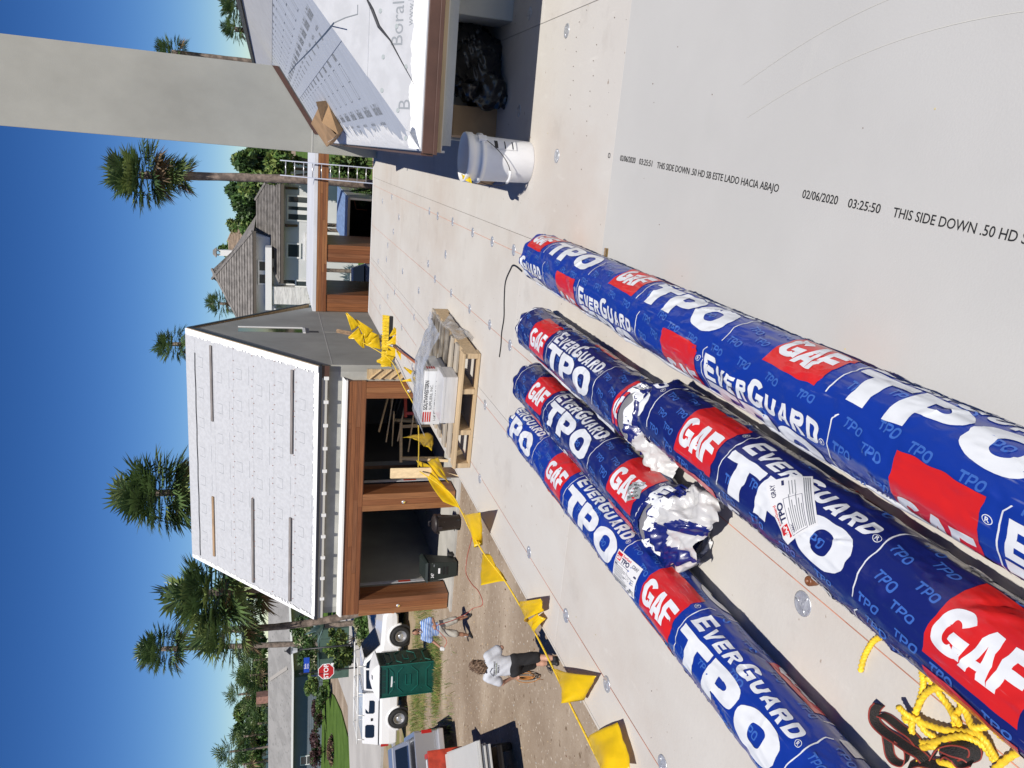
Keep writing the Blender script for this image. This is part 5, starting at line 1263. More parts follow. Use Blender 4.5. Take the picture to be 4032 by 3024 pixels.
for s_ in (-1, 1):
    for xa, xb in ((-2.62, -2.02), (-1.52, -0.92)):
        mb = MB(); f = lambda x, z: (x, s_ * (0.925 - (z - 1.24) * 0.20 + 0.004), z)
        q = [(xa + 0.06, 1.42), (xb - 0.06, 1.42), (xb, 1.48), (xb, 1.74), (xb - 0.06, 1.80), (xa + 0.06, 1.80), (xa, 1.74), (xa, 1.48)]
        mb.add([f(*p) for p in (q if s_ < 0 else q[::-1])], [tuple(range(8))]); mb.build('topper_window', 'glass_dark', tp)
    mb = MB(); mb.span(-1.84, -1.72, s_ * 0.885, s_ * 0.90, 1.50, 1.58); mb.build('lock_plate', 'black_plastic', tp)
    mb = MB(); mb.span(-2.96, -0.56, s_ * 0.925, s_ * 0.945, 1.235, 1.262); mb.build('topper_seal', 'black_plastic', tp)
rk = MB(); rk.tube([(-2.9, -0.72, 2.12), (1.0, -0.72, 2.12)], 0.03, 6); rk.tube([(-2.9, 0.72, 2.12), (1.0, 0.72, 2.12)], 0.03, 6)
for x in (-2.7, -1.6, -0.6, 0.6): rk.tube([(x, -0.80, 1.85), (x, -0.72, 2.12), (x, 0.72, 2.12), (x, 0.80, 1.85)], 0.025, 6)
rk.build('ladder_rack', 'white_metal', tk, smooth=True)
for x in (1.92, -1.78):
    for s_ in (-1, 1):
        arch(tk, x, s_ * 1.0, 0.52, 'car_white'); wheel(tk, x, s_ * 0.96, 0.41, 0.27, side=s_)
mb = MB(); mb.span(2.86, 3.06, -0.94, 0.94, 0.42, 0.66); mb.build('front_bumper', 'black_plastic', tk, bevel=0.04)
mb = MB(); mb.span(2.93, 3.0, -0.58, 0.58, 0.68, 0.98); mb.build('grille', 'chrome', tk, bevel=0.01)
for s_ in (-1, 1):
    mb = MB(); mb.span(2.80, 2.985, s_ * 0.62, s_ * 0.90, 0.72, 0.96); mb.build('headlight', 'lamp_clear', tk, bevel=0.02)
    mb = MB(); mb.span(2.72, 2.93, s_ * 0.86, s_ * 0.945, 0.70, 0.80); mb.build('indicator', 'lamp_amber', tk, bevel=0.01)
    mb = MB(); mb.span(-3.03, -2.90, s_ * 0.86, s_ * 0.97, 0.82, 1.14); mb.build('tail_light', 'lamp_red', tk, bevel=0.01)
mb = MB(); mb.span(-3.16, -2.98, -0.92, 0.92, 0.50, 0.66); mb.build('rear_bumper', 'chrome', tk, bevel=0.03)
# ---- silver pickup at the lower left, tail towards the yard, and the red trailer with boards hitched near it
sv = thing('pickup_truck', 'silver pickup truck with open bed beside the red trailer', 'truck', (-19.95, 20.9, 0), R(136))
bd = MB(); loft(bd, [carsec(-2.75, 0.86, 0.60, 1.10, 1.14, 0.86), carsec(-2.6, 0.90, 0.50, 1.10, 1.16, 0.88), carsec(1.3, 0.92, 0.45, 1.10, 1.16, 0.88), carsec(2.5, 0.88, 0.5, 0.98, 1.05, 0.8)])
bd.build('body', 'car_silver', sv, bevel=0.03)
mb = MB(); mb.span(-2.62, -0.62, -0.72, 0.72, 1.155, 1.168); mb.build('bed_floor', 'black_plastic', sv)
for s_ in (-1, 1):
    mb = MB(); mb.span(-2.72, -0.60, s_ * 0.76, s_ * 0.90, 1.16, 1.36); mb.build('bed_side', 'car_silver', sv, bevel=0.02)
mb = MB(); mb.span(-2.76, -2.68, -0.86, 0.86, 0.72, 1.36); mb.build('tailgate', 'car_silver', sv, bevel=0.02)
cb = MB(); loft(cb, [[Vector((-0.55, -0.86, 1.16)), Vector((-0.55, 0.86, 1.16)), Vector((-0.42, 0.68, 1.76)), Vector((-0.42, -0.68, 1.76))], [Vector((0.5, -0.86, 1.16)), Vector((0.5, 0.86, 1.16)), Vector((0.4, 0.68, 1.78)), Vector((0.4, -0.68, 1.78))], [Vector((1.25, -0.84, 1.16)), Vector((1.25, 0.84, 1.16)), Vector((0.6, 0.64, 1.74)), Vector((0.6, -0.64, 1.74))]])
cb = cb.build('cab', 'car_silver', sv, bevel=0.03)
mb = MB(); mb.add([(-0.555, -0.66, 1.28), (-0.555, 0.66, 1.28), (-0.47, 0.58, 1.66), (-0.47, -0.58, 1.66)], [(3, 2, 1, 0)]); mb.v = [(x - 0.02, y, z) for x, y, z in mb.v]; mb.build('rear_window', 'glass_dark', cb)
for s_ in (-1, 1):
    f = lambda x, z: (x, s_ * (0.866 - (z - 1.16) * 0.30 + 0.006), z)
    mb = MB(); mb.add([f(-0.40, 1.24), f(0.85, 1.24), f(0.50, 1.68), f(-0.34, 1.68)], [(0, 1, 2, 3) if s_ < 0 else (3, 2, 1, 0)]); mb.build('side_window', 'glass_dark', cb)
    for x in (1.75, -1.65): arch(sv, x, s_ * 0.92, 0.46, 'car_silver'); wheel(sv, x, s_ * 0.88, 0.37, 0.24, side=s_)
    mb = MB(); mb.span(-2.78, -2.62, s_ * 0.80, s_ * 0.905, 0.80, 1.12); mb.build('tail_light', 'lamp_red', sv, bevel=0.01)
mb = MB(); mb.span(-2.95, -2.74, -0.88, 0.88, 0.46, 0.64); mb.build('rear_bumper', 'chrome', sv, bevel=0.04, seg=3)
mb = MB(); mb.lathe([(0.06, 0), (0.06, 0.012), (0.001, 0.012)], 14, Matrix.Translation((-2.1, -0.93, 0.95)) @ Matrix.Rotation(PI / 2, 4, 'X')); mb.build('fuel_cap', 'black_plastic', sv)
rt_ = thing('material_trailer', 'red steel trailer carrying grey wallboards at the lot edge', 'trailer', (-14.40, 14.62, 0), R(136))
mb = MB(); mb.span(-1.7, 2.1, -0.45, 0.45, 0.55, 0.68); mb.build('bed', 'black_plastic', rt_, bevel=0.01)
mb = MB(); mb.span(1.95, 2.05, -0.75, 0.75, 0.68, 1.62); mb.span(2.05, 2.5, -0.70, -0.58, 0.9, 1.62); mb.span(2.05, 2.5, 0.58, 0.70, 0.9, 1.62); mb.build('head_rack', 'red_paint', rt_, bevel=0.01)
mb = MB(); mb.span(2.05, 2.9, -0.5, 0.5, 1.10, 1.2); mb.build('tool_tray', 'red_paint', rt_, bevel=0.01)
for s_ in (-1, 1):
    for x in (-0.5, 0.5): wheel(rt_, x, s_ * 0.45, 0.30, 0.18, side=s_)
mb = MB(); mb.beam((2.1, 0, 0.5), (4.4, 0, 0.45), 0.12, 0.12); mb.build('drawbar', 'red_paint', rt_)
mb = MB(); mb.add([(2.10, 0.45, 1.63), (2.10, -0.55, 1.63), (2.45, -0.55, 1.60), (2.45, 0.45, 1.60)], [(0, 1, 2, 3)]); lb = mb.build('phone_plate', 'sign_white', rt_)
mb = MB(); put_text(mb, '9066-S', 0.2, lambda u, v: (2.18 + v, 0.40 - u * 1.1, 1.6345 - (0.08 + v) * 0.0857), bold=0.015); mb.build('phone_number', 'red_flag_ink', lb)
for s_ in (-0.9, 0.9):
    mb = MB(); mb.span(s_ - 0.05, s_ + 0.05, -0.55, 0.55, 0.68, 0.86); mb.build('sleeper', 'pine', rt_)
for i in range(8):
    mb = MB(); mb.box((0, 0, 0), (3.72, 1.24, 0.038)); o = mb.build('wallboard', 'board_new', None, bevel=0.003, seg=1)
    T = Matrix.Rotation(R(136), 4, 'Z'); p = Vector((-14.40, 14.62, 0)) + (T @ Vector((0.05 + 0.06 * (i % 3 - 1), 0.10 * (1 if i < 5 else 0) + 0.02 * (i % 2), 0.88 + 0.0385 * i)))
    o.location = p; o.rotation_euler = (0, 0, R(136) + 0.012 * ((i * 7) % 3 - 1))
    if i < 7: tag(o, 'grey wallboard within the stack on the red trailer', 'board', 'grey wallboards stacked on the red trailer')
    else: tag(o, 'topmost grey wallboard of the stack on the red trailer', 'board')
# ---- dark car parked beyond the breezeway
dc = thing('parked_car', 'dark blue car parked beyond the breezeway piers', 'car', (-6.75, 41.0, 0), R(-78))
bd = MB(); loft(bd, [carsec(-2.3, 0.80, 0.35, 0.80, 0.86, 0.76), carsec(-2.1, 0.88, 0.25, 0.88, 0.96, 0.80), carsec(0.9, 0.90, 0.22, 0.90, 0.98, 0.80), carsec(2.1, 0.86, 0.28, 0.78, 0.84, 0.72), carsec(2.3, 0.78, 0.35, 0.68, 0.74, 0.66)]); bd.build('body', 'car_dark', dc, bevel=0.04)
cb = MB(); loft(cb, [[Vector((-2.0, -0.78, 0.95)), Vector((-2.0, 0.78, 0.95)), Vector((-1.55, 0.60, 1.50)), Vector((-1.55, -0.60, 1.50))], [Vector((0.0, -0.82, 0.95)), Vector((0.0, 0.82, 0.95)), Vector((-0.1, 0.62, 1.58)), Vector((-0.1, -0.62, 1.58))], [Vector((1.05, -0.78, 0.95)), Vector((1.05, 0.78, 0.95)), Vector((0.25, 0.58, 1.52)), Vector((0.25, -0.58, 1.52))]]); cb = cb.build('cab', 'car_dark', dc, bevel=0.03)
mb = MB(); mb.add([(1.06, -0.68, 1.02), (1.06, 0.68, 1.02), (0.40, 0.54, 1.48), (0.40, -0.54, 1.48)], [(0, 1, 2, 3)]); mb.v = [(x + 0.03, y, z + 0.02) for x, y, z in mb.v]; mb.build('windscreen', 'glass_dark', cb)
for s_ in (-1, 1):
    mb = MB(); mb.span(2.08, 2.27, s_ * 0.50, s_ * 0.76, 0.60, 0.74); mb.build('headlight', 'lamp_clear', dc, bevel=0.02)
    for x in (1.4, -1.35): wheel(dc, x, s_ * 0.86, 0.33, 0.22, side=s_)
    mb = MB(); mb.box((0.75, s_ * 0.95, 1.05), (0.12, 0.2, 0.14)); mb.build('mirror', 'car_dark', cb, bevel=0.02)

# ================================================================ green portable toilet
pt = thing('portable_toilet', 'dark green portable toilet with white roof in front of the white pickup', 'toilet', (-17.72, 23.02, 0), R(12))
mb = MB(); mb.span(-0.56, 0.56, -0.56, 0.56, 0.10, 2.08); mb.build('cabin', 'toilet_green', pt, bevel=0.015)
mb = MB(); mb.span(-0.60, 0.60, -0.60, 0.60, 0.0, 0.10); mb.build('skid_base', 'toilet_dark', pt, bevel=0.02)
mb = MB()
def dome(u, v):
    x, y = -0.62 + 1.24 * u, -0.62 + 1.24 * v; q = max(abs(x), abs(y)) / 0.62
    return (x, y, 2.08 + 0.24 * (1 - q ** 2.2) + (0.0 if q < 0.999 else -0.04))
mb.grid(dome, 16, 16); mb.build('roof', 'white_plastic', pt, smooth=True)
mb = MB(); mb.span(-0.63, 0.63, -0.63, 0.63, 2.05, 2.082); mb.build('roof_rim', 'white_plastic', pt, bevel=0.01)
def facept(face, a, z, d): return (a, -0.56 - d, z) if face == 0 else (0.56 + d, a, z)
for face in (0, 1):
    for ribs in (((-0.45, 0.25), (-0.30, 0.42), (0.30, 0.42), (0.45, 0.25)), ((-0.45, 0.95), (-0.25, 0.72), (0.25, 0.72), (0.45, 0.95)), ((-0.36, 0.55), (-0.36, 0.60)), ((-0.45, 1.25), (-0.28, 1.42), (0.28, 1.42), (0.45, 1.25)), ((-0.45, 1.72), (-0.30, 1.58), (0.30, 1.58), (0.45, 1.72)), ((-0.18, 0.98), (0.18, 0.98)), ((-0.18, 1.14), (0.18, 1.14)), ((-0.18, 0.98), (-0.18, 1.14))):
        mb = MB()
        for a, b in zip(ribs[:-1], ribs[1:]): mb.beam(facept(face, a[0], a[1], 0.006), facept(face, b[0], b[1], 0.006), 0.035, 0.03)
        mb.build('moulded_rib', 'toilet_rib', pt)
    for k in range(4):
        a0 = -0.42 + k * 0.215; mb = MB(); p0 = facept(face, a0, 1.86, 0.001); p1 = facept(face, a0 + 0.19, 1.96, 0.006)
        mb.span(min(p0[0], p1[0]), max(p0[0], p1[0]), min(p0[1], p1[1]), max(p0[1], p1[1]), 1.84, 1.97); mb.build('vent_louvre', 'toilet_dark', pt)
    mb = MB(); p0, p1 = facept(face, -0.46, 0, 0.0), facept(face, 0.46, 0, 0.04); mb.span(min(p0[0], p1[0]), max(p0[0], p1[0]), min(p0[1], p1[1]), max(p0[1], p1[1]), 1.76, 1.80); mb.build('vent_sill', 'toilet_green', pt)
mb = MB(); mb.slab([(-0.22, -0.561, 1.66), (0.16, -0.561, 1.64), (0.16, -0.561, 1.60), (-0.02, -0.561, 1.58), (-0.05, -0.561, 1.52), (-0.10, -0.561, 1.60), (-0.22, -0.561, 1.61)], (0, -0.004, 0)); mb.build('torn_sticker', 'label_paper', pt)
mb = MB(); mb.span(-0.575, -0.545, -0.60, -0.565, 0.12, 2.05); mb.build('corner_strip', 'toilet_rib', pt)
mb = MB(); mb.span(0.545, 0.575, -0.60, -0.565, 0.12, 2.05); mb.build('corner_strip', 'toilet_rib', pt)
mb = MB(); mb.box((0.10, -0.30, 2.27), (0.14, 0.18, 0.03)); mb.build('roof_hatch', mat('hatch_grey', (0.3, 0.31, 0.33), 0.5), pt, bevel=0.01)

# ================================================================ street furniture
ss = thing('stop_sign', 'red octagonal stop sign on black post above the white truck', 'sign', (-33.9, 45.0, 0))
yw = math.atan2(-33.9, 45.0)
mb = MB(); mb.tube([(0, 0.06, 0), (0, 0.06, 3.62)], 0.05, 10); mb.build('post', 'black_plastic', ss)
mb = MB(); mb.lathe([(0.06, 3.62), (0.10, 3.68), (0.09, 3.76), (0.02, 3.84), (0.001, 3.86)], 10, Matrix.Translation((0, 0.06, 0))); mb.build('finial', 'black_plastic', ss)
RZ = Matrix.Rotation(-yw * 0.4, 4, 'Z')
def octo(r, y, z): return [RZ @ Vector((r * math.cos(R(22.5 + 45 * k)), y, z + r * math.sin(R(22.5 + 45 * k)))) for k in range(8)]
mb = MB(); mb.slab(octo(0.56, 0, 2.09), (0, 0.012, 0)); bo = mb.build('sign_border', 'sign_white', ss)
mb = MB(); mb.slab(octo(0.52, -0.004, 2.09), (0, 0.003, 0)); mb.build('sign_face', 'sign_red', bo)
mb = MB(); wd = text_w('STOP', 0.42, bold=0.02); put_text(mb, 'STOP', 0.42, lambda u, v: RZ @ Vector((u - wd / 2, -0.008, 1.95 + v)), bold=0.02); mb.build('sign_word', 'sign_white', bo)
mb = MB(); mb.box((0.62, 0.06, 3.36), (1.15, 0.04, 0.36)); pl = mb.build('street_name_plate', 'sign_blue', ss, bevel=0.004, seg=1)
mb = MB()
for i, tx in enumerate(('Battle', 'Drive')): put_text(mb, tx, 0.17, lambda u, v: (0.34 + u, 0.036, 3.39 - 0.16 * i + v), bold=0.01)
mb.build('street_name', 'sign_white', pl)
mb = MB(); mb.box((-0.10, -0.15, 2.86), (0.04, 0.5, 0.36), rz=0.5); mb.build('cross_street_plate', 'sign_navy', ss, bevel=0.004, seg=1)
lp = thing('street_lamp', 'black lamp post with white lantern left of the stop sign', 'street lamp', (-31.3, 44.0, 0))
mb = MB(); mb.tube([(0, 0, 0), (0, 0, 0.5), (0, 0, 4.0)], [0.09, 0.06, 0.045], 10); mb.build('post', 'black_plastic', lp, smooth=True)
mb = MB(); mb.lathe([(0.14, 4.0), (0.24, 4.42)], 6, cap=True); mb.build('lantern_glass', mat('opal', (0.62, 0.64, 0.66), 0.3), lp)
mb = MB(); mb.lathe([(0.30, 4.42), (0.28, 4.46), (0.08, 4.66), (0.03, 4.70), (0.03, 4.78), (0.001, 4.8)], 6); mb.build('lantern_cap', 'black_plastic', lp)
for i, (x, y, rz, wd, h) in enumerate(((-37.6, 50.6, 0.1, 1.7, 2.2), (-35.4, 51.2, 0.1, 1.5, 2.2))):
    uc = thing('utility_cabinet', ['green utility cabinet with white notice among the shrubs', 'green utility cabinet with yellow stencil by the leaning palm'][i], 'cabinet', (x, y, 0), rz)
    MB().span(-wd / 2, wd / 2, -0.5, 0.5, 0, h).build('housing', 'utility_green', uc, bevel=0.02)
    MB().span(-wd / 2 - 0.04, wd / 2 + 0.04, -0.54, 0.54, h, h + 0.06).build('lid', 'utility_green', uc, bevel=0.01)
    MB().span(-0.01, 0.01, -0.508, -0.502, 0.1, h - 0.1).build('door_seam', 'black_plastic', uc)
    mb = MB(); mb.span(0.2, 0.45, -0.512, -0.503, 1.1, 1.35); mb.build('notice', 'sign_white' if i == 0 else 'batten_tan', uc)

# ================================================================ grey-roofed long house on the far left
ghs = thing('long_house', 'single-storey house with long grey shingle roof across the street', 'house', (-58, 75, 0)); O = Vector((-58, 75, 0))
mat('shingle', (0.27, 0.265, 0.255), 0.95, var=0.10, vscale=0.6, speck=((0.2, 0.2, 0.19), 2.5, 0.62))
mat('siding', (0.14, 0.17, 0.20), 0.8, var=0.05, vscale=0.5)
mb = MB(); mb.span(-82, -57.6, 76, 84, 0, 3.4); part(mb, 'wall', 'siding', ghs)
mb = MB(); mb.span(-57.6, -47, 77.2, 84, 0, 3.6); part(mb, 'wall', mat('beige_wall', (0.42, 0.37, 0.29), 0.9), ghs)
mb = MB(); mb.add([(-84, 75, 3.42), (-56, 75, 3.42), (-56.5, 80.5, 5.95), (-84, 80.5, 5.95), (-84, 86, 3.4), (-56, 86, 3.4), (-46, 76.2, 3.9), (-46, 81.0, 5.9), (-46, 86, 3.6)], [(0, 1, 2, 3), (3, 2, 5, 4), (1, 6, 7, 2), (2, 7, 8, 5)]); rfh = part(mb, 'roof', 'shingle', ghs)
mb = MB(); mb.span(-84, -56, 74.9, 75.02, 3.22, 3.44); mb.beam((-56, 74.96, 3.33), (-46, 76.15, 3.80), 0.1, 0.2); part(mb, 'gutter', 'white_metal', ghs)
mb = MB(); mb.beam((-56.2, 76.0, 3.92), (-60.5, 80.0, 5.75), 0.5, 0.04); part(mb, 'valley_flashing', mat('valley', (0.36, 0.34, 0.31), 0.9), rfh)
for k in range(16):
    mb = MB(); mb.span(-82, -57.62, 75.985, 75.999, 0.2 + k * 0.2, 0.36 + k * 0.2); part(mb, 'lap_siding', 'siding', ghs)
for xa in (-69.6, -81):
    mb = MB(); mb.span(xa, xa + 1.1, 75.9, 75.98, 1.0, 2.3); wn_ = part(mb, 'window', 'glass_pane', ghs)
    mb = MB(); mb.span(xa - 0.1, xa, 75.86, 75.98, 0.9, 2.4); mb.span(xa + 1.1, xa + 1.2, 75.86, 75.98, 0.9, 2.4); mb.span(xa, xa + 1.1, 75.86, 75.98, 2.3, 2.4); mb.span(xa, xa + 1.1, 75.86, 75.98, 1.62, 1.68); part(mb, 'frame', 'white_metal', wn_)
mb = MB(); mb.span(-56.6, -50, 77.1, 77.19, 0.1, 2.4); part(mb, 'carport_door', 'glass_pane', ghs)
mb = MB(); mb.span(-64.6, -63.6, 81.0, 82.0, 5.2, 7.3); part(mb, 'chimney_stack', mat('brick_far', (0.30, 0.16, 0.12), 0.9, var=0.2, vscale=3), ghs)
# ================================================================ pale two-storey house with tiled hip roofs beyond the breezeway
mat('roof_tile', (0.21, 0.195, 0.18), 0.85, var=0.25, vscale=2.2, stretch=(1, 1, 1))
mat('roof_tile_tan', (0.33, 0.25, 0.18), 0.85, var=0.25, vscale=2.2)
mat('wall_white', (0.62, 0.63, 0.63), 0.9, var=0.04, vscale=0.5)
mat('stack_stone', (0.66, 0.65, 0.63), 0.9, var=0.16, vscale=3.5, stretch=(0.6, 1, 4), bump=0.6, bscale=6, bstretch=(0.6, 1, 3))
th_ = thing('tiled_house', 'pale two-storey house with grey tiled hip roofs beyond the breezeway', 'house', (-6, 52, 0)); O = Vector((-6, 52, 0))
def hiproof(x0, x1, y0, y1, ze, zr, inset, m_='roof_tile', ov=0.0):
    yr = (y0 + y1) / 2
    mb = MB(); mb.add([(x0, y0, ze), (x1, y0, ze), (x1, y1, ze), (x0, y1, ze), (x0 + inset, yr, zr), (x1 - inset, yr, zr)], [(0, 1, 5, 4), (1, 2, 5), (2, 3, 4, 5), (3, 0, 4), (3, 2, 1, 0)])
    r_ = part(mb, 'roof', m_, th_)
    n = 16     # tile courses
    for k in range(n):
        t0, t1 = k / n, (k + 1) / n
        def q(xa, ya, xb, yb, t): return Vector((xa + (xb - xa) * t, ya + (yb - ya) * t, ze + (zr - ze) * t))
        mb = MB(); a, b = q(x0, y0, x0 + inset, yr, t0), q(x1, y0, x1 - inset, yr, t0); c, d = q(x1, y0, x1 - inset, yr, t1), q(x0, y0, x0 + inset, yr, t1)
        mb.slab([a + Vector((0, -0.02, 0.05)), b + Vector((0, -0.02, 0.05)), c + Vector((0, 0, 0.015)), d + Vector((0, 0, 0.015))], (0, -0.012, 0.012)); part(mb, 'tile_course', m_, r_)
    for xa, xb in ((x0, x0 + inset), (x1, x1 - inset)):
        mb = MB(); mb.tube([(xa, y0, ze + 0.06), (xb, yr, zr + 0.06)], 0.10, 6); part(mb, 'hip_tiles', m_, r_)
    mb = MB(); mb.span(x0 - 0.04, x1 + 0.04, y0 - 0.06, y0 - 0.002, ze - 0.16, ze + 0.02); part(mb, 'gutter', 'dark_gap', r_)
    return r_
def win(x0, x1, z0, z1, y, mull=0, m_='white_metal'):
    mb = MB(); mb.span(x0, x1, y - 0.02, y + 0.02, z0, z1); w_ = part(mb, 'window', 'glass_pane', th_)
    mb = MB(); mb.span(x0 - 0.10, x0, y - 0.06, y, z0 - 0.1, z1 + 0.1); mb.span(x1, x1 + 0.10, y - 0.06, y, z0 - 0.1, z1 + 0.1); mb.span(x0, x1, y - 0.06, y, z1, z1 + 0.1); mb.span(x0, x1, y - 0.06, y, z0 - 0.1, z0)
    for k in range(mull): xm = x0 + (x1 - x0) * (k + 1) / (mull + 1); mb.span(xm - 0.13, xm + 0.13, y - 0.05, y - 0.021, z0, z1)
    part(mb, 'frame', m_, w_)
mb = MB(); mb.span(-8.9, -1.6, 52.6, 60, 0, 4.95); part(mb, 'wall', 'wall_white', th_)
hiproof(-9.0, -1.2, 52.0, 60, 5.0, 6.55, 2.9)
mb = MB(); mb.span(-12.2, -6.3, 53.6, 64, 0, 6.6); part(mb, 'wall', 'wall_white', th_)
hiproof(-13.6, -5.9, 52.9, 65, 6.70, 9.6, 4.2)
win(-4.95, -3.50, 2.9, 4.55, 52.58, 2); win(-7.35, -6.55, 3.85, 4.55, 52.58); win(-9.25, -8.95, 3.0, 4.0, 52.58)
win(-9.35, -7.9, 5.95, 6.35, 53.58, 1)
mb = MB(); mb.span(-10.9, -6.8, 52.30, 53.59, 5.57, 5.97); part(mb, 'white_band', 'white_metal', th_)
mb = MB(); mb.span(-10.5, -9.35, 52.4, 53.59, 0, 5.568); part(mb, 'stone_pier', 'stack_stone', th_)
mb = MB(); mb.span(-9.35, -7.6, 53.0, 53.59, 5.20, 5.568); part(mb, 'stone_lintel', 'stack_stone', th_)
win(-9.2, -8.1, 2.6, 5.1, 52.98, 1)
mb = MB(); mb.span(-7.55, -5.75, 52.45, 52.59, 0, 3.5); part(mb, 'stone_wall', 'stack_stone', th_)
mb = MB(); mb.span(-11.8, -10.9, 52.9, 53.59, 4.9, 5.3); part(mb, 'porch_beam', 'white_metal', th_)
for xx in (-3.05, -5.4):
    mb = MB(); mb.slab([(xx, 52.1, 4.75), (xx, 52.1, 4.60), (xx, 52.59, 3.95), (xx, 52.59, 4.75)], (0.14, 0, 0)); part(mb, 'bracket', 'brown_metal', th_)
fh = thing('far_tan_house', 'house with tan tiled roof and white bell chimney behind the pale house', 'house', (-13, 84, 0)); O = Vector((-13, 84, 0)); th_keep = th_; th_ = fh
mb = MB(); mb.span(-19, -4, 84, 94, 0, 7.6); part(mb, 'wall', mat('cream_far', (0.60, 0.54, 0.44), 0.9), fh)
hiproof(-20, -5.5, 83, 95, 7.7, 10.0, 5.5, 'roof_tile_tan')
mb = MB(); mb.span(-12.35, -11.75, 86.5, 87.1, 8.0, 10.7); part(mb, 'chimney_shaft', 'white_metal', fh)
for dx in (-0.25, 0.25):
    mb = MB(); mb.span(-12.05 + dx - 0.05, -12.05 + dx + 0.05, 86.5, 87.1, 10.7, 11.1); part(mb, 'chimney_leg', 'white_metal', fh)
mb = MB(); mb.add([(-12.55, 86.3, 11.1), (-11.55, 86.3, 11.1), (-11.55, 87.3, 11.1), (-12.55, 87.3, 11.1), (-12.25, 86.6, 11.45), (-11.85, 86.6, 11.45), (-11.85, 87.0, 11.45), (-12.25, 87.0, 11.45)], [(3, 2, 1, 0), (4, 5, 6, 7), (0, 1, 5, 4), (1, 2, 6, 5), (2, 3, 7, 6), (3, 0, 4, 7)]); part(mb, 'chimney_cap', 'roof_tile', fh)
th_ = th_keep
f2 = thing('far_grey_house', 'grey hip-roofed house with balcony between palms on the skyline', 'house', (-112, 125, 0)); O = Vector((-112, 125, 0))
mb = MB(); mb.span(-120, -106, 125, 135, 0, 8.2); part(mb, 'wall', 'wall_white', f2)
mb = MB(); mb.add([(-121.5, 123.5, 8.2), (-104.5, 123.5, 8.2), (-104.5, 136, 8.2), (-121.5, 136, 8.2), (-116, 130, 11.2), (-110, 130, 11.2)], [(0, 1, 5, 4), (1, 2, 5), (2, 3, 4, 5), (3, 0, 4)]); part(mb, 'roof', 'shingle', f2)
for k in range(5):
    mb = MB(); mb.span(-119.5 + k * 2.7, -117.6 + k * 2.7, 124.9, 124.99, 6.6, 8.0); part(mb, 'window', 'glass_pane', f2)
# ================================================================ palms, trees, hedges
mat('frond_dark', (0.06, 0.105, 0.04), 0.38, var=0.3, vscale=1.5); mat('frond', (0.11, 0.175, 0.06), 0.38, var=0.3, vscale=1.5)
mat('frond_light', (0.20, 0.26, 0.085), 0.38, var=0.25, vscale=1.5); mat('frond_dead', (0.22, 0.15, 0.085), 0.8, var=0.3, vscale=1.5)
for q_ in ('frond_dark', 'frond', 'frond_light', 'frond_dead'): see_through(q_, 0.25)
mat('trunk_grey', (0.20, 0.155, 0.125), 0.95, var=0.35, vscale=4, bump=0.8, bscale=12)
mat('leaf_a', (0.04, 0.085, 0.02), 0.55, var=0.35, vscale=1.2); mat('leaf_b', (0.075, 0.14, 0.03), 0.55, var=0.3, vscale=1.2)
mat('leaf_c', (0.16, 0.21, 0.05), 0.55, var=0.3, vscale=1.2); mat('leaf_red', (0.07, 0.028, 0.03), 0.6, var=0.3, vscale=1.2); mat('leaf_pale', (0.34, 0.33, 0.20), 0.6, var=0.2, vscale=2)
mat('twig', (0.13, 0.09, 0.06), 0.9)
def fan(mb, base, d, L_, rad, rr, mi, n=15, stem=True):
    d = d.normalized(); s_ = d.cross(Vector((0, 0, 1)))
    if s_.length < 0.05: s_ = Vector((1, 0, 0))
    s_.normalize(); up_ = s_.cross(d)
    tip = base + d * L_ - Vector((0, 0, 0.12 * L_ * (1 - abs(d.z))))
    if stem:
        w_ = s_ * 0.018
        mb.add([base - w_, base + w_, tip + w_ * 0.6, tip - w_ * 0.6], [(0, 1, 2, 3)], mi)
    for k in range(n):
        a = R(-115 + 230 * k / (n - 1)) + rr.uniform(-0.05, 0.05)
        l = rad * (0.72 + 0.28 * math.cos(a * 0.8)) * rr.uniform(0.85, 1.1)
        o_ = d * math.cos(a) + s_ * math.sin(a) + up_ * 0.12 * math.sin(a) ** 2
        m_ = tip + o_ * l * 0.55; e = tip + o_ * l - Vector((0, 0, l * rr.uniform(0.02, 0.26)))
        q = (s_ * math.cos(a) - d * math.sin(a)) * l * 0.062
        mb.add([tip, m_ - q, e, m_ + q], [(0, 1, 2, 3)], mi)
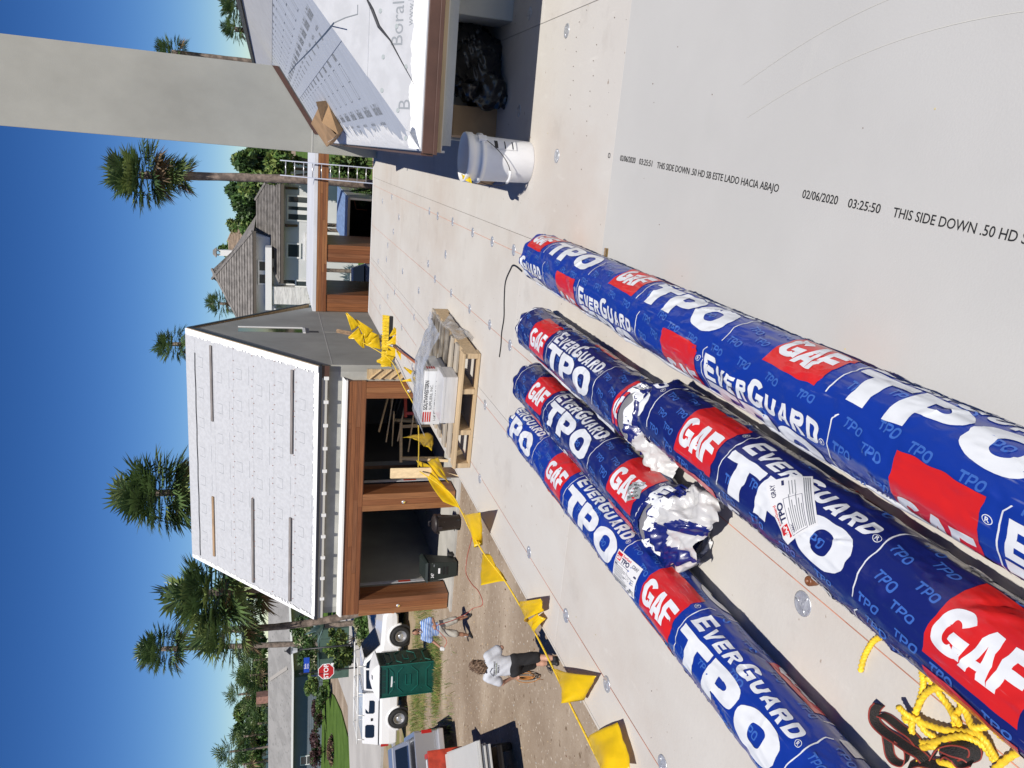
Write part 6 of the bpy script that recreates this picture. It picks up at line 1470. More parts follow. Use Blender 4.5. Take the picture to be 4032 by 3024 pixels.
def palm(name, label, crown, r, base, seed, leaves=70, trunk_r=0.17, dead=0.12, light=0.25, bend=0.0, squash=1.0, n=17, skirt=0):
    rr = random.Random(seed); base = Vector(base); crown = Vector(crown)
    t = thing(name, label, 'palm tree', base, group='fan palms round the yard')
    c = crown - base
    mb = MB(); pts = []; k = 14
    for i in range(k + 1):
        q = i / k; pts.append(Vector((c.x * q + bend * math.sin(PI * q), c.y * q, c.z * q)))
    mb.tube(pts, [trunk_r * (1.15 - 0.25 * i / k) * (1 + 0.10 * (i % 2)) for i in range(k + 1)], 10)
    mb.build('trunk', 'trunk_grey', t, smooth=True)
    mb = MB()
    for i in range(leaves):
        z = 1 - 1.75 * (i + 0.5) / leaves; a = i * 2.399963 + rr.uniform(-0.3, 0.3)
        h = math.sqrt(max(0.0, 1 - min(1, abs(z)) ** 2)); d = Vector((h * math.cos(a), h * math.sin(a), z * squash + 0.08))
        dd = z < -0.45 and rr.random() < dead * 4
        mi = 3 if dd else (2 if rr.random() < light else (1 if rr.random() < 0.55 else 0))
        L_ = r * rr.uniform(0.34, 0.60) * (0.75 if dd else 1)
        fan(mb, c + Vector((0, 0, -0.25 * r * (i / leaves))) + d * r * 0.06, d, L_, r * rr.uniform(0.46, 0.62), rr, mi, n)
    if skirt:
        for i in range(40):
            a = i * 2.4; q = rr.uniform(0.15, 0.95); d = Vector((math.cos(a), math.sin(a), rr.uniform(-1.0, 0.1)))
            fan(mb, c + Vector((0.1, 0, -r * (0.35 + 0.75 * q))), d, r * 0.32, r * rr.uniform(0.32, 0.42), rr, rr.choice([1, 2, 2, 3, 3]), n)
    mb.build('crown', ['frond_dark', 'frond', 'frond_light', 'frond_dead'], t)
    return t
def pl(name, label, px, py, Y, rpx, seed, base_px=None, **k):
    c = aty(px, py, Y); r = rpx / FPX * (c - Vector((0, 0, EYE))).length
    b = Vector((c.x, c.y, 0))
    if base_px is not None: q = aty(*base_px, Y); b = Vector((q.x, q.y, 0))
    return palm(name, label, c, r, b, seed, **k)
pl('fan_palm', 'round full fan palm standing behind the middle of the white gable roof', 612, 1942, 35, 158, 1, leaves=84, dead=0.05, light=0.12)
pl('fan_palm', 'small ragged fan palm just above the right end of the white gable roof', 675, 1355, 62, 72, 2, leaves=36, dead=0.1, light=0.1)
pl('fan_palm', 'tall fan palm with dead skirt and slender trunk beside the chimney', 550, 690, 36.5, 128, 3, base_px=(1290, 712), leaves=62, dead=0.1, light=0.2, bend=0.10, skirt=1)
pl('fan_palm', 'slim tall fan palm at the left with bare straight trunk', 635, 2555, 60, 100, 4, base_px=(1170, 2545), leaves=48, trunk_r=0.22, dead=0.12, light=0.12)
pl('fan_palm', 'large shaggy fan palm crowding the left end of the white roof', 820, 2335, 33.0, 165, 5, leaves=66, dead=0.06, light=0.35)
pl('fan_palm', 'leaning fan palm with curved trunk beside the utility cabinets', 895, 2480, 34.5, 142, 6, base_px=(1370, 2400), leaves=58, dead=0.12, light=0.45, bend=-0.3)
pl('fan_palm', 'low fan palm with drooping dead fronds behind the roof corner', 960, 2340, 35.5, 130, 7, base_px=(1350, 2395), leaves=48, dead=0.6, light=0.3)
pl('fan_palm', 'little dark fan palm peeping past the right side of the chimney', 675, 205, 60, 62, 8, leaves=36, light=0.1)
pl('fan_palm', 'dark fan palm above the ridge at the right border', 930, 25, 50, 66, 9, leaves=40, light=0.1)
pl('fan_palm', 'dark fan palm on the skyline right of the chimney', 925, 115, 56, 52, 10, leaves=40, light=0.1)
pl('fan_palm', 'small fan palm on the skyline above the tan tiled roof', 866, 1195, 92, 55, 11, leaves=36, light=0.1)
pl('fan_palm', 'small fan palm in front of the white bell chimney', 925, 1055, 78, 50, 12, leaves=36, light=0.15)
skl = [(905, 2960, 62, 'bushy fan palm at the far left border above the grey roof'), (960, 2900, 60, 'fan palm behind the brick chimney of the long grey roof'), (940, 2735, 58, 'tall fan palm breaking the skyline left of the far grey house'), (985, 2660, 66, 'fan palm over the middle of the long grey roof'),
       (1000, 2600, 60, 'fan palm behind the valley of the long grey roof'), (1010, 2780, 62, 'fan palm with pale fronds behind the long grey roof'), (1015, 2850, 58, 'low fan palm below the far grey house'), (975, 2560, 55, 'fan palm just right of the slim tall trunk'), (1030, 2700, 62, 'low broad fan palm touching the long grey roof'), (955, 3010, 60, 'fan palm cut by the left border of the view')]
for i, (px, py, rp, lab) in enumerate(skl): pl('fan_palm', lab, px, py, 96 + (i * 5) % 13, rp, 60 + i, leaves=34, light=0.3, n=11)
_trees_later = [(1000, 2640, 112, 60, 55, 'dark broad tree behind the skyline palms over the roof valley'), (985, 2790, 115, 70, 50, 'dark broad tree below the far grey house'), (990, 2900, 112, 70, 55, 'dark broad tree behind the brick chimney'), (970, 3000, 110, 70, 60, 'dark broad tree at the far left border'), (1000, 2540, 108, 50, 45, 'dark broad tree right of the slim palm trunk'), (1015, 2715, 118, 70, 45, 'dark broad tree left of the roof valley')]
# ---- leafy trees and shrubs: leaf-sized faces through the crown
def foliage(blobs, n, size, mats, rr):
    mb = MB(); tot = sum(b[3] * b[4] * b[5] for b in blobs)
    for (x, y, z, rx, ry, rz_) in blobs:
        k = max(20, int(n * rx * ry * rz_ / tot))
        tone = rr.random()
        for i in range(k):
            v = Vector((rr.gauss(0, 1), rr.gauss(0, 1), rr.gauss(0, 1))).normalized() * (rr.random() ** 0.28)
            p = Vector((x + v.x * rx, y + v.y * ry, z + v.z * rz_))
            if p.z < 0.01: p.z = 0.02
            a = Vector((rr.gauss(0, 1), rr.gauss(0, 1), rr.gauss(0, 1))).normalized(); b = a.cross(Vector((rr.gauss(0, 1), rr.gauss(0, 1), rr.gauss(0, 1)))).normalized()
            s_ = size * rr.uniform(0.6, 1.5)
            mi = min(len(mats) - 1, int((0.55 * rr.random() + 0.45 * tone) * len(mats)))
            mb.add([p - a * s_, p + b * s_ * 0.45, p + a * s_, p - b * s_ * 0.45], [(0, 1, 2, 3)], mi)
    return mb
def tree(name, label, blobs, n, size, mats, seed, trunk=True, cat='tree', group=None):
    rr = random.Random(seed); b0 = blobs[0]
    base = Vector((b0[0], b0[1], 0))
    t = thing(name, label, cat, base, group=group)
    sub = []
    for (x, y, z, rx, ry, rz_) in blobs:
        for k in range(7):
            v = Vector((rr.gauss(0, 1), rr.gauss(0, 1), rr.gauss(0, 1))).normalized() * rr.uniform(0.25, 0.85); q = rr.uniform(0.28, 0.5)
            sub.append((x + v.x * rx - base.x, y + v.y * ry - base.y, z + v.z * rz_, rx * q, ry * q, rz_ * q))
    foliage(sub, n, size, mats, rr).build('crown', mats, t)
    mb = MB(); top_ = max(b[2] for b in blobs)
    if trunk:
        mb.tube([(0, 0, 0), (0.05, 0, top_ * 0.5), (0, 0, top_)], [0.16, 0.12, 0.05], 8)
        for b in blobs[1:]: mb.tube([(0.03, 0, top_ * 0.4), ((b[0] - base.x) * 0.6, (b[1] - base.y) * 0.6, b[2] * 0.8), (b[0] - base.x, b[1] - base.y, b[2])], [0.08, 0.05, 0.02], 6)
    else:
        for i in range(6): mb.tube([(0, 0, 0), (blobs[0][3] * rr.uniform(-0.6, 0.6), blobs[0][4] * rr.uniform(-0.6, 0.6), blobs[0][2])], [0.025, 0.01], 5)
    mb.build('trunk' if trunk else 'stems', 'twig', t)
    return t
G3 = ['leaf_a', 'leaf_a', 'leaf_b', 'leaf_c']
def tpx(name, label, px, py, Y, rxp, rzp, n, seed, mats=G3, size=0.12, depth=None, **k):
    c = aty(px, py, Y); sc = (c - Vector((0, 0, EYE))).length / FPX
    rx, rz_ = rxp * sc, rzp * sc; ry = depth or rx
    blobs = [(c.x, c.y, c.z, rx, ry, rz_), (c.x + rx * 0.5, c.y, c.z - rz_ * 0.5, rx * 0.6, ry * 0.6, rz_ * 0.6), (c.x - rx * 0.5, c.y + 0.2, c.z - rz_ * 0.4, rx * 0.6, ry * 0.6, rz_ * 0.6)]
    return tree(name, label, blobs, n, size, mats, seed, **k)
# trees behind the tiled house, right of it and through the breezeway
for i, (px, py, Y, rx, rz_, lab, kd) in enumerate([
        (985, 870, 70, 75, 80, 'dark broad tree rising over the tiled wing roof', 'round_tree'), (965, 790, 66, 65, 75, 'mottled dark tree next to the tall palm trunk', 'round_tree'), (1000, 700, 60, 70, 90, 'yellow-green tree right of the tall palm trunk', 'round_tree'),
        (1010, 620, 58, 60, 95, 'dark tree half hidden behind the chimney edge', 'round_tree'), (935, 900, 88, 40, 40, 'small far tree left of the dark broad tree', 'round_tree'), (905, 985, 95, 42, 45, 'small dark tree beside the white bell chimney', 'round_tree'),
        (1090, 660, 50, 60, 70, 'bright green bush filling the gap behind the ladder', 'round_tree'), (935, 1130, 110, 30, 25, 'tiny far tree between the tan roof and the little palm', 'round_tree')]):
    tpx(kd, lab, px, py, Y, rx, rz_, 5200, 200 + i, mats=(['leaf_a', 'leaf_b', 'leaf_c', 'leaf_c'] if 'yellow' in lab or 'bright' in lab else G3), size=0.24, depth=3.0)
for i, (px, py, Y, rx, rz_, lab) in enumerate(_trees_later): tpx('round_tree', lab, px, py, Y, rx, rz_, 3600, 240 + i, size=0.34, depth=3.0)
for i, (px, py, Y, rx, rz_, lab) in enumerate([(1370, 640, 39, 60, 75, 'dense clipped shrub behind the ladder foot'), (1360, 715, 40, 60, 80, 'dense dark shrub right of the box trailer'), (1420, 770, 37.5, 40, 60, 'low dark shrub against the box trailer corner')]):
    tpx('shrub', lab, px, py, Y, rx, rz_, 4200, 230 + i, size=0.10, trunk=False, cat='shrub', depth=1.2)
# shrubs and hedges along the street
for i, (px, py, Y, rx, rz_, lab, ms) in enumerate([
        (1225, 2700, 66, 45, 28, 'square clipped bright green hedge by the house corner', ['leaf_b', 'leaf_c']), (1262, 2740, 64, 60, 20, 'low green groundcover hedge along the siding wall', G3),
        (1240, 2830, 70, 75, 22, 'dark red-leaved hedge under the siding wall', ['leaf_red', 'leaf_red', 'leaf_a']), (1240, 2960, 70, 70, 22, 'dark red-leaved hedge nearest the left border', ['leaf_red', 'leaf_red', 'leaf_a']),
        (1195, 2505, 57, 55, 45, 'speckled dark shrub behind the green cabinets', ['leaf_a', 'leaf_a', 'leaf_b', 'leaf_pale']), (1215, 2600, 57, 55, 45, 'speckled dark shrub behind the street name plate', ['leaf_a', 'leaf_a', 'leaf_b', 'leaf_pale']),
        (1325, 2520, 47, 45, 40, 'light green shrub in front of the cabinet stencil', ['leaf_a', 'leaf_b', 'leaf_c', 'leaf_c']), (1345, 2590, 47, 35, 40, 'light green shrub in front of the white cabinet notice', ['leaf_a', 'leaf_b', 'leaf_c', 'leaf_c']),
        (1430, 2450, 41.5, 50, 40, 'rounded green shrub beyond the pickup bonnet', ['leaf_a', 'leaf_b', 'leaf_b']), (1420, 2500, 41.0, 35, 30, 'grey-green shrub with dry twigs beside the rounded one', ['leaf_a', 'leaf_pale', 'leaf_pale']),
        (1195, 2460, 62, 60, 50, 'dark shrub between the leaning palm trunks', G3), (1300, 2960, 60, 55, 12, 'orange flowering bed edging the lawn island', ['leaf_b', 'leaf_red', 'batten_tan'])]):
    tpx('shrub', lab, px, py, Y, rx, rz_, 2400, 260 + i, mats=ms, size=0.13, trunk=False, cat='shrub', depth=1.6)
# spiky plants under the tiled house windows
for i, (px, py, Y) in enumerate(((1195, 880, 50.5), (1197, 900, 50.2), (1200, 1060, 50.5), (1203, 1140, 50.6))):
    c = aty(px, py, Y); rr = random.Random(300 + i); t = thing('spiky_plant', ['spiky low palm below the right window of the tiled house', 'second spiky low palm below the tiled house windows', 'spiky low palm before the tall white window', 'small spiky palm before the stone pier'][i], 'plant', (c.x, c.y, 0))
    mb = MB()
    for k in range(26): a = k * 2.4; fan(mb, Vector((0, 0, c.z - 0.9)), Vector((math.cos(a), math.sin(a), rr.uniform(0.1, 1.4))), 0.5, 0.55, rr, rr.randrange(3), 9)
    mb.build('leaves', ['frond_dark', 'frond', 'frond_light'], t); mb = MB(); mb.tube([(0, 0, 0), (0, 0, c.z - 0.9)], 0.12, 8); mb.build('stem', 'trunk_grey', t)
# agave beside the portal
t = thing('agave', 'blue-grey agave beside the left cedar pier', 'plant', tuple(onz(1400, 2452, 0.0)))
mb = MB(); rr = random.Random(77)
for k in range(30):
    a = k * 2.4; e = rr.uniform(0.3, 1.3); d = Vector((math.cos(a) * math.cos(e), math.sin(a) * math.cos(e), math.sin(e))); s_ = Vector((-math.sin(a), math.cos(a), 0)) * 0.16; b_ = Vector((0, 0, 2.1))
    mb.add([b_ - s_ * 0.5, b_ + d * 0.6 - s_, b_ + d * 1.5, b_ + d * 0.6 + s_, b_ + s_ * 0.5], [(0, 1, 2, 3, 4)])
mb.build('leaves', mat('agave_leaf', (0.16, 0.24, 0.23), 0.6, var=0.15, vscale=2), t); mb = MB(); mb.tube([(0, 0, 0), (0, 0, 2.1)], 0.2, 8); mb.build('stem', 'trunk_grey', t)
# ================================================================ two workers in the yard
mat('skin', (0.36, 0.185, 0.115), 0.5, var=0.06, vscale=6); mat('skin_pale', (0.52, 0.29, 0.20), 0.5, var=0.06, vscale=6)
mat('hair_black', (0.015, 0.012, 0.010), 0.5, bump=0.6, bscale=60); mat('hair_brown', (0.075, 0.042, 0.025), 0.6, col2=(0.20, 0.13, 0.08), vscale=28, bump=0.8, bscale=40)
mat('tee_grey', (0.52, 0.54, 0.58), 0.9, var=0.05, vscale=5, bump=0.35, bscale=9); mat('shorts_black', (0.016, 0.016, 0.018), 0.85, bump=0.4, bscale=12)
mat('khaki', (0.40, 0.38, 0.33), 0.9, var=0.08, vscale=5, bump=0.4, bscale=12); mat('shoe_black', (0.018, 0.018, 0.02), 0.6); mat('sock', (0.5, 0.5, 0.5), 0.9)
mat('mask_white', (0.70, 0.70, 0.70), 0.8); mat('lens_dark', (0.01, 0.01, 0.012), 0.1); mat('glove', (0.55, 0.55, 0.53), 0.9)
m = mat('polo_stripes', (0.06, 0.16, 0.46), 0.9, bump=0.3, bscale=9)
N, L = m.node_tree.nodes, m.node_tree.links
tc = [n for n in N if n.type == 'TEX_COORD'][0]; sx = N.new('ShaderNodeSeparateXYZ'); L.new(tc.outputs['Object'], sx.inputs[0])
k1 = N.new('ShaderNodeMath'); k1.operation = 'MULTIPLY'; k1.inputs[1].default_value = 21.0; L.new(sx.outputs['Z'], k1.inputs[0])
k2 = N.new('ShaderNodeMath'); k2.operation = 'FRACT'; L.new(k1.outputs[0], k2.inputs[0])
cr = N.new('ShaderNodeValToRGB'); cr.color_ramp.interpolation = 'CONSTANT'; cr.color_ramp.elements[0].color = (0.05, 0.15, 0.46, 1); cr.color_ramp.elements[1].position = 0.42; cr.color_ramp.elements[1].color = (0.56, 0.62, 0.70, 1)
e = cr.color_ramp.elements.new(0.78); e.color = (0.18, 0.36, 0.66, 1)
L.new(k2.outputs[0], cr.inputs[0]); L.new(cr.outputs[0], N['Principled BSDF'].inputs['Base Color'])
def hand(w, d, side, curl=0.6):
    """palm and five bent fingers from the wrist w along d"""
    d = Vector(d).normalized(); w = Vector(w); s_ = d.cross(Vector((0, 1, 0.2))).normalized(); n = s_.cross(d)
    c = [(w, w + d * 0.085, 0.026, 0.034, (1, 1, 1))]
    for k in range(4):
        b = w + d * 0.085 + s_ * (0.030 - 0.020 * k); l = (0.040, 0.046, 0.043, 0.034)[k]
        m1 = b + (d * math.cos(curl * 0.6) + n * math.sin(curl * 0.6) * side) * l; m2 = m1 + (d * math.cos(curl * 1.8) + n * math.sin(curl * 1.8) * side) * l * 0.8
        c += [(b - d * 0.02, m1, 0.0095, 0.0088), (m1, m2, 0.0088, 0.0075)]
    tb = w + d * 0.03 + s_ * 0.03; tm = tb + (d * 0.7 + s_ * 0.7).normalized() * 0.04; c += [(tb, tm, 0.012, 0.0105), (tm, tm + (d * 0.9 + n * side * 0.4).normalized() * 0.032, 0.0105, 0.0085)]
    return c
def person(label, loc, rz, j, shirt, shorts, skin, scale=1.0):
    t = thing('person', label, 'person', loc, rz)
    t.scale = (scale,) * 3
    V3 = Vector
    pel, che, nek, hed = V3(j['pelvis']), V3(j['chest']), V3(j['neck']), V3(j['head'])
    face = V3(j['face']).normalized()
    sh, el, wr = [V3(p) for p in j['shoulder']], [V3(p) for p in j['elbow']], [V3(p) for p in j['wrist']]
    hp, kn, an = [V3(p) for p in j['hip']], [V3(p) for p in j['knee']], [V3(p) for p in j['ankle']]
    side_ = face.cross(V3((0, 0, 1))).normalized(); upd = side_.cross(face)
    caps = [(pel, che, 0.125, 0.14, (1.2, 0.85, 1)), (che, nek, 0.13, 0.055, (1.15, 0.8, 1)), (nek, hed, 0.055, 0.06), (hed + upd * 0.02, hed + upd * 0.05, 0.088, 0.085, (0.88, 1.06, 1.12)), (hed - upd * 0.05 + face * 0.025, hed - upd * 0.075 + face * 0.035, 0.058, 0.045),
            (hed + face * 0.095 - upd * 0.005, hed + face * 0.112 - upd * 0.025, 0.012, 0.015)]      # nose
    for s_ in (-1, 1): caps.append((hed + side_ * s_ * 0.082, hed + side_ * s_ * 0.088 - upd * 0.02, 0.014, 0.012))   # ears
    for i in (0, 1):
        caps += [(che + (sh[i] - che) * 0.5 + V3((0, 0, 0.04)), sh[i], 0.07, 0.06), (sh[i], el[i], 0.054, 0.043), (el[i], wr[i], 0.043, 0.029)]
        caps += [(pel + (hp[i] - pel) * 0.6, hp[i], 0.11, 0.095), (hp[i], kn[i], 0.09, 0.062), (kn[i], an[i] * 0.5 + kn[i] * 0.5, 0.06, 0.055), (an[i] * 0.5 + kn[i] * 0.5, an[i], 0.055, 0.036)]
        caps += hand(wr[i], j['hand'][i], 1 if i else -1)
    v, f = sdf_mesh(caps, 0.0105, 0.028); MB().add(v, f).build('body', skin, t, smooth=True)
    nz = lambda G: 0.007 * np.sin(27 * G[..., 0] + 9 * G[..., 2]) * np.sin(23 * G[..., 1] + 11 * G[..., 2]) + 0.003 * np.sin(34 * G[..., 2] + 40 * G[..., 0] + 20 * G[..., 1])
    c = [(pel + V3((0, 0, 0.0)), che, 0.152, 0.168, (1.22, 0.88, 1)), (che, nek - V3((0, 0, 0.03)), 0.16, 0.075, (1.2, 0.82, 1))]
    for i in (0, 1): c += [(che + (sh[i] - che) * 0.5 + V3((0, 0, 0.04)), sh[i], 0.092, 0.082), (sh[i], sh[i].lerp(el[i], 0.72), 0.085, 0.092)]
    v, f = sdf_mesh(c, 0.012, 0.035, nz)
    cut = min(p[2] for p in v) + 0.05
    shirt_o = MB().add([(x, y, max(z, cut)) for x, y, z in v], f).build('shirt', shirt, t, smooth=True)
    sv_ = np.array(v)
    c = [(pel + V3((0, 0, 0.04)), pel - V3((0, 0, 0.03)), 0.140, 0.145, (1.2, 0.95, 1))]
    for i in (0, 1): c += [(pel + (hp[i] - pel) * 0.6, hp[i], 0.125, 0.118), (hp[i], hp[i].lerp(kn[i], j.get('hem', 1.0)), 0.118, 0.105)]
    v, f = sdf_mesh(c, 0.012, 0.03, nz); MB().add(v, f).build('shorts', shorts, t, smooth=True)
    for i in (0, 1):
        tf = V3(j['toe'][i]).normalized(); a = an[i]
        v, f = sdf_mesh([(V3((a.x, a.y, 0.045)) - tf * 0.06, V3((a.x, a.y, 0.035)) + tf * 0.16, 0.048, 0.034, (1, 1, 0.9)), (a + V3((0, 0, 0.02)), V3((a.x, a.y, 0.05)), 0.042, 0.05)], 0.010, 0.02)
        MB().add([(x, y, max(z, 0.0)) for x, y, z in v], f).build('shoe', 'shoe_black', t, smooth=True)
        mb = MB(); mb.tube([a + V3((0, 0, 0.05)), a + V3((0, 0, 0.13))], [0.043, 0.045], 12); mb.build('sock', j.get('sock', 'sock'), t, smooth=True)
    return t, sv_, (hed, face, side_, upd, wr)
# ---- man in striped polo, facing us
P1 = onz(1856, 2462, 0.0)
j1 = dict(pelvis=(0, 0, 0.96), chest=(0, 0.02, 1.32), neck=(0, 0.03, 1.50), head=(0.03, 0.06, 1.62), face=(0.25, 0.85, -0.42),
          shoulder=[(-0.20, 0.02, 1.42), (0.20, 0.02, 1.42)], elbow=[(-0.29, 0.08, 1.16), (0.33, 0.02, 1.17)], wrist=[(-0.16, 0.27, 1.14), (0.50, 0.12, 0.98)],
          hip=[(-0.10, 0, 0.92), (0.10, 0, 0.92)], knee=[(-0.20, 0.05, 0.50), (0.18, 0.06, 0.50)], ankle=[(-0.27, 0.0, 0.09), (0.27, 0.0, 0.09)], hand=[(0.7, 0.5, 0.1), (0.5, 0.3, -0.8)], toe=[(-0.3, 1, 0), (0.35, 1, 0)], hem=1.0)
p1, _, (hed, face, sd, upd, wr) = person('person in blue striped polo and khaki shorts holding a pink cord', P1, R(180 + 28), j1, 'polo_stripes', 'khaki', 'skin', 1.0)
v, f = sdf_mesh([(hed + upd * 0.055 - face * 0.015, hed + upd * 0.07 - face * 0.02, 0.090, 0.080, (0.95, 1.1, 0.85)), (hed - face * 0.06, hed - face * 0.05 + upd * 0.04, 0.07, 0.07)], 0.009, 0.02); MB().add(v, f).build('hair', 'hair_black', p1, smooth=True)
v, f = sdf_mesh([(hed + face * 0.078 - upd * 0.045, hed + face * 0.088 - upd * 0.06, 0.042, 0.038, (1.1, 0.8, 1)), (hed + face * 0.05 - upd * 0.08, hed + face * 0.06 - upd * 0.07, 0.04, 0.04)], 0.008, 0.02); MB().add(v, f).build('face_mask', 'mask_white', p1, smooth=True)
for s_ in (-1, 1):
    mb = MB(); mb.lathe([(0.024, 0), (0.022, 0.006), (0.001, 0.008)], 12, Matrix.Translation(hed + face * 0.088 + sd * s_ * 0.034 + upd * 0.018) @ face.to_track_quat('Z', 'Y').to_matrix().to_4x4()); mb.build('glasses_lens', 'lens_dark', p1)
v, f = sdf_mesh(hand(wr[1], (0.5, 0.3, -0.8), 1), 0.007, 0.02); 
v2, f2 = sdf_mesh([(c[0], c[1], c[2] + 0.006, c[3] + 0.006) for c in hand(wr[1], (0.5, 0.3, -0.8), 1)], 0.008, 0.02); MB().add(v2, f2).build('work_glove', 'glove', p1, smooth=True)
# ---- man in grey T-shirt walking away with a coil of cable
P2 = onz(2205, 2600, 0.0)
j2 = dict(pelvis=(0, 0, 0.96), chest=(0.02, 0.05, 1.31), neck=(0.02, 0.09, 1.50), head=(0.02, 0.13, 1.61), face=(0.1, 0.95, -0.28),
          shoulder=[(-0.21, 0.05, 1.41), (0.22, 0.05, 1.42)], elbow=[(-0.34, 0.02, 1.14), (0.33, 0.10, 1.16)], wrist=[(-0.32, 0.12, 0.92), (0.22, 0.30, 1.10)],
          hip=[(-0.10, 0, 0.92), (0.10, 0, 0.92)], knee=[(-0.10, 0.18, 0.50), (0.13, -0.02, 0.49)], ankle=[(-0.09, 0.10, 0.10), (0.16, -0.20, 0.10)], hand=[(0, 0.2, -1), (-0.6, 0.6, 0.1)], toe=[(-0.1, 1, 0), (0.15, 1, 0)], hem=0.98, sock='shorts_black')
p2, sv2, (hed, face, sd, upd, wr2) = person('person in grey T-shirt and black shorts walking away with cable', P2, R(8), j2, 'tee_grey', 'shorts_black', 'skin_pale', 1.06)
cur = lambda G: 0.016 * np.sin(70 * G[..., 0] + 30 * G[..., 2]) * np.sin(64 * G[..., 2] + 22 * G[..., 1]) + 0.010 * np.sin(110 * G[..., 1] + 50 * G[..., 0])
v, f = sdf_mesh([(hed + upd * 0.05 - face * 0.02, hed + upd * 0.06 - face * 0.03, 0.098, 0.09), (hed - upd * 0.04 - face * 0.07, hed - upd * 0.12 - face * 0.07, 0.095, 0.085, (1.25, 1, 1)), (hed - upd * 0.03 - face * 0.04 + sd * 0.07, hed - upd * 0.10 - face * 0.04 + sd * 0.08, 0.05, 0.05), (hed - upd * 0.03 - face * 0.04 - sd * 0.07, hed - upd * 0.10 - face * 0.04 - sd * 0.08, 0.05, 0.05)], 0.010, 0.03, cur); MB().add(v, f).build('curly_hair', 'hair_brown', p2, smooth=True)
def back_at(x, z):
    d = (sv2[:, 0] - x) ** 2 + (sv2[:, 2] - z) ** 2; near = sv2[d < 0.0012]
    return (near[:, 1].min() if len(near) else -0.15) - 0.004
for body, zz, sz, mm in (('MORGAN CONLEY', 1.330, 0.036, 'ink'), ('CONSTRUCTION', 1.293, 0.030, 'leaf_c'), ('904-370-1', 1.250, 0.040, 'ink')):
    mb = MB(); wd = text_w(body, sz, bold=0.02); V_, F_ = cut2d(*text2d(body, sz, bold=0.02), 0.03)
    mb.add([(0.02 + u - wd / 2, back_at(0.02 + u - wd / 2, zz + v_), zz + v_) for u, v_ in V_], F_); mb.build('shirt_print', mm, p2)
mb = MB()
for a, b in (((-0.10, 1.365), (-0.03, 1.42)), ((-0.03, 1.42), (0.05, 1.385)), ((-0.10, 1.365), (-0.10, 1.345)), ((0.05, 1.385), (0.05, 1.365))):
    mb.beam((a[0], back_at(*a) - 0.002, a[1]), (b[0], back_at(*b) - 0.002, b[1]), 0.006, 0.006)
mb.build('shirt_emblem', 'ink', p2)
# cable coil in his left hand
W2 = p2.matrix_basis if False else (Matrix.Translation(P2) @ Matrix.Rotation(R(8), 4, 'Z') @ Matrix.Scale(1.06, 4))
hp_ = W2 @ (Vector(j2['wrist'][0]) + Vector((0, 0.015, -0.085)))
cc = thing('cable_coil', 'coil of orange and black cable hanging from the left hand', 'cable', hp_)
rr = random.Random(3)
for k in range(9):
    mb = MB(); L_ = rr.uniform(0.34, 0.52); wd = rr.uniform(0.05, 0.10); ph = rr.uniform(0, 3); y0 = rr.uniform(-0.03, 0.03); x0 = rr.uniform(-0.03, 0.03)
    mb.tube([(x0 + wd * math.sin(2 * PI * i / 28), y0 + 0.05 * math.sin(2 * PI * i / 28 + ph), 0.01 - L_ / 2 + L_ / 2 * math.cos(2 * PI * i / 28) - 0.02) for i in range(28)], 0.0075, 6, closed=True)
    mb.build('cable_loop', 'cable_orange' if k % 2 else 'black_plastic', cc, smooth=True) if 'cable_orange' in MATS else (mat('cable_orange', (0.52, 0.22, 0.05), 0.5), mb.build('cable_loop', 'cable_orange', cc, smooth=True))
mb = MB(); mb.tube([(-0.02, 0, -0.3), (-0.10, 0, -0.48), (-0.16, 0.02, -0.62)], 0.007, 6); mb.build('cable_tail', 'cable_orange', cc, smooth=True)
# pink and orange cord from the first man's hands across the yard
W1 = Matrix.Translation(P1) @ Matrix.Rotation(R(208), 4, 'Z')
mat('cord_red', (0.45, 0.10, 0.07), 0.6)
pts = [W1 @ (Vector(j1['wrist'][1]) + Vector((0.04, 0.03, -0.09))), W1 @ Vector((0.34, 0.22, 0.80)), W1 @ Vector((0.05, 0.24, 1.02)), W1 @ (Vector(j1['wrist'][0]) + Vector((0.06, 0.05, 0.03))), W1 @ Vector((-0.20, 0.30, 0.70)), W1 @ Vector((-0.34, 0.25, 0.25)), W1 @ Vector((-0.5, 0.3, 0.01))]
g = [onz(1900, 2380, 0.012), onz(1885, 2330, 0.012), onz(1858, 2300, 0.012), onz(1835, 2255, 0.012), onz(1840, 2190, 0.012), onz(1855, 2130, 0.012), onz(1862, 2080, 0.012)]
allp = pts + g; sm = []
for i in range(len(allp) - 1):
    p0, p1_, p2_, p3 = allp[max(i - 1, 0)], allp[i], allp[i + 1], allp[min(i + 2, len(allp) - 1)]
    for q in range(6):
        u = q / 6; sm.append(0.5 * ((2 * p1_) + (p2_ - p0) * u + (2 * p0 - 5 * p1_ + 4 * p2_ - p3) * u * u + (3 * p1_ - p0 - 3 * p2_ + p3) * u ** 3))
mb = MB(); mb.tube(sm, 0.010, 6); tag(mb.build('extension_cord', 'cord_red', None, smooth=True), 'pink-red extension cord running from the gloved hand over the dirt', 'cord')
# ================================================================ things lying on the deck
def spline(P, n=8):
    P = [Vector(p) for p in P]; out = []
    for i in range(len(P) - 1):
        a, b, c, d = P[max(i - 1, 0)], P[i], P[i + 1], P[min(i + 2, len(P) - 1)]
        for q in range(n):
            u = q / n; out.append(0.5 * ((2 * b) + (c - a) * u + (2 * a - 5 * b + 4 * c - d) * u * u + (3 * b - a - 3 * c + d) * u ** 3))
    out.append(P[-1]); return out
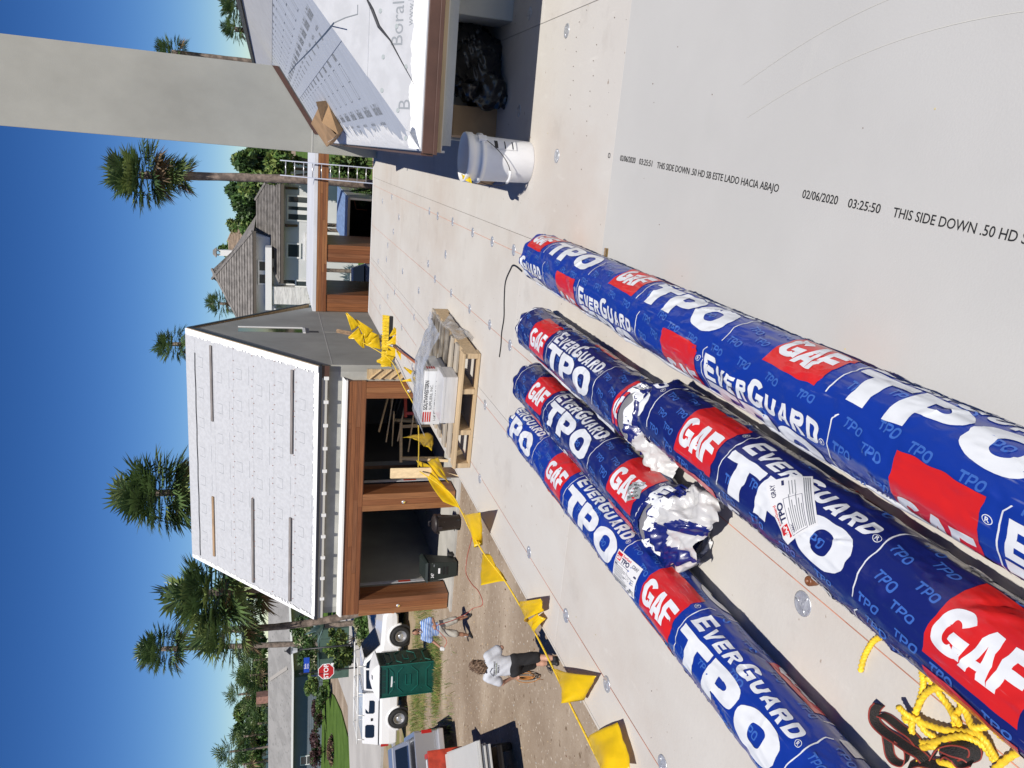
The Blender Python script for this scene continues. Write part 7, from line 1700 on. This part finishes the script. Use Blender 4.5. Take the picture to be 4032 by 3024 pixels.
# ---- pallet
PX0, PX1, PY0, PY1 = -2.40, -1.42, 5.42, 6.55
pal = thing('pallet', 'wooden shipping pallet near the deck edge under the wrapped cartons', 'pallet', (-1.84, 6.03, DECK + 0.003), R(-4))
hx, hy = 0.475, 0.62
rr = random.Random(6)
for i in range(7):
    y = -hy + 0.045 + i * (2 * hy - 0.09) / 6; MB().box((0, y, 0.128), (2 * hx, 0.115 if i in (0, 6) else 0.10, 0.018)).build('deck_board', rr.choice(['pallet_grey', 'pallet_grey', 'pine_pallet']), pal, bevel=0.002, seg=1)
for x in (-hx + 0.02, -0.17, 0.17, hx - 0.02): MB().box((x, 0, 0.0685), (0.04, 2 * hy, 0.10)).build('stringer', 'pine_pallet', pal, bevel=0.002, seg=1)
for y in (-hy + 0.05, 0.0, hy - 0.05): MB().box((0, y, 0.009), (2 * hx, 0.10, 0.017)).build('bottom_board', 'pine_pallet', pal, bevel=0.002, seg=1)
def wcarton(name, label, loc, rz, size, m_):
    t = thing(name, label, 'carton', loc, rz); a, b, h = size
    MB().span(-a / 2, a / 2, -b / 2, b / 2, 0, h).build('carton_body', m_, t, bevel=0.004); mb = MB(); mb.span(-a / 2 - 0.001, a / 2 + 0.001, -b / 2 - 0.001, b / 2 + 0.001, h * 0.80, h * 0.805); mb.build('lid_seam', 'ink_grey', t); return t
pt_ = DECK + 0.142
c1 = wcarton('white_carton', 'low plain silver-white carton at the front of the pallet', (-1.80, 5.60, pt_), R(-4), (0.38, 0.24, 0.115), 'carton_silver')
c2 = wcarton('white_carton', 'plain white carton carrying the printed carton on the pallet', (-1.87, 5.95, pt_), R(-4), (0.42, 0.40, 0.055), 'carton_white')
c3 = wcarton('white_carton', 'white carton printed with red stripes and black supplier lettering on the pallet', (-1.86, 5.925, pt_ + 0.057), R(-5), (0.46, 0.36, 0.150), 'carton_white')
mb = MB(); put_text(mb, 'SOUTHWESTERN', 0.045, lambda u, v: (-0.10 + u * 0.72, -0.1815, 0.112 + v), bold=0.02); put_text(mb, 'SUPPLIERS, INC.', 0.030, lambda u, v: (-0.10 + u * 1.05, -0.1815, 0.078 + v)); mb.build('supplier_lettering', 'ink', c3)
mb = MB(); put_text(mb, '1-1/4" STAINLESS 304 R/S Coil Roofing', 0.028, lambda u, v: (-0.20 + u * 0.82, -0.1815, 0.038 + v), bold=0.01); put_text(mb, 'x.120" Ring Shank', 0.016, lambda u, v: (-0.09 + u, -0.1815, 0.014 + v)); put_text(mb, '3,600 coil', 0.014, lambda u, v: (0.12 + u, -0.1815, 0.014 + v)); mb.build('content_lettering', 'ink', c3)
mb = MB()
for k in range(4): mb.span(-0.205, -0.118, -0.1818, -0.1806, 0.080 + k * 0.018, 0.090 + k * 0.018)
mb.build('red_stripes', 'red_flag_ink', c3)
mb = MB()
for k in range(4): mb.span(0.2306, 0.2318, -0.12, -0.07, 0.06 + k * 0.018, 0.070 + k * 0.018)
mb.build('red_stripes', 'red_flag_ink', c3)
mb = MB(); put_text(mb, 'SOUTHWESTERN', 0.03, lambda u, v: (0.2315, -0.055 + u * 0.6, 0.08 + v), bold=0.02); mb.build('side_lettering', 'ink', c3)
# stretch wrap tenting over cartons and pallet
tops = [(-2.09, -1.63, 5.745, 6.105, pt_ + 0.21), (-1.99, -1.61, 5.48, 5.72, pt_ + 0.118)]
def drape(x, y):
    z = DECK + 0.158 + 0.030 * (vn(x * 7 + 3, y * 6) + 0.5)
    for (a, b, c_, d, h) in tops:
        dx = max(a - x, 0, x - b); dy = max(c_ - y, 0, y - d); q = math.hypot(dx, dy)
        z = max(z, h + 0.012 - q * (0.46 + 0.3 * vn(x * 5, y * 5)) + 0.035 * vn(x * 14 + y * 6, y * 9 - x * 3) * min(1, q * 6))
    return z
mb = MB()
mb.grid(lambda u, v: (lambda x, y: (x, y, drape(x, y) + 0.006 * vn(x * 40, y * 33)))(-2.20 + 0.86 * u, 5.74 + 0.86 * v), 60, 50)
wr_ = tag(mb.build('stretch_wrap', 'stretch_wrap', None, smooth=True), 'crinkled clear stretch wrap tented over the cartons and pallet', 'plastic wrap')
mb = MB(); mb.grid(lambda u, v: (-1.345 + 0.012 * math.sin(9 * u + 6 * v), 5.60 + 0.92 * u, DECK + 0.02 + 0.135 * v + 0.004 * math.sin(20 * u)), 24, 6); o_ = mb.build('skirt', 'stretch_wrap', wr_, smooth=True)
# black tray with grey strap behind the cartons
bt = thing('black_tub', 'black plastic tub with grey handle behind the printed carton', 'tub', (-2.02, 6.24, pt_), R(-6))
MB().box((0, 0, 0.08), (0.44, 0.20, 0.16), top=1.06).build('tub_body', 'black_plastic', bt, bevel=0.02); mb = MB(); mb.tube(spline([(0.12, -0.1, 0.18), (0.22, -0.13, 0.24), (0.26, -0.08, 0.22), (0.20, 0.02, 0.18)]), 0.012, 6); mb.build('handle', 'concrete', bt, smooth=True)
# ---- pine stake nailed to the deck edge
stb, stt = Vector((-2.645, 6.02, DECK - 0.12)), Vector((-2.73, 6.24, DECK + 0.50))
mb = MB(); mb.beam(stb, stt, 0.089, 0.038, up=(0.5, -0.8, 0)); tag(mb.build('pine_stake', 'pine', None, bevel=0.003, seg=1), 'pale pine stake leaning at the deck edge holding the flag line', 'stake')
# ---- flag line: cord and pennants
fl = thing('flag_line', 'yellow pennant warning line strung along the deck edge', 'flag line', (-2.62, 5.0, DECK)); O = Vector((-2.62, 5.0, DECK))
cordp = [stb.lerp(stt, 0.62) + Vector((0.03, -0.04, 0)), (-2.63, 5.60, DECK + 0.12), (-2.63, 5.24, DECK + 0.10), (-2.63, 4.92, DECK + 0.105), (-2.63, 4.56, DECK + 0.09), (-2.63, 4.25, DECK + 0.05), (-2.63, 3.95, DECK + 0.035), (-2.63, 3.62, DECK + 0.03), (-2.63, 3.31, DECK + 0.035), (-2.63, 3.03, DECK + 0.045), (-2.63, 2.77, DECK + 0.05), (-2.63, 2.3, DECK + 0.06)]
mb = MB(); mb.tube(spline(cordp), 0.0055, 6); part(mb, 'cord', 'yellow_rope', fl, smooth=True)
mb = MB(); mb.tube(spline([stb.lerp(stt, 0.62) + Vector((0.0, 0.04, 0)), (-2.62, 6.9, DECK + 0.14), (-2.60, 7.6, DECK + 0.05), (-2.55, 8.3, DECK + 0.08), (-2.5, 9.2, DECK + 0.10), (-2.48, 10.0, DECK + 0.35)]), 0.0055, 6); part(mb, 'cord', 'yellow_rope', fl, smooth=True)
def flag(c00, c10, c11, c01, bulge=0.04, seed=0, curl=0.0):
    a, b, c_, d = [Vector(q) for q in (c00, c10, c11, c01)]; n = (b - a).cross(d - a).normalized()
    def fn(u, v):
        p = a.lerp(b, u).lerp(d.lerp(c_, u), v)
        return p + n * (bulge * math.sin(PI * v * 1.1) * (0.6 + 0.6 * u) + 0.02 * vn(u * 3 + seed, v * 3) + 0.010 * vn(u * 8 + seed, v * 7)) + Vector((0, 0, curl * v * v))
    mb = MB(); mb.grid(fn, 14, 14); o = part(mb, 'pennant', 'yellow_flag', fl, smooth=True)
    m_ = o.modifiers.new('thickness', 'SOLIDIFY'); m_.thickness = 0.0012
    return o
X_ = lambda px, py, x=-2.63: atx(px, py, x)
Z_ = lambda px, py, h: onz(px, py, DECK + h)
flag(X_(1695, 1835), X_(1815, 2010), X_(1745, 1975, -2.70), X_(1640, 1810, -2.72), 0.03, 1)
flag(X_(1680, 1815), X_(1730, 1880), X_(1765, 1900, -2.60), X_(1725, 1800, -2.58), 0.02, 2)
flag(X_(1655, 1745, -2.66), X_(1700, 1775, -2.66), X_(1690, 1700, -2.70), X_(1590, 1720, -2.74), 0.03, 3)
flag(X_(1825, 2020), X_(1905, 2135), X_(1890, 2150, -2.70), Z_(1890, 2018, 0.16), 0.05, 4)
flag(X_(1935, 2200), X_(1990, 2290), X_(1898, 2303, -2.74), X_(1903, 2178, -2.72), 0.03, 5)
flag(X_(2043, 2367), X_(2085, 2450), Z_(2130, 2408, 0.06), Z_(2125, 2358, 0.08), 0.04, 6, 0.0)
flag(X_(2085, 2450), X_(2118, 2500), Z_(2140, 2440, 0.03), Z_(2110, 2420, 0.06), 0.03, 7)
flag(X_(2185, 2629), X_(2252, 2763), Z_(2275, 2760, 0.06), Z_(2341, 2663, 0.05), 0.06, 8)
flag(X_(2318, 2908), X_(2385, 3040), Z_(2470, 3030, 0.06), Z_(2425, 2845, 0.05), 0.04, 9)
# ---- broom lying upside down at the deck edge, and the tangle of pennants on the brown stake beside it
br = thing('push_broom', 'yellow push broom lying bristles up at the far deck edge', 'broom', (-2.40, 9.75, DECK + 0.001), R(3))
MB().box((0, 0, 0.025), (0.66, 0.075, 0.05)).build('broom_block', 'black_plastic', br, bevel=0.008)
mb = MB(); rr = random.Random(13)
for i in range(52):
    for k in range(5):
        x = -0.325 + 0.65 * i / 51 + rr.uniform(-0.004, 0.004); y = -0.03 + 0.015 * k
        mb.beam((x, y, 0.048), (x * 1.02 + rr.uniform(-0.006, 0.006), y + rr.uniform(-0.01, 0.02), 0.125 + rr.uniform(-0.008, 0.008)), 0.008, 0.006)
mb.build('bristles', 'yellow_bristle', br, kind='stuff')
hd_end = onz(1640, 1470, DECK + 0.03) - Vector((-2.40, 9.75, DECK)); mb = MB(); mb.tube([(-0.03, -0.02, 0.05), (hd_end.x * 0.25, hd_end.y * 0.25, 0.06)], 0.016, 10); mb.build('ferrule', 'alu', br, smooth=True)
mb = MB(); mb.tube([(hd_end.x * 0.2, hd_end.y * 0.2, 0.058), (hd_end.x, hd_end.y, 0.03)], 0.0125, 10); mb.build('handle', 'broom_handle', br, smooth=True)
bs = MB(); bs.beam((-2.52, 10.25, DECK + 0.0), (-2.42, 10.38, DECK + 0.66), 0.05, 0.03); tag(bs.build('brown_stake', 'batten_tan', None, bevel=0.003), 'short brown stake wrapped in yellow pennants beyond the broom', 'stake')
def cr_flag(px, py, Yd, w_, h_, a, seed, x=None):
    c_ = aty(px, py, Yd); ca, sa_ = math.cos(a), math.sin(a)
    ex, ez_ = Vector((ca, 0.15, sa_)) * w_ / 2, Vector((-sa_, 0.1, ca)) * h_ / 2
    flag(c_ - ex * 0.7 - ez_ * 0.8, c_ + ex * 0.7 - ez_ * 0.8, c_ + ex * 0.08 + ez_, c_ - ex * 0.12 + ez_, 0.02, seed)
for i, (px, py, w_, h_, a) in enumerate(((1385, 1265, 0.20, 0.26, -1.0), (1400, 1320, 0.24, 0.2, 0.4), (1430, 1290, 0.22, 0.3, -0.8), (1450, 1330, 0.26, 0.24, 1.2), (1470, 1350, 0.3, 0.22, 0.2), (1420, 1345, 0.2, 0.22, 2.0))):
    cr_flag(px, py, 10.2, w_, h_, a, 20 + i)
for i, (px, py, w_, h_, a) in enumerate(((1545, 1345, 0.18, 0.2, 0.5), (1540, 1400, 0.22, 0.16, 1.5), (1515, 1420, 0.26, 0.2, 0.1), (1555, 1380, 0.14, 0.22, -0.5), (1550, 1310, 0.14, 0.14, 0.8))):
    cr_flag(px, py, 9.45, w_, h_, a, 30 + i)
for i, (px, py, Y_, w_, h_, a) in enumerate(((1585, 1410, 9.0, 0.14, 0.24, -0.9), (1625, 1470, 8.1, 0.12, 0.24, -0.6), (1620, 1495, 8.0, 0.1, 0.2, 0.2))): cr_flag(px, py, Y_, w_, h_, a, 40 + i)
# ---- black strip lying in a bend
P = [onz(*q, DECK + 0.004) for q in ((2055, 1068), (2035, 1050), (2020, 1045), (2010, 1060), (1990, 1110), (1985, 1180), (1984, 1250), (1975, 1310), (1972, 1360), (1966, 1405))]
mb = MB(); S_ = spline(P, 6)
for a, b in zip(S_[:-1], S_[1:]): mb.beam(a, b + (b - a) * 0.1, 0.011, 0.004)
tag(mb.build('black_strip', 'strap_black', None), 'thin black rubber strip lying bent on the deck beyond the rolls', 'strip')
# ---- collated screw strips
def screws(label, x, y, rz, n, lie):
    t = thing('screw_strip', label, 'screws', (x, y, DECK + 0.001), rz)
    for i in range(n):
        mb = MB(); mb.tube([(0.0, 0.0065 * i, 0.006), (0.036, 0.0065 * i, 0.006)], [0.0022, 0.0014], 6); mb.lathe([(0.0042, 0), (0.0042, 0.0015), (0.001, 0.002)], 8, Matrix.Translation((0, 0.0065 * i, 0.006)) @ Matrix.Rotation(-PI / 2, 4, 'Y')); mb.build('screw', 'brass', t)
    mb = MB(); mb.span(0.010, 0.018, -0.004, 0.0065 * n, 0.0095, 0.0115); mb.build('carrier_strip', mat('carrier_%d' % n, (0.30, 0.18, 0.07), 0.6), t)
screws('fan of brass screws on a strip beside the tip of the bright blue roll', -0.49, 4.50, 1.75, 13, 0)
screws('short brass screw strip beside the clean grey board', -0.36, 3.325, 1.6, 6, 0)
# ---- wooden plug caught under the fat roll
t = thing('wooden_plug', 'round brown wooden plug under the edge of the fat navy roll', 'plug', tuple(onz(3216, 2285, DECK)))
MB().lathe([(0.013, 0.0), (0.015, 0.004), (0.015, 0.028), (0.013, 0.032), (0.007, 0.033), (0.006, 0.026), (0.001, 0.026)], 20).build('plug_body', 'cedar_1', t, smooth=True)
# ---- yellow poly rope heap
rp = thing('yellow_rope', 'yellow twisted polypropylene rope heaped beside the fat roll', 'rope', tuple(onz(3700, 2850, DECK))); O = Vector(onz(3700, 2850, DECK))
cp = lambda x, y, h: onz(3200 + x * 0.4365, 2300 + y * 0.4365, DECK + h)
ropes = [[(690, 490, .02), (640, 480, .014), (600, 482, .010), (540, 520, .008), (490, 600, .008), (455, 680, .008), (430, 785, .008)],
         [(1000, 730, .03), (985, 790, .02), (995, 870, .012), (990, 950, .010), (965, 1050, .010), (930, 1150, .012), (900, 1210, .012)],
         [(925, 1165, .020), (985, 1030, .022), (1060, 955, .030), (1150, 930, .036), (1230, 970, .032), (1310, 1045, .026), (1345, 1100, .020), (1290, 1180, .012), (1280, 1260, .010), (1340, 1300, .008)],
         [(772, 1105, .055), (830, 1165, .040), (930, 1222, .030), (1050, 1272, .026), (1180, 1312, .024), (1350, 1332, .022), (1480, 1342, .030), (1560, 1420, .030), (1605, 1500, .022), (1645, 1565, .012)],
         [(900, 1215, .014), (893, 1330, .012), (950, 1420, .010), (1050, 1432, .014), (1180, 1402, .030), (1330, 1372, .036), (1450, 1402, .030), (1560, 1482, .016), (1640, 1600, .010)],
         [(1030, 835, .026), (1080, 900, .016), (1150, 1000, .010), (1230, 1110, .010), (1280, 1200, .024), (1320, 1265, .010)],
         [(1345, 1080, .020), (1390, 1170, .024), (1440, 1285, .034), (1530, 1292, .030), (1610, 1282, .020), (1690, 1360, .012), (1800, 1432, .010), (1880, 1480, .010)],
         [(940, 1200, .030), (1010, 1320, .022), (1100, 1382, .014), (1170, 1455, .010)], [(990, 1475, .012), (1080, 1462, .020), (1165, 1485, .012)], [(1140, 1600, .030), (1230, 1622, .036), (1320, 1670, .030)],
         [(1620, 1690, .010), (1760, 1570, .012), (1885, 1495, .016)], [(955, 1580, .012), (990, 1640, .012), (1010, 1690, .010)], [(850, 1240, .012), (830, 1205, .020), (860, 1190, .030), (900, 1215, .020)]]
for P in ropes:
    S_ = spline([cp(*q) for q in P], 14); mb = MB()
    mb.tube(S_, 0.0072, 12, shape=lambda i, a: 1 + 0.20 * math.cos(3 * (a - i * 0.42))); part(mb, 'rope_length', 'yellow_rope', rp, smooth=True)
# ---- webbing harness
hn = thing('webbing_harness', 'black webbing harness with red edges tangled in the yellow rope', 'harness', tuple(onz(3600, 2950, DECK))); O = Vector(onz(3600, 2950, DECK))
def ribbon(P, wd=0.030, tilt_=0.9, thin=0.0025):
    S_ = spline([cp(*q) for q in P], 10)
    core, edge = MB(), MB()
    n = len(S_)
    def cross(i):
        t = (S_[min(i + 1, n - 1)] - S_[max(i - 1, 0)]).normalized(); s_ = t.cross(Vector((0, 0, 1))); s_ = s_.normalized() if s_.length > 1e-4 else Vector((1, 0, 0))
        tl = tilt_ if not callable(tilt_) else tilt_(i / (n - 1)); wv = s_ * math.cos(tl) + Vector((0, 0, 1)) * math.sin(tl); return wv, t.cross(wv).normalized()
    for a0, a1, mbx in ((-0.5, -0.40, edge), (-0.40, 0.40, core), (0.40, 0.5, edge)):
        k = len(mbx.v)
        for i in range(n):
            wv, nn = cross(i); lift = wd * 0.5 * abs(math.sin(tilt_ if not callable(tilt_) else tilt_(i / (n - 1))))
            for a in (a0, a1):
                for q in (-1, 1): mbx.v.append(tuple(S_[i] + Vector((0, 0, lift)) + wv * wd * a + nn * thin * q * 0.5))
        for i in range(n - 1):
            b = k + i * 4; c_ = b + 4
            for f in ((b, b + 2, c_ + 2, c_), (b + 1, c_ + 1, c_ + 3, b + 3), (b, c_, c_ + 1, b + 1), (b + 2, b + 3, c_ + 3, c_ + 2)): mbx.f.append(f); mbx.m.append(0)
    o = part(core, 'strap', 'webbing', hn, smooth=False); mb = edge; mb.v = [tuple(Vector(v) - O) for v in mb.v]; mb.build('red_edging', 'webbing_edge', o)
ribbon([(640, 1080, .002), (600, 1130, .002), (600, 1230, .004), (680, 1320, .006), (800, 1400, .012), (900, 1470, .016), (1000, 1530, .014), (1060, 1590, .010)], 0.030, 1.15)
ribbon([(650, 1170, .004), (720, 1200, .004), (830, 1290, .006), (930, 1360, .006), (1000, 1440, .006)], 0.028, 1.3)
ribbon([(700, 1345, .002), (715, 1440, .002), (735, 1540, .002), (790, 1600, .002), (870, 1610, .004), (880, 1500, .010), (800, 1420, .012)], 0.026, 1.2)
ribbon([(900, 1640, .002), (1000, 1600, .010), (1120, 1620, .016), (1260, 1640, .016), (1420, 1680, .010)], 0.030, 0.9)
ribbon([(1120, 1560, .004), (1190, 1460, .012), (1300, 1420, .020), (1420, 1430, .024), (1500, 1480, .018), (1500, 1560, .008), (1400, 1600, .004)], 0.030, 1.2)
ribbon([(1180, 1580, .012), (1240, 1520, .020), (1320, 1560, .020), (1380, 1620, .014), (1480, 1600, .010)], 0.028, 1.0)
ribbon([(1180, 1450, .030), (1280, 1490, .034), (1380, 1520, .030), (1460, 1570, .020)], 0.032, 0.5)
